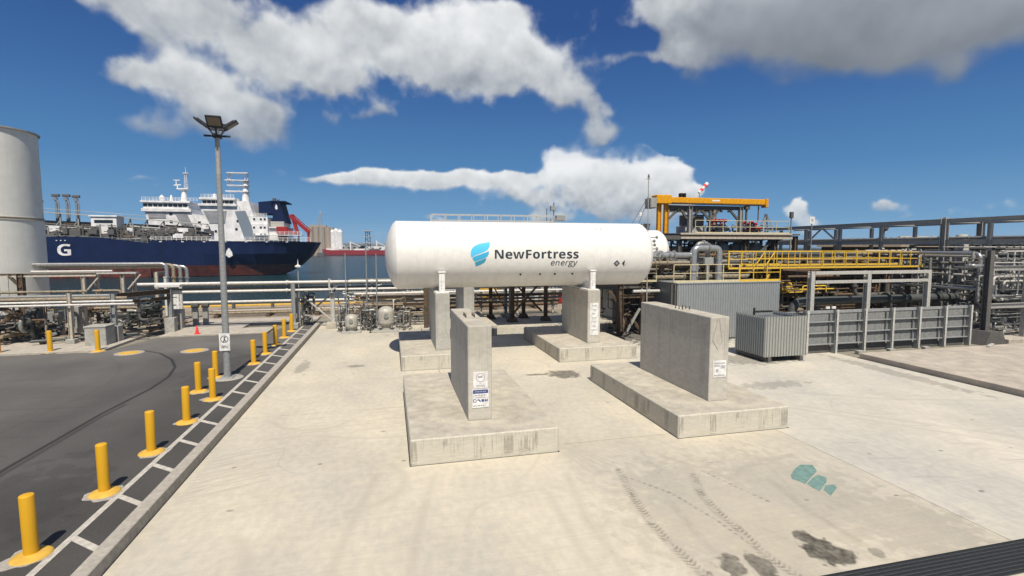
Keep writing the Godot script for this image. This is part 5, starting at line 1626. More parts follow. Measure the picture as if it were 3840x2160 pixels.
func right_plant() -> void:
	# corrugated enclosure
	var t := thing("corrugated_wall", "large blue grey corrugated steel wall behind the right empty pier", "wall", V(15.8, 0, -25.5))
	for k in 6:
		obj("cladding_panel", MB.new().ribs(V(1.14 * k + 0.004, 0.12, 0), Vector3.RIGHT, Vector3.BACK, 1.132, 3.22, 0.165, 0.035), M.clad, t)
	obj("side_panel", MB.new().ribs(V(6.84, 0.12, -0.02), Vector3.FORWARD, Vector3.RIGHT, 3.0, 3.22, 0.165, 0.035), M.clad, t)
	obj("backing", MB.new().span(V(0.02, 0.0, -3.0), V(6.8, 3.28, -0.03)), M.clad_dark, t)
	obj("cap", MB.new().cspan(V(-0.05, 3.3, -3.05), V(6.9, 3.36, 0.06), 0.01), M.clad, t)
	for x in [-0.32, -0.1]:
		obj("edge_post", MB.new().ibeam(V(x, 0, -0.05), V(x, 3.3, -0.05), 0.15, 0.15, Vector3.RIGHT), M.steel_dark, t)
	# the ribbed box on skids
	t = thing("skid_box", "free standing ribbed grey metal box on dark skids in front of the corrugated wall", "box", V(16.92, 0, -19.8))
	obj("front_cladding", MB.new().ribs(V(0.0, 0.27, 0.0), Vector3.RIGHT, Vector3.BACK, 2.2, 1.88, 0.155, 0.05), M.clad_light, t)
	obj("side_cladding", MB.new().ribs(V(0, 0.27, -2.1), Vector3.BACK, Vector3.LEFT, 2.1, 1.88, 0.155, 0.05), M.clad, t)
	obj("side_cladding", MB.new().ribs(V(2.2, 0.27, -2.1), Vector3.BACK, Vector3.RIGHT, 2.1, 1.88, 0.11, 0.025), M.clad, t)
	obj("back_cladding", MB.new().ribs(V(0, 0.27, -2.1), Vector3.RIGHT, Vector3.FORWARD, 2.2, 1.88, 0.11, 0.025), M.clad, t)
	obj("core", MB.new().span(V(0.01, 0.28, -2.09), V(2.19, 1.95, -0.01)), M.clad_dark, t)
	for e in [[-0.03, 0.0], [2.17, 0.0]]:
		obj("corner_trim", MB.new().cspan(V(e[0], 0.25, -0.02), V(e[0] + 0.06, 2.16, 0.035), 0.005), M.clad_light, t)
	obj("skid", MB.new().cspan(V(0.12, 0.04, -2.2), V(0.3, 0.26, 0.1), 0.02), M.steel_dark, t)
	obj("skid", MB.new().cspan(V(1.9, 0.04, -2.2), V(2.08, 0.26, 0.1), 0.02), M.steel_dark, t)
	obj("skid", MB.new().cspan(V(0.05, 0.14, -1.2), V(2.15, 0.255, -1.0), 0.01), M.steel_dark, t)
	obj("foot", MB.new().cspan(V(0.1, 0.0, -0.1), V(0.34, 0.04, 0.14), 0.005), M.galv, t)
	obj("foot", MB.new().cspan(V(1.88, 0.0, -0.1), V(2.12, 0.04, 0.14), 0.005), M.galv, t)
	obj("hose_stub", MB.new().tube([V(0.4, 1.95, -1.3), V(0.4, 2.42, -1.3)], 0.05, 8).tube([V(0.6, 2.2, -1.5), V(1.6, 2.2, -1.5)], 0.05, 8), M.black, t)
	# sound barrier
	t = thing("sound_barrier", "grey panelled barrier with upright posts right of the ribbed box", "barrier", V(20.15, 0, -20.9))
	var pm := mesh_of(MB.new().ibeam(V(0, 0, 0.05), V(0, 2.22, 0.05), 0.22, 0.2, Vector3.RIGHT), M.galv)
	var edge := mesh_of(MB.new().cspan(V(-0.03, 0, 0.152), V(0.09, 2.24, 0.17), 0.004), M.galv_light)
	for i in 7:
		put("post", pm, t, V(1.79 * i, 0, 0))
		put("post_flange", edge, t, V(1.79 * i, 0, 0))
		if i == 6: break
		var x0 := 1.79 * i + 0.115
		var x1 := 1.79 * (i + 1) - 0.115
		for k in 3:
			var y0 := 0.5 + 0.57 * k
			obj("panel", MB.new().cspan(V(x0, y0, -0.09), V(x1, y0 + 0.555, -0.01), 0.008), M.panel, t)
			obj("rail", MB.new().cspan(V(x0, y0 - 0.035, -0.01), V(x1, y0 + 0.012, 0.13), 0.004), M.galv, t)
		obj("top_cap", MB.new().cspan(V(x0, 2.05, -0.1), V(x1, 2.19, 0.03), 0.008), M.galv, t)
		obj("stiffener", MB.new().span(V(x1 - 0.26, 0.5, -0.008), V(x1 - 0.2, 2.05, 0.06)), M.panel_dark, t)
		obj("kick_board", MB.new().span(V(x0, 0.02, -0.14), V(x1, 0.42, -0.10)), M.steel_dark, t)
	# beige portal frame behind the barrier
	t = thing("steel_support", "pale beige portal frame of three posts behind the grey barrier", "steel support")
	for x in [24.4, 28.55, 33.3]:
		obj("post", MB.new().ibeam(V(x, 0, -25.0), V(x, 3.95, -25.0), 0.26, 0.3, Vector3.BACK), M.galv_light, t)
		obj("post", MB.new().ibeam(V(x, 0, -27.9), V(x, 3.95, -27.9), 0.26, 0.26, Vector3.RIGHT), M.steel_brown, t)
		obj("cross_beam", MB.new().ibeam(V(x, 3.8, -25.1), V(x, 3.8, -27.8), 0.2, 0.22), M.steel_brown, t)
	for e in [[3.84, 0.2], [3.30, 0.18]]:
		for p in [[24.56, 28.4], [28.7, 33.15]]:
			obj("beam", MB.new().cspan(V(p[0], e[0] - e[1] * 0.5, -24.95), V(p[1], e[0] + e[1] * 0.5, -24.83), 0.01), M.galv_light, t)
	obj("beam", MB.new().ibeam(V(24.56, 2.45, -27.9), V(28.4, 2.45, -27.9), 0.16, 0.16), M.rail_yellow, t)
	# thick pipe behind the barrier, rising at its right end
	t = thing("large_pipe", "thick dark grey pipe lying behind the barrier, elbowed down at its left end", "pipe")
	pipe(t, [V(24.3, 0.1, -26.3), V(24.3, 2.0, -26.3), V(37.6, 2.0, -26.3)], 0.27, M.pipe_dark, 4, 18)
	pipe(t, [V(22.6, 1.35, -26.0), V(37.0, 1.35, -26.0)], 0.06, M.pipe_silver, 4, 8, "side_pipe")
	for x in [26.0, 29.6, 33.0, 36.0]:
		obj("support", MB.new().cspan(V(x - 0.1, 0, -26.6), V(x + 0.1, 1.75, -26.0), 0.01), M.steel_dark, t)
	for x in [26.55, 27.0]:
		obj("junction_box", MB.new().cbox(V(x, 1.6, -25.85), V(0.3, 0.16, 0.12), 0.02), M.white, t)
	t = thing("vent_stack", "thick upright grey stack at the right end of the long dark pipe", "stack", V(39.1, 0, -27.2))
	obj("shell", MB.new().lathe([V2(0.42, 0.0), V2(0.42, 6.0), V2(0.3, 6.25), V2(0.0, 6.3)], Vector3.ZERO, Basis.IDENTITY, 24), M.steel_green, t)
	obj("flange", MB.new().cyl(V(0, 2.9, 0), V(0, 3.0, 0), 0.5, 0.5, 20), M.pipe_grey, t)
	obj("side_nozzle", MB.new().cyl(V(-1.0, 2.0, 0.4), V(0, 2.0, 0.1), 0.28, 0.28, 16), M.pipe_silver, t)
	obj("pipe", MB.new().tube([V(0.6, 0, 0.3), V(0.6, 3.4, 0.3), V(0.9, 3.4, 0.3)], 0.07, 8, 0.2), M.pipe_grey, t)
	# lower railed platform over the corrugated wall
	railing("pale beige railing along the top of the corrugated wall", V(15.7, 3.36, -25.75), V(20.0, 3.36, -25.75), 1.02, 5, M.rail_beige)
	railing("yellow railing continuing right of the pale one above the corrugated wall", V(20.05, 3.36, -25.75), V(22.85, 3.36, -25.75), 1.02, 4, M.rail_yellow)
	railing("dull yellow railing beside the right end of the white tank", V(13.9, 3.3, -27.5), V(15.6, 3.3, -27.5), 1.02, 3, M.rail_beige)
	t = thing("platform", "steel grating platform behind the pale railing on the corrugated wall", "platform")
	obj("deck", MB.new().span(V(13.8, 3.2, -34.5), V(22.8, 3.29, -28.6)), M.steel_brown, t)
	obj("edge_beam", MB.new().ibeam(V(13.8, 3.1, -28.5), V(15.6, 3.1, -28.5), 0.16, 0.3), M.steel_dark, t)
	for x in [14.0, 15.5, 18.0, 21.0]:
		for z in [-28.8, -34.2]:
			obj("column", MB.new().ibeam(V(x, 0, z), V(x, 3.2, z), 0.26, 0.26, Vector3.RIGHT), M.steel_brown, t)
	# upper yellow railings over the frame
	railing("long yellow railing above the beige portal frame, left half", V(20.6, 4.12, -27.5), V(27.6, 4.12, -27.5), 0.98, 9, M.rail_yellow, false)
	railing("long yellow railing above the beige portal frame, right half", V(27.7, 4.12, -27.5), V(35.9, 4.12, -27.5), 0.94, 10, M.rail_yellow, false)
	railing("yellow railing on the far side of the walkway above the portal frame", V(20.6, 4.12, -28.9), V(36.0, 4.12, -28.9), 1.0, 16, M.rail_yellow)
	railing("yellow railing crossing the walkway near the silver pipe loop", V(20.55, 4.12, -28.9), V(20.55, 4.12, -27.5), 1.0, 3, M.rail_yellow)
	t = thing("walkway", "yellow edged walkway deck above the beige portal frame", "walkway")
	obj("grating", MB.new().span(V(20.5, 4.0, -29.0), V(36.0, 4.09, -27.45)), M.steel_brown, t)
	obj("edge_channel", MB.new().cspan(V(20.5, 4.0, -27.44), V(36.0, 4.11, -27.38), 0.008), M.rail_yellow, t)
	for x in [21.0, 25.0, 29.0, 32.5, 35.8]:
		obj("column", MB.new().ibeam(V(x, 0, -28.2), V(x, 4.0, -28.2), 0.24, 0.24, Vector3.RIGHT), M.steel_brown, t)
	# yellow stair between the two platforms
	t = thing("stair", "short yellow steel stair between the lower and the upper railings", "stair", V(22.9, 3.36, -27.0))
	for s in [0.0, 0.9]:
		obj("stringer", MB.new().bar(V(0, -0.1, -s), V(2.0, 0.7, -s - 1.6), 0.05, 0.2), M.rail_yellow, t)
		obj("handrail", MB.new().bar(V(0, 0.9, -s), V(2.0, 1.7, -s - 1.6), 0.05, 0.05), M.rail_yellow, t)
		obj("post", MB.new().bar(V(0.2, 0, -s - 0.16), V(0.2, 0.98, -s - 0.16), 0.05, 0.05), M.rail_yellow, t)
		obj("post", MB.new().bar(V(1.8, 0.6, -s - 1.44), V(1.8, 1.6, -s - 1.44), 0.05, 0.05), M.rail_yellow, t)
	for k in 5:
		obj("tread", MB.new().box(V(0.2 + 0.4 * k, 0.02 + 0.16 * k, -0.6 - 0.32 * k), V(0.26, 0.03, 0.85)), M.steel_brown, t)
	# dense brown pipework below and behind the railings
	t = thing("pipework", "dense brown and grey pipework behind the pale railing and under the walkway", "pipework")
	cluster(t, V(15.0, 3.4, -33.5), V(23.0, 4.9, -27.6), 60, 401, [M.pipe_brown, M.pipe_grey, M.pipe_beige, M.steel_brown, M.pipe_dark, M.pipe_beige], 0.05, 0.15, V(1.8, 1, 0.7), 14)
	cluster(t, V(13.6, 0.2, -33.0), V(16.5, 3.1, -29.0), 40, 403, [M.steel_dark, M.pipe_dark, M.pipe_brown, M.steel_brown, M.pipe_grey], 0.05, 0.14, V(1.2, 1.2, 0.8), 6)
	t = thing("pipework", "brown and ochre pipework seen through the beige portal frame", "pipework")
	cluster(t, V(22.8, 0.6, -29.6), V(34.2, 3.7, -27.4), 90, 407, [M.pipe_brown, M.steel_brown, M.pipe_dark, M.pipe_beige, M.pipe_brown, M.steel_dark], 0.05, 0.16, V(2.0, 1, 0.5), 16)
	cluster(t, V(23.8, 2.5, -28.4), V(28.6, 3.1, -27.0), 12, 409, [M.rail_yellow, M.pipe_brown], 0.04, 0.08, V(2.0, 0.6, 0.5), 4)
	for k in 3:
		obj("hidden_wall", MB.new().span(V(22.5 + 4.2 * k, 0.1, -33.0), V(26.2 + 4.2 * k, 3.6, -32.6)), [M.steel_dark, M.steel_brown, M.panel_dark][k], t)
	t = thing("pipework", "red brown pipes crowded behind the long yellow railing", "pipework")
	cluster(t, V(23.5, 3.7, -33.6), V(37.0, 4.9, -29.6), 75, 411, [M.pipe_brown, M.steel_brown, M.pipe_dark, M.pipe_beige, M.pipe_grey], 0.06, 0.16, V(2.2, 0.8, 0.5), 12)
	# silver pipe and loop by the tank end
	t = thing("large_pipe", "silver pipe leaving the right end of the tank towards an upside down loop", "pipe")
	pipe(t, [V(14.4, 4.9, -27.3), V(17.8, 4.9, -27.3)], 0.18, M.pipe_silver, 4, 14)
	pipe(t, [V(14.3, 4.45, -27.2), V(17.6, 4.45, -27.2)], 0.11, M.pipe_beige, 3, 10)
	t = thing("pipe_loop", "silver pipe bent into a squared loop with a small panel inside, above the pale railing", "pipe loop")
	pipe(t, [V(17.9, 3.4, -27.2), V(17.9, 5.32, -27.2), V(19.65, 5.32, -27.2), V(19.65, 3.4, -27.2)], 0.2, M.pipe_silver, 2, 16, "pipe", 1.6)
	pipe(t, [V(18.45, 3.4, -27.7), V(18.45, 5.6, -27.7), V(19.2, 5.6, -27.7), V(19.2, 3.4, -27.7)], 0.14, M.pipe_grey, 2, 12, "pipe", 1.8)
	obj("panel", MB.new().cbox(V(18.75, 4.55, -26.95), V(0.6, 0.4, 0.2), 0.02), M.clad_light, t)
	obj("stand", MB.new().bar(V(18.75, 3.3, -26.95), V(18.75, 4.4, -26.95), 0.08, 0.08), M.galv, t)
	# big upper deck on brown columns
	t = thing("process_deck", "high steel deck on brown columns under the yellow crane", "deck")
	obj("deck", MB.new().span(V(19.6, 6.36, -43.5), V(33.5, 6.46, -35.7)), M.steel_brown, t)
	obj("edge_beam", MB.new().ibeam(V(19.6, 6.22, -35.65), V(22.2, 6.22, -35.65), 0.2, 0.5), M.steel_dark, t)
	obj("edge_beam", MB.new().cspan(V(22.2, 6.36, -35.68), V(32.6, 6.50, -35.55), 0.01), M.steel_beige, t)
	obj("edge_beam", MB.new().cspan(V(22.2, 6.02, -35.66), V(32.6, 6.18, -35.5), 0.01), M.steel_beige, t)
	obj("edge_web", MB.new().span(V(22.2, 6.18, -35.68), V(32.6, 6.36, -35.62)), M.steel_brown, t)
	for x in [19.9, 22.3, 25.3, 28.4, 31.2, 33.2]:
		for z in [-35.9, -43.0]:
			obj("column", MB.new().ibeam(V(x, 0, z), V(x, 6.3, z), 0.32, 0.32, Vector3.RIGHT), M.steel_dark if x < 23.0 else M.steel_brown, t)
	for x in [22.3, 28.4]:
		obj("brace", MB.new().bar(V(x + 0.1, 3.6, -35.9), V(x + 2.6, 6.1, -35.9), 0.16, 0.16), M.steel_dark, t)
	obj("rear_cladding", MB.new().ribs(V(22.4, 0.2, -43.1), Vector3.RIGHT, Vector3.BACK, 10.6, 4.6, 0.4, 0.06), M.steel_brown, t)
	t = thing("pipework", "dark pipes and vessels packed under the high deck", "pipework")
	cluster(t, V(22.4, 3.6, -41.0), V(33.0, 6.2, -36.2), 80, 421, [M.steel_dark, M.pipe_dark, M.pipe_grey, M.steel_brown, M.pipe_silver], 0.05, 0.17, V(1.4, 1.2, 0.6), 18)
	for k in 3:
		obj("drum", MB.new().lathe([V2(0, 0), V2(0.35, 0.02), V2(0.6, 0.2), V2(0.6, 1.9), V2(0.35, 2.15), V2(0, 2.2)], V(27.2 + 1.6 * k, 3.6, -37.4), Basis.IDENTITY, 18), M.steel_green, t)
	cluster(t, V(20.1, 3.6, -39.0), V(22.2, 6.1, -36.2), 10, 423, [M.steel_dark, M.pipe_dark, M.pipe_grey], 0.05, 0.12, V(1, 1, 1), 2)
	railing("pale railing along the front of the high deck", V(23.6, 6.46, -35.75), V(32.4, 6.46, -35.75), 1.05, 8, M.rail_beige)
	# crane
	t = thing("gantry_crane", "yellow beam crane on grey columns above the high deck", "crane", V(0, 6.46, -36.4))
	obj("girder", MB.new().cspan(V(20.3, 2.42, -0.22), V(30.4, 2.86, 0.22), 0.03), M.crane, t)
	obj("lower_flange", MB.new().cspan(V(21.4, 2.34, -0.28), V(30.4, 2.41, 0.28), 0.01), M.steel_brown, t)
	obj("end_stop", MB.new().cspan(V(30.38, 2.2, -0.3), V(30.62, 2.9, 0.3), 0.02), M.crane, t)
	obj("hoist_head", MB.new().cspan(V(19.75, 1.95, -0.5), V(20.3, 2.75, 0.5), 0.05), M.steel_grey, t)
	obj("trolley", MB.new().cspan(V(20.3, 2.3, -0.45), V(21.6, 3.0, 0.45), 0.05), M.crane, t)
	for x in [20.75, 21.35]:
		obj("yellow_column", MB.new().ibeam(V(x, 0, 0), V(x, 2.4, 0), 0.26, 0.3, Vector3.RIGHT), M.crane, t)
	for x in [23.5, 28.2]:
		obj("grey_column", MB.new().ibeam(V(x, 0, 0), V(x, 2.26, 0), 0.3, 0.3, Vector3.RIGHT), M.steel_grey, t)
		obj("grey_column", MB.new().ibeam(V(x, 0, -3.5), V(x, 2.26, -3.5), 0.3, 0.3, Vector3.RIGHT), M.steel_grey, t)
	obj("tie_beam", MB.new().ibeam(V(21.4, 2.1, -0.1), V(28.4, 2.1, -0.1), 0.24, 0.3), M.steel_dark, t)
	obj("tie_beam", MB.new().ibeam(V(23.5, 2.1, -3.5), V(28.2, 2.1, -3.5), 0.24, 0.3), M.steel_dark, t)
	obj("middle_post", MB.new().bar(V(25.4, 0, -0.1), V(25.4, 2.0, -0.1), 0.16, 0.16), M.steel_dark, t)
	for e in [[21.7, 1.2, 22.6], [23.3, 1.2, 22.7], [23.7, 1.2, 24.6], [25.3, 1.2, 24.5], [25.5, 1.2, 26.3], [28.0, 1.2, 27.2]]:
		obj("knee_brace", MB.new().bar(V(e[0], e[1], -0.1), V(e[2], 2.0, -0.1), 0.16, 0.16), M.steel_dark, t)
	obj("hook_block", MB.new().bar(V(28.75, 0.75, 0), V(28.75, 2.3, 0), 0.12, 0.12).cspan(V(28.55, 2.0, -0.2), V(28.95, 2.3, 0.2), 0.02), M.steel_dark, t)
	obj("hook_block", MB.new().bar(V(29.9, 1.0, 0), V(29.9, 2.3, 0), 0.07, 0.07), M.steel_dark, t)
	for x in [22.55, 22.85]:
		obj("buffer", MB.new().cspan(V(x, 2.86, -0.2), V(x + 0.16, 3.2, 0.2), 0.02), M.black, t)
	for x in [22.4, 23.2, 24.0, 26.3, 27.0]:
		obj("spotlight", MB.new().cyl(V(x, 1.75, 0.1), V(x, 1.98, 0.1), 0.12, 0.08, 8), M.black, t)
	obj("badge", MB.new().box(V(25.7, 2.66, 0.224), V(0.7, 0.12, 0.006)), M.white, t)
	# machinery on the high deck
	t = thing("machinery", "dark louvred machine housing with pale frame under the yellow crane", "machine", V(24.5, 6.46, -38.0))
	obj("housing", MB.new().cspan(V(-0.6, 0.7, -0.6), V(1.0, 1.6, 0.6), 0.04), M.steel_dark, t)
	for k in 5:
		obj("louvre", MB.new().box(V(0.2, 0.84 + 0.15 * k, 0.62), V(1.4, 0.05, 0.05), Basis(Vector3.RIGHT, 0.5)), M.steel_grey, t)
	obj("frame", MB.new().cspan(V(-0.8, 0.0, -0.7), V(1.1, 0.68, 0.7), 0.02), M.steel_green, t)
	t = thing("valve_rack", "row of dark red valve actuators on the high deck, left group", "valves", V(26.2, 6.46, -38.0))
	for k in 5:
		obj("actuator", MB.new().cyl(V(0.38 * k, 1.16, 0), V(0.38 * k + 0.3, 1.16, 0), 0.15, 0.15, 10).bar(V(0.38 * k + 0.15, 0.5, 0), V(0.38 * k + 0.15, 1.1, 0), 0.08, 0.08), M.red, t)
	cluster(t, V(0, 0.1, -0.6), V(2.0, 0.9, 0.4), 16, 431, [M.pipe_beige, M.pipe_grey, M.pipe_brown, M.steel_green], 0.04, 0.1, V(1.5, 1, 0.5), 3)
	t = thing("valve_rack", "row of dark red valve actuators on the high deck, right group", "valves", V(29.2, 6.46, -38.0))
	for k in 5:
		obj("actuator", MB.new().cyl(V(0.4 * k, 0.9 + 0.12 * (k % 2), 0), V(0.4 * k + 0.28, 0.9 + 0.12 * (k % 2), 0), 0.14, 0.14, 10).bar(V(0.4 * k + 0.14, 0.3, 0), V(0.4 * k + 0.14, 0.9, 0), 0.08, 0.08), M.red, t)
	cluster(t, V(-0.4, 0.1, -0.6), V(2.6, 0.8, 0.4), 18, 433, [M.pipe_beige, M.pipe_grey, M.pipe_brown, M.red, M.steel_green], 0.04, 0.1, V(1.5, 1, 0.5), 3)
	t = thing("vent_tower", "small grey tapering vent tower at the right end of the high deck", "tower", V(31.6, 6.46, -37.5))
	for sx in [-0.6, 0.6]:
		for sz in [-0.4, 0.4]:
			obj("leg", MB.new().bar(V(sx, 0, sz), V(sx * 0.2, 1.5, sz * 0.2), 0.09, 0.09), M.galv, t)
	for k in 3:
		obj("tier", MB.new().cspan(V(-0.5 + 0.14 * k, 0.3 + 0.42 * k, -0.35 + 0.1 * k), V(0.5 - 0.14 * k, 0.4 + 0.42 * k, 0.35 - 0.1 * k), 0.01), M.galv, t)
	obj("lantern", MB.new().cyl(V(0, 1.45, 0), V(0, 1.75, 0), 0.16, 0.12, 10), M.steel_dark, t)
	t = thing("instrument_box", "small green grey cabinet behind the right end of the tank", "cabinet", V(20.0, 6.46, -37.4))
	obj("body", MB.new().cspan(V(-0.3, 0.1, -0.3), V(0.4, 0.8, 0.3), 0.02), M.steel_green, t)
	obj("leg", MB.new().bar(V(0, 0, 0), V(0, 0.12, 0), 0.2, 0.2), M.steel_dark, t)
	# windsock
	t = thing("windsock", "red and white windsock flying above the yellow crane", "windsock", V(24.7, 9.3, -37.0))
	obj("pole", MB.new().cyl(V(0, 0, 0), V(0, 0.55, 0), 0.03, 0.025, 6), M.steel_dark, t)
	var d := V(0.72, 0.72, 0).normalized()
	for k in 5:
		obj("band", MB.new().cyl(V(-0.05, 0.5, 0) + d * 0.22 * k, V(-0.05, 0.5, 0) + d * 0.22 * (k + 1), 0.10 + 0.016 * k, 0.10 + 0.016 * (k + 1), 12, true), [M.white, M.red_bright][k % 2], t)
	# light poles and sign on the far side
	t = thing("light_pole", "grey pole with a dark box lamp right of the vent tower", "lamp post", V(34.2, 0, -37.5))
	obj("pole", MB.new().cyl(Vector3.ZERO, V(0, 8.3, 0), 0.09, 0.06, 8), M.galv, t)
	obj("lamp", MB.new().cspan(V(-0.15, 7.9, -0.12), V(0.15, 8.45, 0.12), 0.03), M.steel_dark, t)
	var sg := sign_plate("white square sign on a post above the pipe rack on the right", V(36.4, 7.75, -37.5), 0.52, 0.62)
	obj("symbol", MB.new().box(V(0, 0, 0.0135), V(0.2, 0.2, 0.003)), M.sign_grey, sg)
	obj("post", MB.new().bar(V(0, -7.75, -0.04), V(0, 0.2, -0.04), 0.07, 0.07), M.galv, sg)
	# high pipe rack running away along the right side
	t = thing("pipe_rack", "tall grey green steel rack running away along the right side of the plant", "pipe rack")
	var zs := [-20.6, -24.8, -27.6, -32.3, -36.1, -39.8, -42.9]
	for x in [38.0, 41.4]:
		obj("top_chord", MB.new().ibeam(V(x, 7.2, -18.5), V(x, 7.2, -45.0), 0.24, 0.30), M.steel_green, t)
		obj("lower_chord", MB.new().ibeam(V(x, 5.74, -18.5), V(x, 5.74, -45.0), 0.24, 0.32), M.steel_green if x < 39.0 else M.steel_brown, t)
		for i in zs.size():
			var w := 0.36 if i == 2 else 0.22
			obj("column", MB.new().ibeam(V(x, 0, zs[i]), V(x, 7.45 if i == 2 else 7.02, zs[i]), w, w, Vector3.BACK), M.steel_green if i != 2 else M.steel_grey, t)
	for z in zs:
		obj("cross_beam", MB.new().ibeam(V(38.1, 5.72, z), V(41.3, 5.72, z), 0.2, 0.3), M.steel_grey, t)
		obj("cross_beam", MB.new().ibeam(V(38.1, 7.2, z), V(41.3, 7.2, z), 0.18, 0.24), M.steel_grey, t)
	obj("brace", MB.new().bar(V(38.0, 5.9, -39.5), V(38.0, 7.0, -38.1), 0.11, 0.11), M.steel_green, t)
	obj("brace", MB.new().bar(V(38.0, 7.0, -37.9), V(38.0, 5.9, -36.4), 0.11, 0.11), M.steel_green, t)
	for k in 4:
		pipe(t, [V(38.7 + 0.6 * k, 6.02, -18.5), V(38.7 + 0.6 * k, 6.02, -45.0)], 0.1, [M.pipe_grey, M.pipe_brown, M.pipe_dark, M.pipe_beige][k], 5, 8)
	# crowded grey pipework on the far right
	t = thing("pipework", "dark grey pipes and uprights crowded under the tall rack at the right picture edge", "pipework")
	cluster(t, V(35.5, 0.3, -33.0), V(44.0, 5.4, -22.5), 95, 441, [M.pipe_dark, M.steel_dark, M.pipe_grey, M.steel_grey, M.pipe_silver, M.galv_light], 0.04, 0.14, V(0.8, 1.6, 1.2), 18)
	cluster(t, V(34.5, 1.5, -25.0), V(44.0, 2.3, -21.5), 14, 443, [M.pipe_dark, M.steel_dark], 0.12, 0.2, V(2, 0.3, 1.5), 0)
	t = thing("pipework", "grey pipework with silver lagging at the right picture edge behind the raised slab", "pipework")
	cluster(t, V(42.5, 0.3, -36.0), V(54.0, 5.6, -23.0), 90, 447, [M.pipe_dark, M.pipe_grey, M.steel_dark, M.pipe_silver, M.galv_light, M.steel_grey], 0.04, 0.15, V(1.2, 1.4, 0.8), 20)
	for k in 5:
		obj("cabinet", MB.new().cspan(V(38.0 + 1.9 * k, 0.2, -23.6 - 0.6 * k), V(38.8 + 1.9 * k, 1.9 + 0.4 * (k % 2), -23.0 - 0.6 * k), 0.03), [M.steel_grey, M.clad, M.panel, M.steel_dark, M.clad_light][k], t)
	t = thing("steel_support", "heavy dark column on a black base at the right end of the barrier", "steel support")
	obj("column", MB.new().ibeam(V(32.3, 0.5, -21.0), V(32.3, 5.2, -21.0), 0.3, 0.3, Vector3.BACK), M.steel_dark, t)
	obj("base", MB.new().prism(PackedVector2Array([V2(31.5, -0.05), V2(33.2, -0.05), V2(32.7, 0.75), V2(31.9, 0.75)]), -21.6, -20.4), M.steel_dark, t)
	obj("beam", MB.new().ibeam(V(32.3, 2.1, -21.0), V(52.0, 2.1, -21.0), 0.2, 0.26), M.steel_grey, t)
	obj("beam", MB.new().ibeam(V(32.3, 4.2, -21.3), V(52.0, 4.2, -21.3), 0.2, 0.26), M.steel_grey, t)
	for x in [35.6, 39.2, 43.0, 47.0]:
		obj("column", MB.new().ibeam(V(x, 0.0, -21.2), V(x, 4.3, -21.2), 0.24, 0.24, Vector3.RIGHT), M.steel_grey, t)
	t = thing("pipework", "low valves and stub pipes standing on pale ground under the rack at the right edge", "pipework")
	cluster(t, V(34.0, 0.1, -24.0), V(48.0, 1.9, -21.4), 70, 451, [M.galv_light, M.pipe_grey, M.pipe_silver, M.steel_dark, M.steel_grey], 0.03, 0.10, V(1.1, 1.8, 0.6), 22)
	cluster(t, V(33.4, 2.2, -23.4), V(47.0, 5.2, -21.6), 60, 457, [M.galv_light, M.pipe_grey, M.steel_grey, M.pipe_silver, M.steel_dark], 0.03, 0.09, V(1.2, 1.6, 0.5), 16)
	t = thing("concrete_plinth", "pale concrete plinth under the pipework at the right picture edge", "plinth")
	obj("body", MB.new().cspan(V(33.6, -0.1, -24.5), V(60, 0.22, -20.6), 0.02), M.apron, t)
	# square pipe loop of light pipe, far right
	t = thing("pipe_loop", "light grey square pipe loop in the dark pipework at the right picture edge", "pipe loop")
	pipe(t, [V(36.8, 2.4, -20.8), V(36.8, 3.9, -20.8), V(39.2, 3.9, -20.8), V(39.2, 2.4, -20.8), V(36.9, 2.4, -20.8)], 0.06, M.galv_light, 2, 8)
	t = thing("storage_building", "low brown roofed building at the right picture edge behind the pipe rack", "building", V(46, 0, -38))
	obj("wall", MB.new().cspan(V(-4, 0, -4), V(14, 5.4, 4), 0.03), M.steel_brown, t)
	obj("roof", MB.new().prism(PackedVector2Array([V2(-4.3, 5.4), V2(14.3, 5.4), V2(14.0, 6.1), V2(-4.0, 6.1)]), -4.3, 4.3), M.far_beige, t)
	obj("parapet", MB.new().cspan(V(-4.1, 6.1, 3.9), V(14.1, 6.3, 4.1), 0.02), M.steel_beige, t)
	t = thing("vent_cowl", "dark round vent cowl above the roofed building, right of the rack", "vent", V(42.6, 6.1, -36))
	obj("stem", MB.new().cyl(V(0, 0, 0), V(0, 0.7, 0), 0.08, 0.08, 8), M.steel_dark, t)
	obj("cowl", MB.new().lathe([V2(0, 0.6), V2(0.28, 0.75), V2(0.38, 1.0), V2(0.28, 1.25), V2(0, 1.35)], Vector3.ZERO, Basis.IDENTITY, 16), M.steel_dark, t)
	# brown trestle left of the corrugated wall, beside the tank's right end
	t = thing("steel_support", "brown trestle with raking braces between the tank pier and the corrugated wall", "steel support")
	for x in [13.5, 15.0]:
		obj("column", MB.new().ibeam(V(x, 0, -28.0), V(x, 3.2, -28.0), 0.3, 0.3, Vector3.RIGHT), M.steel_brown, t)
	obj("beam", MB.new().ibeam(V(12.0, 3.05, -28.0), V(16.0, 3.05, -28.0), 0.24, 0.3), M.steel_dark, t)
	obj("beam", MB.new().ibeam(V(13.5, 2.4, -28.03), V(15.8, 2.4, -28.03), 0.16, 0.2), M.steel_brown, t)
	obj("brace", MB.new().bar(V(13.6, 0.2, -28.0), V(15.0, 2.4, -29.5), 0.2, 0.2), M.steel_brown, t)
	obj("brace", MB.new().bar(V(15.0, 0.2, -28.05), V(13.5, 2.6, -29.6), 0.16, 0.16), M.steel_brown, t)
	obj("brace", MB.new().bar(V(13.7, 0.2, -27.6), V(14.6, 1.7, -27.6), 0.12, 0.12), M.steel_grey, t)
	pipe(t, [V(14.0, 2.75, -27.4), V(15.9, 2.75, -27.4)], 0.1, M.galv_light, 2, 10)

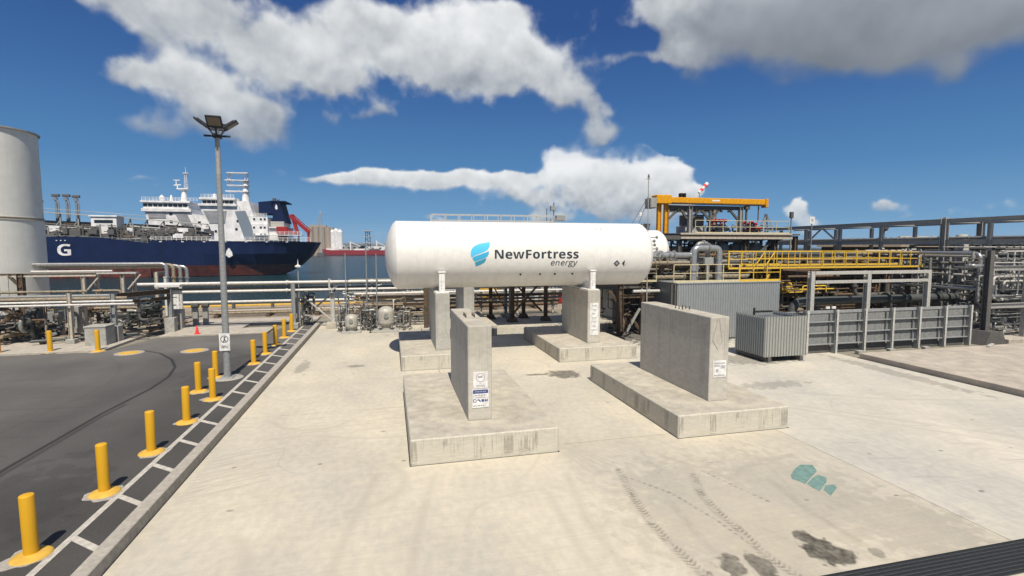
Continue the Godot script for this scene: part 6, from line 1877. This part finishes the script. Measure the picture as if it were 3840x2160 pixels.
func hull_mesh(st: Array, zc: float, lo: int, hi: int) -> MB:
	# stations: [x, [[half beam, height] ...]] from deck edge down; rows lo..hi
	var b := MB.new()
	for i in st.size() - 1:
		for side in [1.0, -1.0]:
			for r in range(lo, hi):
				var P := []
				for e in [[i, r], [i + 1, r], [i + 1, r + 1], [i, r + 1]]:
					var q: Array = st[e[0]][1][e[1]]
					P.append(V(st[e[0]][0], q[1], zc + side * q[0]))
				var nn: Vector3 = (P[1] - P[0]).cross(P[3] - P[0])
				if nn.length() < 1e-6: nn = (P[2] - P[1]).cross(P[3] - P[1])
				nn = nn.normalized()
				if nn.z * side < 0.0: nn = -nn
				b.tri(P[0], P[1], P[2], nn, nn, nn)
				b.tri(P[0], P[2], P[3], nn, nn, nn)
	for e in [0, st.size() - 1]:
		for r in range(lo, hi):
			var q0: Array = st[e][1][r]
			var q1: Array = st[e][1][r + 1]
			var nn := Vector3.LEFT if e == 0 else Vector3.RIGHT
			b.quad(V(st[e][0], q0[1], zc + q0[0]), V(st[e][0], q0[1], zc - q0[0]), V(st[e][0], q1[1], zc - q1[0]), V(st[e][0], q1[1], zc + q1[0]), nn)
	return b

func deck_mesh(st: Array, zc: float) -> MB:
	var b := MB.new()
	for i in st.size() - 1:
		var a: Array = st[i][1][0]
		var c: Array = st[i + 1][1][0]
		b.quad(V(st[i][0], a[1] - 0.3, zc + a[0]), V(st[i + 1][0], c[1] - 0.3, zc + c[0]), V(st[i + 1][0], c[1] - 0.3, zc - c[0]), V(st[i][0], a[1] - 0.3, zc - a[0]), Vector3.UP)
	return b

func lattice(t: Node, a: Vector3, c: Vector3, w: float, n: int, m: Material, called := "lattice") -> void:
	var bs := MB.along(a, c)
	var b := MB.new()
	var th := w * 0.12
	for s in [[-1, -1], [1, -1], [1, 1], [-1, 1]]:
		var o: Vector3 = bs.x * s[0] * w * 0.5 + bs.y * s[1] * w * 0.5
		b.bar(a + o, c + o * 0.6, th, th)
	for i in n:
		var p := a.lerp(c, float(i) / n)
		var q := a.lerp(c, float(i + 1) / n)
		b.bar(p + bs.x * w * 0.4, q - bs.x * w * 0.4, th * 0.7, th * 0.7)
		b.bar(p + bs.y * w * 0.4, q - bs.y * w * 0.4, th * 0.7, th * 0.7)
	obj(called, b, m, t)

func rail_line(a: Vector3, c: Vector3, h: float, n: int, th: float) -> MB:
	var b := MB.new()
	for i in n:
		var p := a.lerp(c, float(i) / (n - 1))
		b.bar(p, p + V(0, h, 0), th, th)
	for k in 3:
		b.bar(a + V(0, h * (k + 1) / 3.0, 0), c + V(0, h * (k + 1) / 3.0, 0), th * 0.8, th * 0.8)
	return b

# a white deckhouse: x from the fore side to the aft side, z is the visible side; heights above the sea datum
func mast_into(t: Node, x: float, y: float, z: float, s: float) -> void:
	obj("mast", MB.new().cyl(V(x, y, z), V(x + 0.3 * s, y + 4.0 * s, z), 1.0 * s, 0.6 * s, 12), M.ship_white, t)
	obj("mast_platform", MB.new().cspan(V(x - 1.6 * s, y + 4.0 * s, z - 1.2 * s), V(x + 1.6 * s, y + 4.3 * s, z + 1.2 * s), 0.05), M.ship_white, t)
	obj("radar", MB.new().bar(V(x - 2.6 * s, y + 5.3 * s, z), V(x - 0.6 * s, y + 5.5 * s, z), 0.3 * s, 0.3 * s).bar(V(x - 1.6 * s, y + 4.3 * s, z), V(x - 1.6 * s, y + 5.3 * s, z), 0.3 * s, 0.3 * s).bar(V(x - 2.6 * s, y + 6.9 * s, z), V(x - 0.8 * s, y + 6.9 * s, z), 0.25 * s, 0.25 * s).bar(V(x - 1.9 * s, y + 5.5 * s, z), V(x - 1.9 * s, y + 6.9 * s, z), 0.2 * s, 0.2 * s), M.ship_white, t)
	lattice(t, V(x + 0.9 * s, y + 4.3 * s, z), V(x + 0.9 * s, y + 9.0 * s, z), 0.9 * s, 5, M.ship_white, "topmast")
	obj("masthead", MB.new().cspan(V(x + 0.2 * s, y + 9.0 * s, z - 0.6 * s), V(x + 1.8 * s, y + 9.2 * s, z + 0.6 * s), 0.03).bar(V(x + 0.9 * s, y + 9.2 * s, z), V(x + 0.9 * s, y + 11.0 * s, z), 0.1 * s, 0.1 * s), M.ship_white, t)

func house_side(t: Node, pts: Array, z0: float, z1: float, m: Material, called := "deckhouse_wall") -> Node3D:
	var q := PackedVector2Array()
	for p in pts: q.append(V2(p[0], p[1]))
	return obj(called, MB.new().prism(q, z0, z1), m, t)

func window_at(parent: Node, x: float, y: float, z: float, w: float, h: float) -> void:
	obj("window", MB.new().cbox(V(x, y, z), V(w, h, 0.16), 0.03), M.glass, parent)

func harbour() -> void:
	# ---- near tanker ----
	var t := thing("ship", "navy blue tanker moored beyond the quay, white deckhouse and dark funnel aft", "ship")
	var st := []
	for e in [[-150.0, 11.2, 8.6, 11.2, -6.0], [-72.0, 11.2, 7.85, 11.2, -6.0], [-60.6, 11.2, 6.35, 11.2, -6.0]]:
		st.append([e[0], [[e[1], e[2]], [e[1], 3.5], [e[3], 0.5], [e[3], -2.4], [e[3] * 0.9, e[4]]]])
	var zc := -161.2
	obj("topsides", hull_mesh(st, zc, 0, 2), M.navy, t)
	obj("bottom_paint", hull_mesh(st, zc, 2, 4), M.boot, t)
	obj("main_deck", deck_mesh(st, zc), M.deck_grey, t)
	var sb := []
	for e in [[-60.58, 11.25, 7.05, 11.2, 11.2, 10.0, -6.0], [-48.0, 11.25, 6.98, 11.15, 10.6, 8.0, -6.0], [-42.0, 11.25, 6.95, 11.0, 9.6, 6.0, -5.0], [-36.0, 11.2, 6.9, 10.6, 7.8, 4.0, -4.0], [-31.0, 11.0, 6.87, 9.9, 5.4, 2.0, -2.9], [-28.0, 10.7, 6.85, 9.0, 3.6, 1.0, -1.6], [-25.0, 10.2, 6.83, 7.6, 2.2, 0.6, 0.3], [-22.6, 9.5, 6.8, 5.8, 3.4, 0.5, 2.6], [-20.9, 8.6, 6.78, 6.6, 4.6, 0.5, 5.6]]:
		var bot: float = e[6]
		var boot := maxf(0.5, bot + 0.3)
		var midh := maxf(3.5, bot + 0.8)
		sb.append([e[0], [[e[1], e[2]], [e[3], midh], [e[4], boot], [e[5] if bot > -2.4 else e[4] * 0.92, minf(-2.4, boot - 0.2) if bot <= -2.4 else bot + 0.1], [e[5] * 0.8, bot]]])
	obj("stern_topsides", hull_mesh(sb, zc, 0, 2), M.navy, t)
	obj("stern_bottom_paint", hull_mesh(sb, zc, 2, 4), M.boot, t)
	obj("poop_deck", deck_mesh(sb, zc), M.deck_grey, t)
	# name letter and emblem on the side
	var b := MB.new()
	var g := letters("G", true, 2.9, 2.9)
	for i in range(0, g.size(), 3):
		b.tri(V(-80.9 + g[i].x, 3.2 + g[i].y, -149.95), V(-80.9 + g[i + 1].x, 3.2 + g[i + 1].y, -149.95), V(-80.9 + g[i + 2].x, 3.2 + g[i + 2].y, -149.95), Vector3.BACK, Vector3.BACK, Vector3.BACK)
	obj("lettering", b, M.ship_white, t)
	obj("side_emblem", MB.new().prism(PackedVector2Array([V2(-42.8, 3.2), V2(-42.0, 2.5), V2(-41.1, 3.0), V2(-41.2, 3.9), V2(-41.8, 5.0), V2(-42.0, 5.1), V2(-42.5, 4.4)]), -150.3, -149.9), M.ship_white, t)
	for k in 3:
		obj("draught_mark", MB.new().box(V(-80.9 + 0.9 * k, 7.0, -149.93), V(0.3, 0.2, 0.05)), M.ship_white, t)
	for k in 7:
		obj("fairlead", MB.new().box(V(-58.0 + 5.1 * k, 6.75, -149.92), V(0.6, 0.2, 0.08)), M.ship_white, t)
	# deck rail and clutter
	obj("bulwark_rail", rail_line(V(-100, 8.0, -150.2), V(-61, 6.3, -150.2), 1.1, 30, 0.1), M.ship_grey, t)
	obj("stern_rail", rail_line(V(-60.3, 7.0, -150.2), V(-21.5, 6.8, -151.0), 1.15, 34, 0.1), M.ship_white, t)
	var r := RandomNumberGenerator.new()
	r.seed = 91
	for row in 8:
		for k in 7:
			var x := -108.0 + 8.0 * k
			var h := 7.5 + 0.66 * row - 0.02 * k * row
			pipe(t, [V(x, h, -152.0 - row), V(x + 8.6, h - 0.1 * row, -152.0 - row)], 0.24 + 0.14 * r.randf(), pick([M.deck_grey, M.deck_grey, M.pipe_grey, M.steel_dark, M.pipe_brown], r), 2, 6, "deck_pipe")
	for k in 130:
		var x := r.randf_range(-104, -46)
		var h := 6.2 + r.randf_range(1.5, 5.4)
		var z := r.randf_range(-151, -158)
		obj("deck_post", MB.new().bar(V(x, 6.0, z), V(x, h, z), 0.25, 0.25).bar(V(x - 0.9, h - 0.4, z), V(x + 0.9, h - 0.4, z), 0.2, 0.2), pick([M.deck_grey, M.steel_dark, M.deck_grey, M.steel_grey], r), t)
	for k in 70:
		var x := r.randf_range(-102, -46)
		var z := r.randf_range(-151, -156)
		obj("deck_box", MB.new().cbox(V(x, 7.4 + r.randf_range(0, 2.6), z), V(r.randf_range(0.8, 2.6), r.randf_range(0.6, 1.8), 1.2), 0.05), pick([M.deck_grey, M.steel_dark, M.steel_dark, M.deck_grey, M.ship_white], r), t)
	obj("deck_trunk", MB.new().prism(PackedVector2Array([V2(-110, 6.0), V2(-48, 6.0), V2(-50, 9.4), V2(-62, 11.4), V2(-110, 13.2)]), -166, -159), M.deck_grey, t)
	obj("catwalk", MB.new().bar(V(-104, 15.6, -158), V(-61, 12.6, -158), 1.6, 0.25).bar(V(-104, 16.6, -157.3), V(-61, 13.6, -157.3), 0.12, 0.12), M.steel_green, t)
	obj("catwalk", MB.new().bar(V(-61, 12.6, -158), V(-49, 11.6, -158), 1.6, 0.25), M.steel_green, t)
	for k in 12:
		var x := -104.0 + 4.0 * k
		obj("catwalk_leg", MB.new().bar(V(x, 6.5, -158), V(x, 15.6 - 0.07 * 4.0 * k, -158), 0.3, 0.3).bar(V(x, 7.0, -158), V(x + 4.0, 12.5, -158), 0.18, 0.18), M.steel_grey, t)
	# aft deckhouse
	var zf := -152.0
	var h1: Node3D = house_side(t, [[-47.6, 6.7], [-32.6, 6.7], [-32.6, 11.7], [-38.6, 11.8], [-39.6, 16.3], [-49.2, 16.3], [-46.2, 8.9]], -169.5, zf, M.ship_white)
	house_side(t, [[-39.2, 11.79], [-32.6, 11.7], [-32.6, 13.6], [-39.2, 13.6]], -168.5, zf - 0.4, M.ship_white)
	house_side(t, [[-41.5, 13.6], [-36.2, 13.6], [-37.4, 17.9], [-41.5, 17.9]], -166.0, zf - 1.2, M.ship_white)
	obj("bridge", MB.new().cspan(V(-49.4, 16.31, -169.8), V(-40.0, 16.9, -151.4), 0.05), M.ship_white, t)
	var br := obj("bridge_front", MB.new().cspan(V(-48.7, 16.9, -168.5), V(-40.6, 18.0, -152.4), 0.05), M.ship_white, t)
	for k in 7:
		window_at(br, -48.0 + 1.08 * k, 17.45, -152.36, 0.9, 0.7)
	obj("bridge_roof", MB.new().cspan(V(-49.2, 18.0, -169.0), V(-40.4, 18.6, -151.8), 0.08), M.ship_white, t)
	obj("recess", MB.new().prism(PackedVector2Array([V2(-48.3, 15.1), V2(-42.6, 15.1), V2(-43.2, 11.7), V2(-46.9, 11.7)]), zf, zf + 0.12), M.ship_grey, t)  # grey sheet on the wall, the shade of the recess put into its colour
	obj("stair_recess", MB.new().prism(PackedVector2Array([V2(-40.6, 15.0), V2(-38.0, 15.2), V2(-36.6, 11.2), V2(-36.0, 7.6), V2(-38.4, 7.4)]), zf, zf + 0.14), M.ship_blue, t)  # flat blue grey sheet painting the shadowed stair opening
	for e in [[-35.9, 14.0], [-33.9, 13.9], [-33.2, 13.9]]:
		pass
	for row in 3:
		for x in [-36.0, -34.3, -33.3]:
			window_at(h1, x, 12.6 - 1.9 * row if row > 0 else 13.0, zf + (0.03 if row > 0 else -0.36), 0.5, 0.5)
	for e in [[-40.4, 10.2], [-40.0, 12.4], [-45.5, 9.6]]:
		window_at(h1, e[0], e[1], zf + 0.03, 0.6, 0.6)
	obj("roof_rail", rail_line(V(-48.8, 18.6, -152.3), V(-40.8, 18.6, -152.3), 0.9, 10, 0.08), M.ship_white, t)
	obj("upper_rail", rail_line(V(-38.6, 13.6, -152.6), V(-32.8, 13.6, -152.6), 1.0, 9, 0.08), M.ship_white, t)
	obj("radome", MB.new().lathe([V2(0.0, 18.6), V2(0.45, 18.9), V2(0.5, 19.4), V2(0.0, 19.9)], V(-46.0, 0, -154), Basis.IDENTITY, 12).lathe([V2(0.0, 18.6), V2(0.45, 18.9), V2(0.5, 19.4), V2(0.0, 19.9)], V(-44.5, 0, -154), Basis.IDENTITY, 12), M.ship_white, t)
	obj("mast", MB.new().cyl(V(-38.8, 17.9, -156), V(-38.6, 23.4, -156), 1.0, 0.6, 12), M.ship_white, t)
	for k in 4:
		var y: float = [20.6, 22.2, 23.6, 25.6][k]
		obj("mast_platform", MB.new().cspan(V(-43.6 + 0.5 * (k % 2), y, -157.2), V(-37.8, y + 0.22, -154.8), 0.04), M.ship_white, t)
	lattice(t, V(-38.4, 22.0, -156), V(-38.3, 26.0, -156), 0.9, 5, M.ship_white, "topmast")
	lattice(t, V(-43.0, 22.4, -156), V(-42.6, 25.6, -156), 0.7, 4, M.ship_white, "topmast")
	obj("mast_stay", MB.new().bar(V(-42.6, 18.6, -156), V(-42.6, 22.3, -156), 0.12, 0.12).bar(V(-40.6, 20.7, -156), V(-39.2, 23.5, -156), 0.15, 0.15), M.ship_white, t)
	# funnel
	house_side(t, [[-35.6, 14.8], [-31.6, 14.8], [-31.4, 18.2], [-31.9, 18.4], [-35.6, 18.0]], -166.0, -156.0, M.navy, "funnel_casing")
	house_side(t, [[-32.0, 12.6], [-28.6, 12.2], [-30.0, 18.0], [-31.6, 18.0]], -165.0, -155.4, M.navy, "funnel_casing")
	obj("funnel_top", MB.new().cspan(V(-32.4, 18.0, -165.2), V(-28.4, 18.35, -155.2), 0.05), M.navy, t)
	obj("exhaust_pipe", MB.new().cyl(V(-32.2, 18.2, -160), V(-32.2, 19.4, -160), 0.5, 0.5, 10), M.steel_dark, t)
	obj("exhaust_pipe", MB.new().cyl(V(-30.8, 18.2, -158), V(-30.8, 18.9, -158), 0.35, 0.35, 10), M.steel_dark, t)
	obj("funnel_emblem", MB.new().prism(PackedVector2Array([V2(-31.2, 16.4), V2(-30.9, 15.8), V2(-30.5, 16.1), V2(-30.6, 17.0), V2(-30.9, 17.4)]), -155.5, -155.3), M.ship_white, t)
	obj("aft_casing", MB.new().cspan(V(-32.59, 6.7, -166), V(-28.4, 10.6, -153.5), 0.1).cspan(V(-32.5, 10.6, -165), V(-27.6, 10.9, -152.8), 0.03), M.ship_white, t)
	obj("aft_casing", MB.new().cspan(V(-32.4, 10.9, -164), V(-28.8, 12.5, -154.5), 0.1), M.steel_green, t)
	obj("aft_platform", MB.new().cspan(V(-36.0, 8.5, -152.6), V(-23.6, 8.7, -150.6), 0.03), M.ship_white, t)
	obj("aft_platform_rail", rail_line(V(-36, 8.7, -150.7), V(-23.6, 8.7, -150.7), 0.9, 12, 0.08), M.ship_white, t)
	# red deck crane
	obj("crane_post", MB.new().cyl(V(-28.6, 6.7, -153), V(-28.6, 10.4, -153), 0.9, 0.8, 12), M.red, t)
	obj("crane_cab", MB.new().cspan(V(-30.4, 9.0, -154), V(-27.6, 11.0, -152), 0.1), M.red, t)
	lattice(t, V(-26.6, 14.0, -153), V(-21.6, 9.6, -153), 1.3, 7, M.red, "crane_boom")
	obj("crane_boom_box", MB.new().bar(V(-26.9, 14.2, -153), V(-22.0, 9.4, -153), 1.1, 0.9), M.red, t)
	obj("crane_arm", MB.new().bar(V(-26.4, 14.4, -153), V(-25.0, 9.0, -153), 0.9, 0.9).bar(V(-28.6, 10.2, -153), V(-25.2, 9.0, -153), 0.9, 0.8), M.red, t)
	obj("crane_leg", MB.new().bar(V(-22.2, 6.7, -153), V(-22.2, 9.6, -153), 0.5, 0.5).bar(V(-24.8, 6.7, -153), V(-24.8, 9.2, -153), 0.4, 0.4), M.red, t)
	obj("mooring_winch", MB.new().cbox(V(-26.0, 7.2, -153), V(2.4, 1.0, 2.0), 0.1).cbox(V(-35.0, 7.2, -152), V(3.0, 1.0, 1.0), 0.1), M.steel_grey, t)
	# ---- second ship, mostly hidden ----
	t = thing("ship", "second tanker behind the first, only its white deckhouse and mast in view", "ship")
	var s2 := []
	for e in [[-170.0, 8.0], [-60.0, 8.0], [-52.0, 8.0]]:
		s2.append([e[0], [[11.0, e[1]], [11.0, 3.5], [11.0, 0.5], [10.8, -2.4], [9.0, -6.0]]])
	obj("topsides", hull_mesh(s2, -188.0, 0, 2), M.navy, t)
	obj("bottom_paint", hull_mesh(s2, -188.0, 2, 4), M.boot, t)
	obj("main_deck", deck_mesh(s2, -188.0), M.deck_grey, t)
	var h2: Node3D = house_side(t, [[-72.0, 7.7], [-56.5, 7.7], [-56.8, 11.0], [-60.0, 16.2], [-72.6, 16.2], [-72.0, 12.0]], -197.0, -178.0, M.ship_white)
	var b2 := obj("bridge", MB.new().cspan(V(-73.4, 16.21, -198), V(-59.8, 17.2, -177.4), 0.05), M.ship_white, t)
	for k in 9:
		window_at(b2, -72.4 + 1.36 * k, 18.2, -177.9, 1.1, 0.8)
	obj("bridge_house", MB.new().cspan(V(-73.0, 17.2, -197), V(-60.6, 18.9, -177.95), 0.05), M.ship_white, t)
	obj("bridge_roof", MB.new().cspan(V(-73.6, 18.9, -198), V(-60.0, 19.5, -177.3), 0.08), M.ship_white, t)
	obj("stair_recess", MB.new().prism(PackedVector2Array([V2(-64.6, 16.0), V2(-61.2, 15.8), V2(-59.2, 11.0), V2(-62.2, 11.0)]), -178.0, -177.85), M.ship_grey, t)  # grey sheet, shade of the sloping opening painted on
	obj("recess", MB.new().prism(PackedVector2Array([V2(-71.8, 15.8), V2(-67.0, 15.8), V2(-67.0, 14.2), V2(-71.6, 14.2)]), -178.0, -177.85), M.ship_grey, t)  # recess drawn as a flat sheet in the grey of its shade
	for e in [[-65.6, 15.6], [-65.6, 13.2], [-57.8, 13.0], [-57.8, 11.0]]:
		window_at(h2, e[0], e[1], -177.95, 0.8, 0.8)
	house_side(t, [[-60.6, 11.0], [-55.0, 11.0], [-55.0, 15.2], [-59.6, 15.2]], -196.0, -178.6, M.ship_white)
	obj("roof_rail", rail_line(V(-73.2, 19.5, -177.8), V(-58.0, 19.5, -177.8), 1.1, 16, 0.1), M.ship_white, t)
	obj("radome", MB.new().lathe([V2(0.0, 19.5), V2(0.7, 19.9), V2(0.75, 20.9), V2(0.0, 21.6)], V(-68.6, 0, -180), Basis.IDENTITY, 12).lathe([V2(0.0, 19.5), V2(0.5, 19.8), V2(0.2, 21.4), V2(0.0, 21.6)], V(-66.0, 0, -180), Basis.IDENTITY, 12), M.ship_white, t)
	mast_into(t, -63.2, 19.5, -182.0, 1.0)
	# ---- loading arms on the jetty ----
	for k in 5:
		var x: float = [-93.0, -89.6, -85.8, -83.4, -81.2][k]
		var top: float = [17.2, 17.4, 19.0, 19.0, 18.8][k]
		var a := thing("loading_arm", "blue grey loading arm above the ship's deck, %s from the silo" % ["first", "second", "third", "fourth", "fifth"][k], "loading arm", V(x, 0, -160), "loading arms beside the tanker")
		obj("riser", MB.new().cyl(V(0, 6.0, 0), V(0, top - 0.6, 0), 0.3, 0.28, 10), M.ship_blue, a)
		obj("outboard_arm", MB.new().tube([V(0, top - 0.4, 0), V(0.7, top - 2.2, 0.3), V(0.5, 9.5, 0.4)], 0.2, 8), M.ship_blue, a)
		obj("counterweight", MB.new().cbox(V(0, top, 0), V(1.7, 0.7, 0.7), 0.08), M.steel_dark, a)
		obj("swivel", MB.new().cyl(V(-0.1, top - 0.9, -0.4), V(-0.1, top - 0.9, 0.4), 0.45, 0.45, 10), M.ship_blue, a)
	# white deck cabin at the far left of the ship
	var c := thing("deck_cabin", "small white cabin on the tanker's deck right of the loading arms", "cabin", V(-73.5, 11.0, -156))
	obj("wall", MB.new().cspan(V(-1.8, -3.0, -2), V(4.0, 2.2, 2), 0.08), M.ship_white, c)
	obj("roof", MB.new().cspan(V(-2.1, 2.2, -2.3), V(4.3, 2.6, 2.3), 0.05), M.ship_white, c)
	obj("window", MB.new().cspan(V(-1.0, 0.6, 1.96), V(3.2, 1.4, 2.05), 0.02), M.glass, c)
	# ---- far side of the harbour ----
	struct("far_shore", MB.new().prism(PackedVector2Array([V2(-1200, -4), V2(3000, -4), V2(3000, 0.5), V2(900, 2.5), V2(300, 1.6), V2(0, 0.4), V2(-400, 0.8), V2(-1200, 3.0)]), -900, -640), M.land)
	struct("far_wharf", MB.new().span(V(-160, -4, -560), V(-46, -0.6, -505)), M.far_beige)
	var si := thing("grain_silo", "block of tall beige silos on the far wharf behind the ship's stern", "silo", V(-62, -0.6, -510))
	for k in 4:
		obj("cell", MB.new().cyl(V(-10.5 + 5.2 * k, 0, 0), V(-10.5 + 5.2 * k, 24.6, 0), 2.7, 2.7, 18), M.far_beige, si)
	for k in 4:
		obj("cell", MB.new().cyl(V(-8.0 + 5.2 * k, 0, -5.0), V(-8.0 + 5.2 * k, 25.0, -5.0), 2.7, 2.7, 18), M.far_beige, si)
	obj("headhouse", MB.new().cspan(V(-11, 24.6, -6), V(4, 26.6, 1), 0.1), M.far_beige, si)
	si = thing("grain_silo", "white silo group on the far wharf, right of the beige block", "silo", V(-48.5, -0.6, -512))
	for k in 3:
		obj("cell", MB.new().lathe([V2(2.4, 0), V2(2.4, 20.5 + 1.2 * (k % 2)), V2(0.3, 22.5 + 1.2 * (k % 2))], V(-4.6 + 3.6 * k, 0, 0.6 * k), Basis.IDENTITY, 18), M.ship_white, si)
	obj("conveyor", MB.new().bar(V(-6, 22.0, 0), V(4, 23.2, 0), 1.0, 0.8), M.galv_light, si)
	var cr := thing("harbour_crane", "thin dark lattice harbour crane in front of the beige silos", "crane", V(-58.5, -1.5, -470))
	lattice(cr, V(0, 0, 0), V(0.6, 38.0, 0), 2.2, 16, M.steel_green, "tower")
	lattice(cr, V(0.6, 36.0, 0), V(-5.0, 20.0, 0), 1.2, 8, M.steel_green, "jib")
	obj("base", MB.new().cspan(V(-3, -1.2, -3), V(3, 2, 3), 0.1), M.steel_dark, cr)
	var rs := thing("ship", "long low red freighter far across the water left of the tank", "ship")
	var s3 := []
	for e in [[-62.0, 1.0, 3.4], [-54.0, 6.0, 2.3], [40.0, 8.0, 2.0], [60.0, 8.0, 2.0]]:
		s3.append([e[0], [[e[1], e[2]], [e[1] * 0.97, 0.5], [e[1] * 0.94, -2.0], [e[1] * 0.9, -2.55], [e[1] * 0.8, -5.0]]])
	obj("topsides", hull_mesh(s3, -506.0, 0, 2), M.red, rs)
	obj("bottom_paint", hull_mesh(s3, -506.0, 2, 4), M.boot, rs)
	obj("main_deck", deck_mesh(s3, -506.0), M.red, rs)
	for k in 5:
		var x: float = [-50.0, -36.0, -12.0, -2.0, 14.0][k]
		obj("deck_crane", MB.new().bar(V(x, 2, -503), V(x, 11.5 - (k % 2), -503), 1.1, 1.1).bar(V(x, 10.0, -503), V(x + 9, 6.0, -503), 0.6, 0.6), M.ship_white, rs)
	for k in 6:
		obj("hatch", MB.new().cspan(V(-47 + 14.0 * k, 1.8, -509), V(-37 + 14.0 * k, 3.6, -502), 0.1), [M.steel_green, M.ship_white, M.steel_dark][k % 3], rs)
	obj("forecastle", MB.new().cspan(V(-58, 2.2, -508), V(-50, 3.8, -504), 0.1), M.ship_white, rs)
	var tw := thing("port_tower", "dark open framed tower far off above the red freighter", "tower", V(-21.5, -2, -540))
	lattice(tw, V(0, 0, 0), V(0, 24.0, 0), 6.0, 6, M.steel_dark, "frame")
	for k in 4:
		obj("floor", MB.new().cspan(V(-4.2, 6.0 * k + 5.0, -4), V(4.6, 6.0 * k + 5.8, 4), 0.1), M.steel_green, tw)
	# low buildings along the far shore
	var r2 := RandomNumberGenerator.new()
	r2.seed = 5
	var where := ["left of the beige silos", "behind the red freighter's bow", "behind the red freighter's middle", "behind the white tank", "seen under the high deck", "seen between the rack columns", "at the far right shore"]
	for k in 7:
		var x: float = [-190.0, -44.0, -14.0, 60.0, 260.0, 520.0, 820.0][k]
		var w := r2.randf_range(24, 44)
		var h := r2.randf_range(5, 9)
		var bd := thing("warehouse", "low pale warehouse on the far shore %s" % where[k], "building", V(x, -1, -650), "warehouses on the far shore")
		obj("wall", MB.new().cspan(V(-w * 0.5, 0, -8), V(w * 0.5, h, 8), 0.1), [M.far_beige, M.steel_grey, M.ship_white][k % 3], bd)
		obj("roof", MB.new().prism(PackedVector2Array([V2(-w * 0.52, h), V2(w * 0.52, h), V2(w * 0.5, h + 1.2), V2(0, h + 2.6), V2(-w * 0.5, h + 1.2)]), -8.5, 8.5), M.galv, bd)
		for j in 4:
			obj("window", MB.new().cspan(V(-w * 0.4 + j * w * 0.22, h * 0.45, 7.95), V(-w * 0.4 + j * w * 0.22 + 2.5, h * 0.7, 8.08), 0.03), M.glass, bd)

func small_things() -> void:
	# ship mast seen over the white tank
	var t := thing("mast_tower", "dark instrument tower rising behind the right part of the white tank", "mast", V(14.1, 0, -43.0))
	lattice(t, V(0, 0, 0), V(0, 7.9, 0), 0.7, 10, M.steel_grey, "frame")
	obj("antenna", MB.new().bar(V(0.1, 7.9, 0), V(0.1, 9.3, 0), 0.07, 0.07).bar(V(-0.55, 6.5, 0), V(-0.55, 8.8, 0), 0.05, 0.05), M.steel_dark, t)
	obj("instrument", MB.new().cspan(V(-0.2, 8.6, -0.15), V(0.25, 9.0, 0.15), 0.02), M.steel_grey, t)
	obj("instrument", MB.new().cspan(V(0.3, 7.7, -0.2), V(1.1, 8.2, 0.2), 0.03), M.steel_grey, t)
	obj("platform", MB.new().cspan(V(-0.8, 7.4, -0.6), V(1.3, 7.5, 0.6), 0.01), M.galv, t)
	t = thing("steel_block", "small dark foot block on the raised slab beside the barrier", "block", V(30.2, 0.25, -19.3))
	obj("block", MB.new().cbox(V(0, 0.06, 0), V(0.9, 0.12, 0.14), 0.02, Basis(Vector3.UP, 0.4)), M.galv_light, t)
	for i in 3:
		var p := thing("paving_block", "loose pale block at the foot of the barrier, %s from the ribbed box" % ["first", "second", "third"][i], "block", V([23.0, 25.0, 27.3][i], 0.25 if i > 5 else 0.0, -20.35), "loose blocks under the barrier")
		obj("block", MB.new().cbox(V(0, 0.09, 0), V(0.34, 0.18, 0.24), 0.015), M.conc_cool, p)
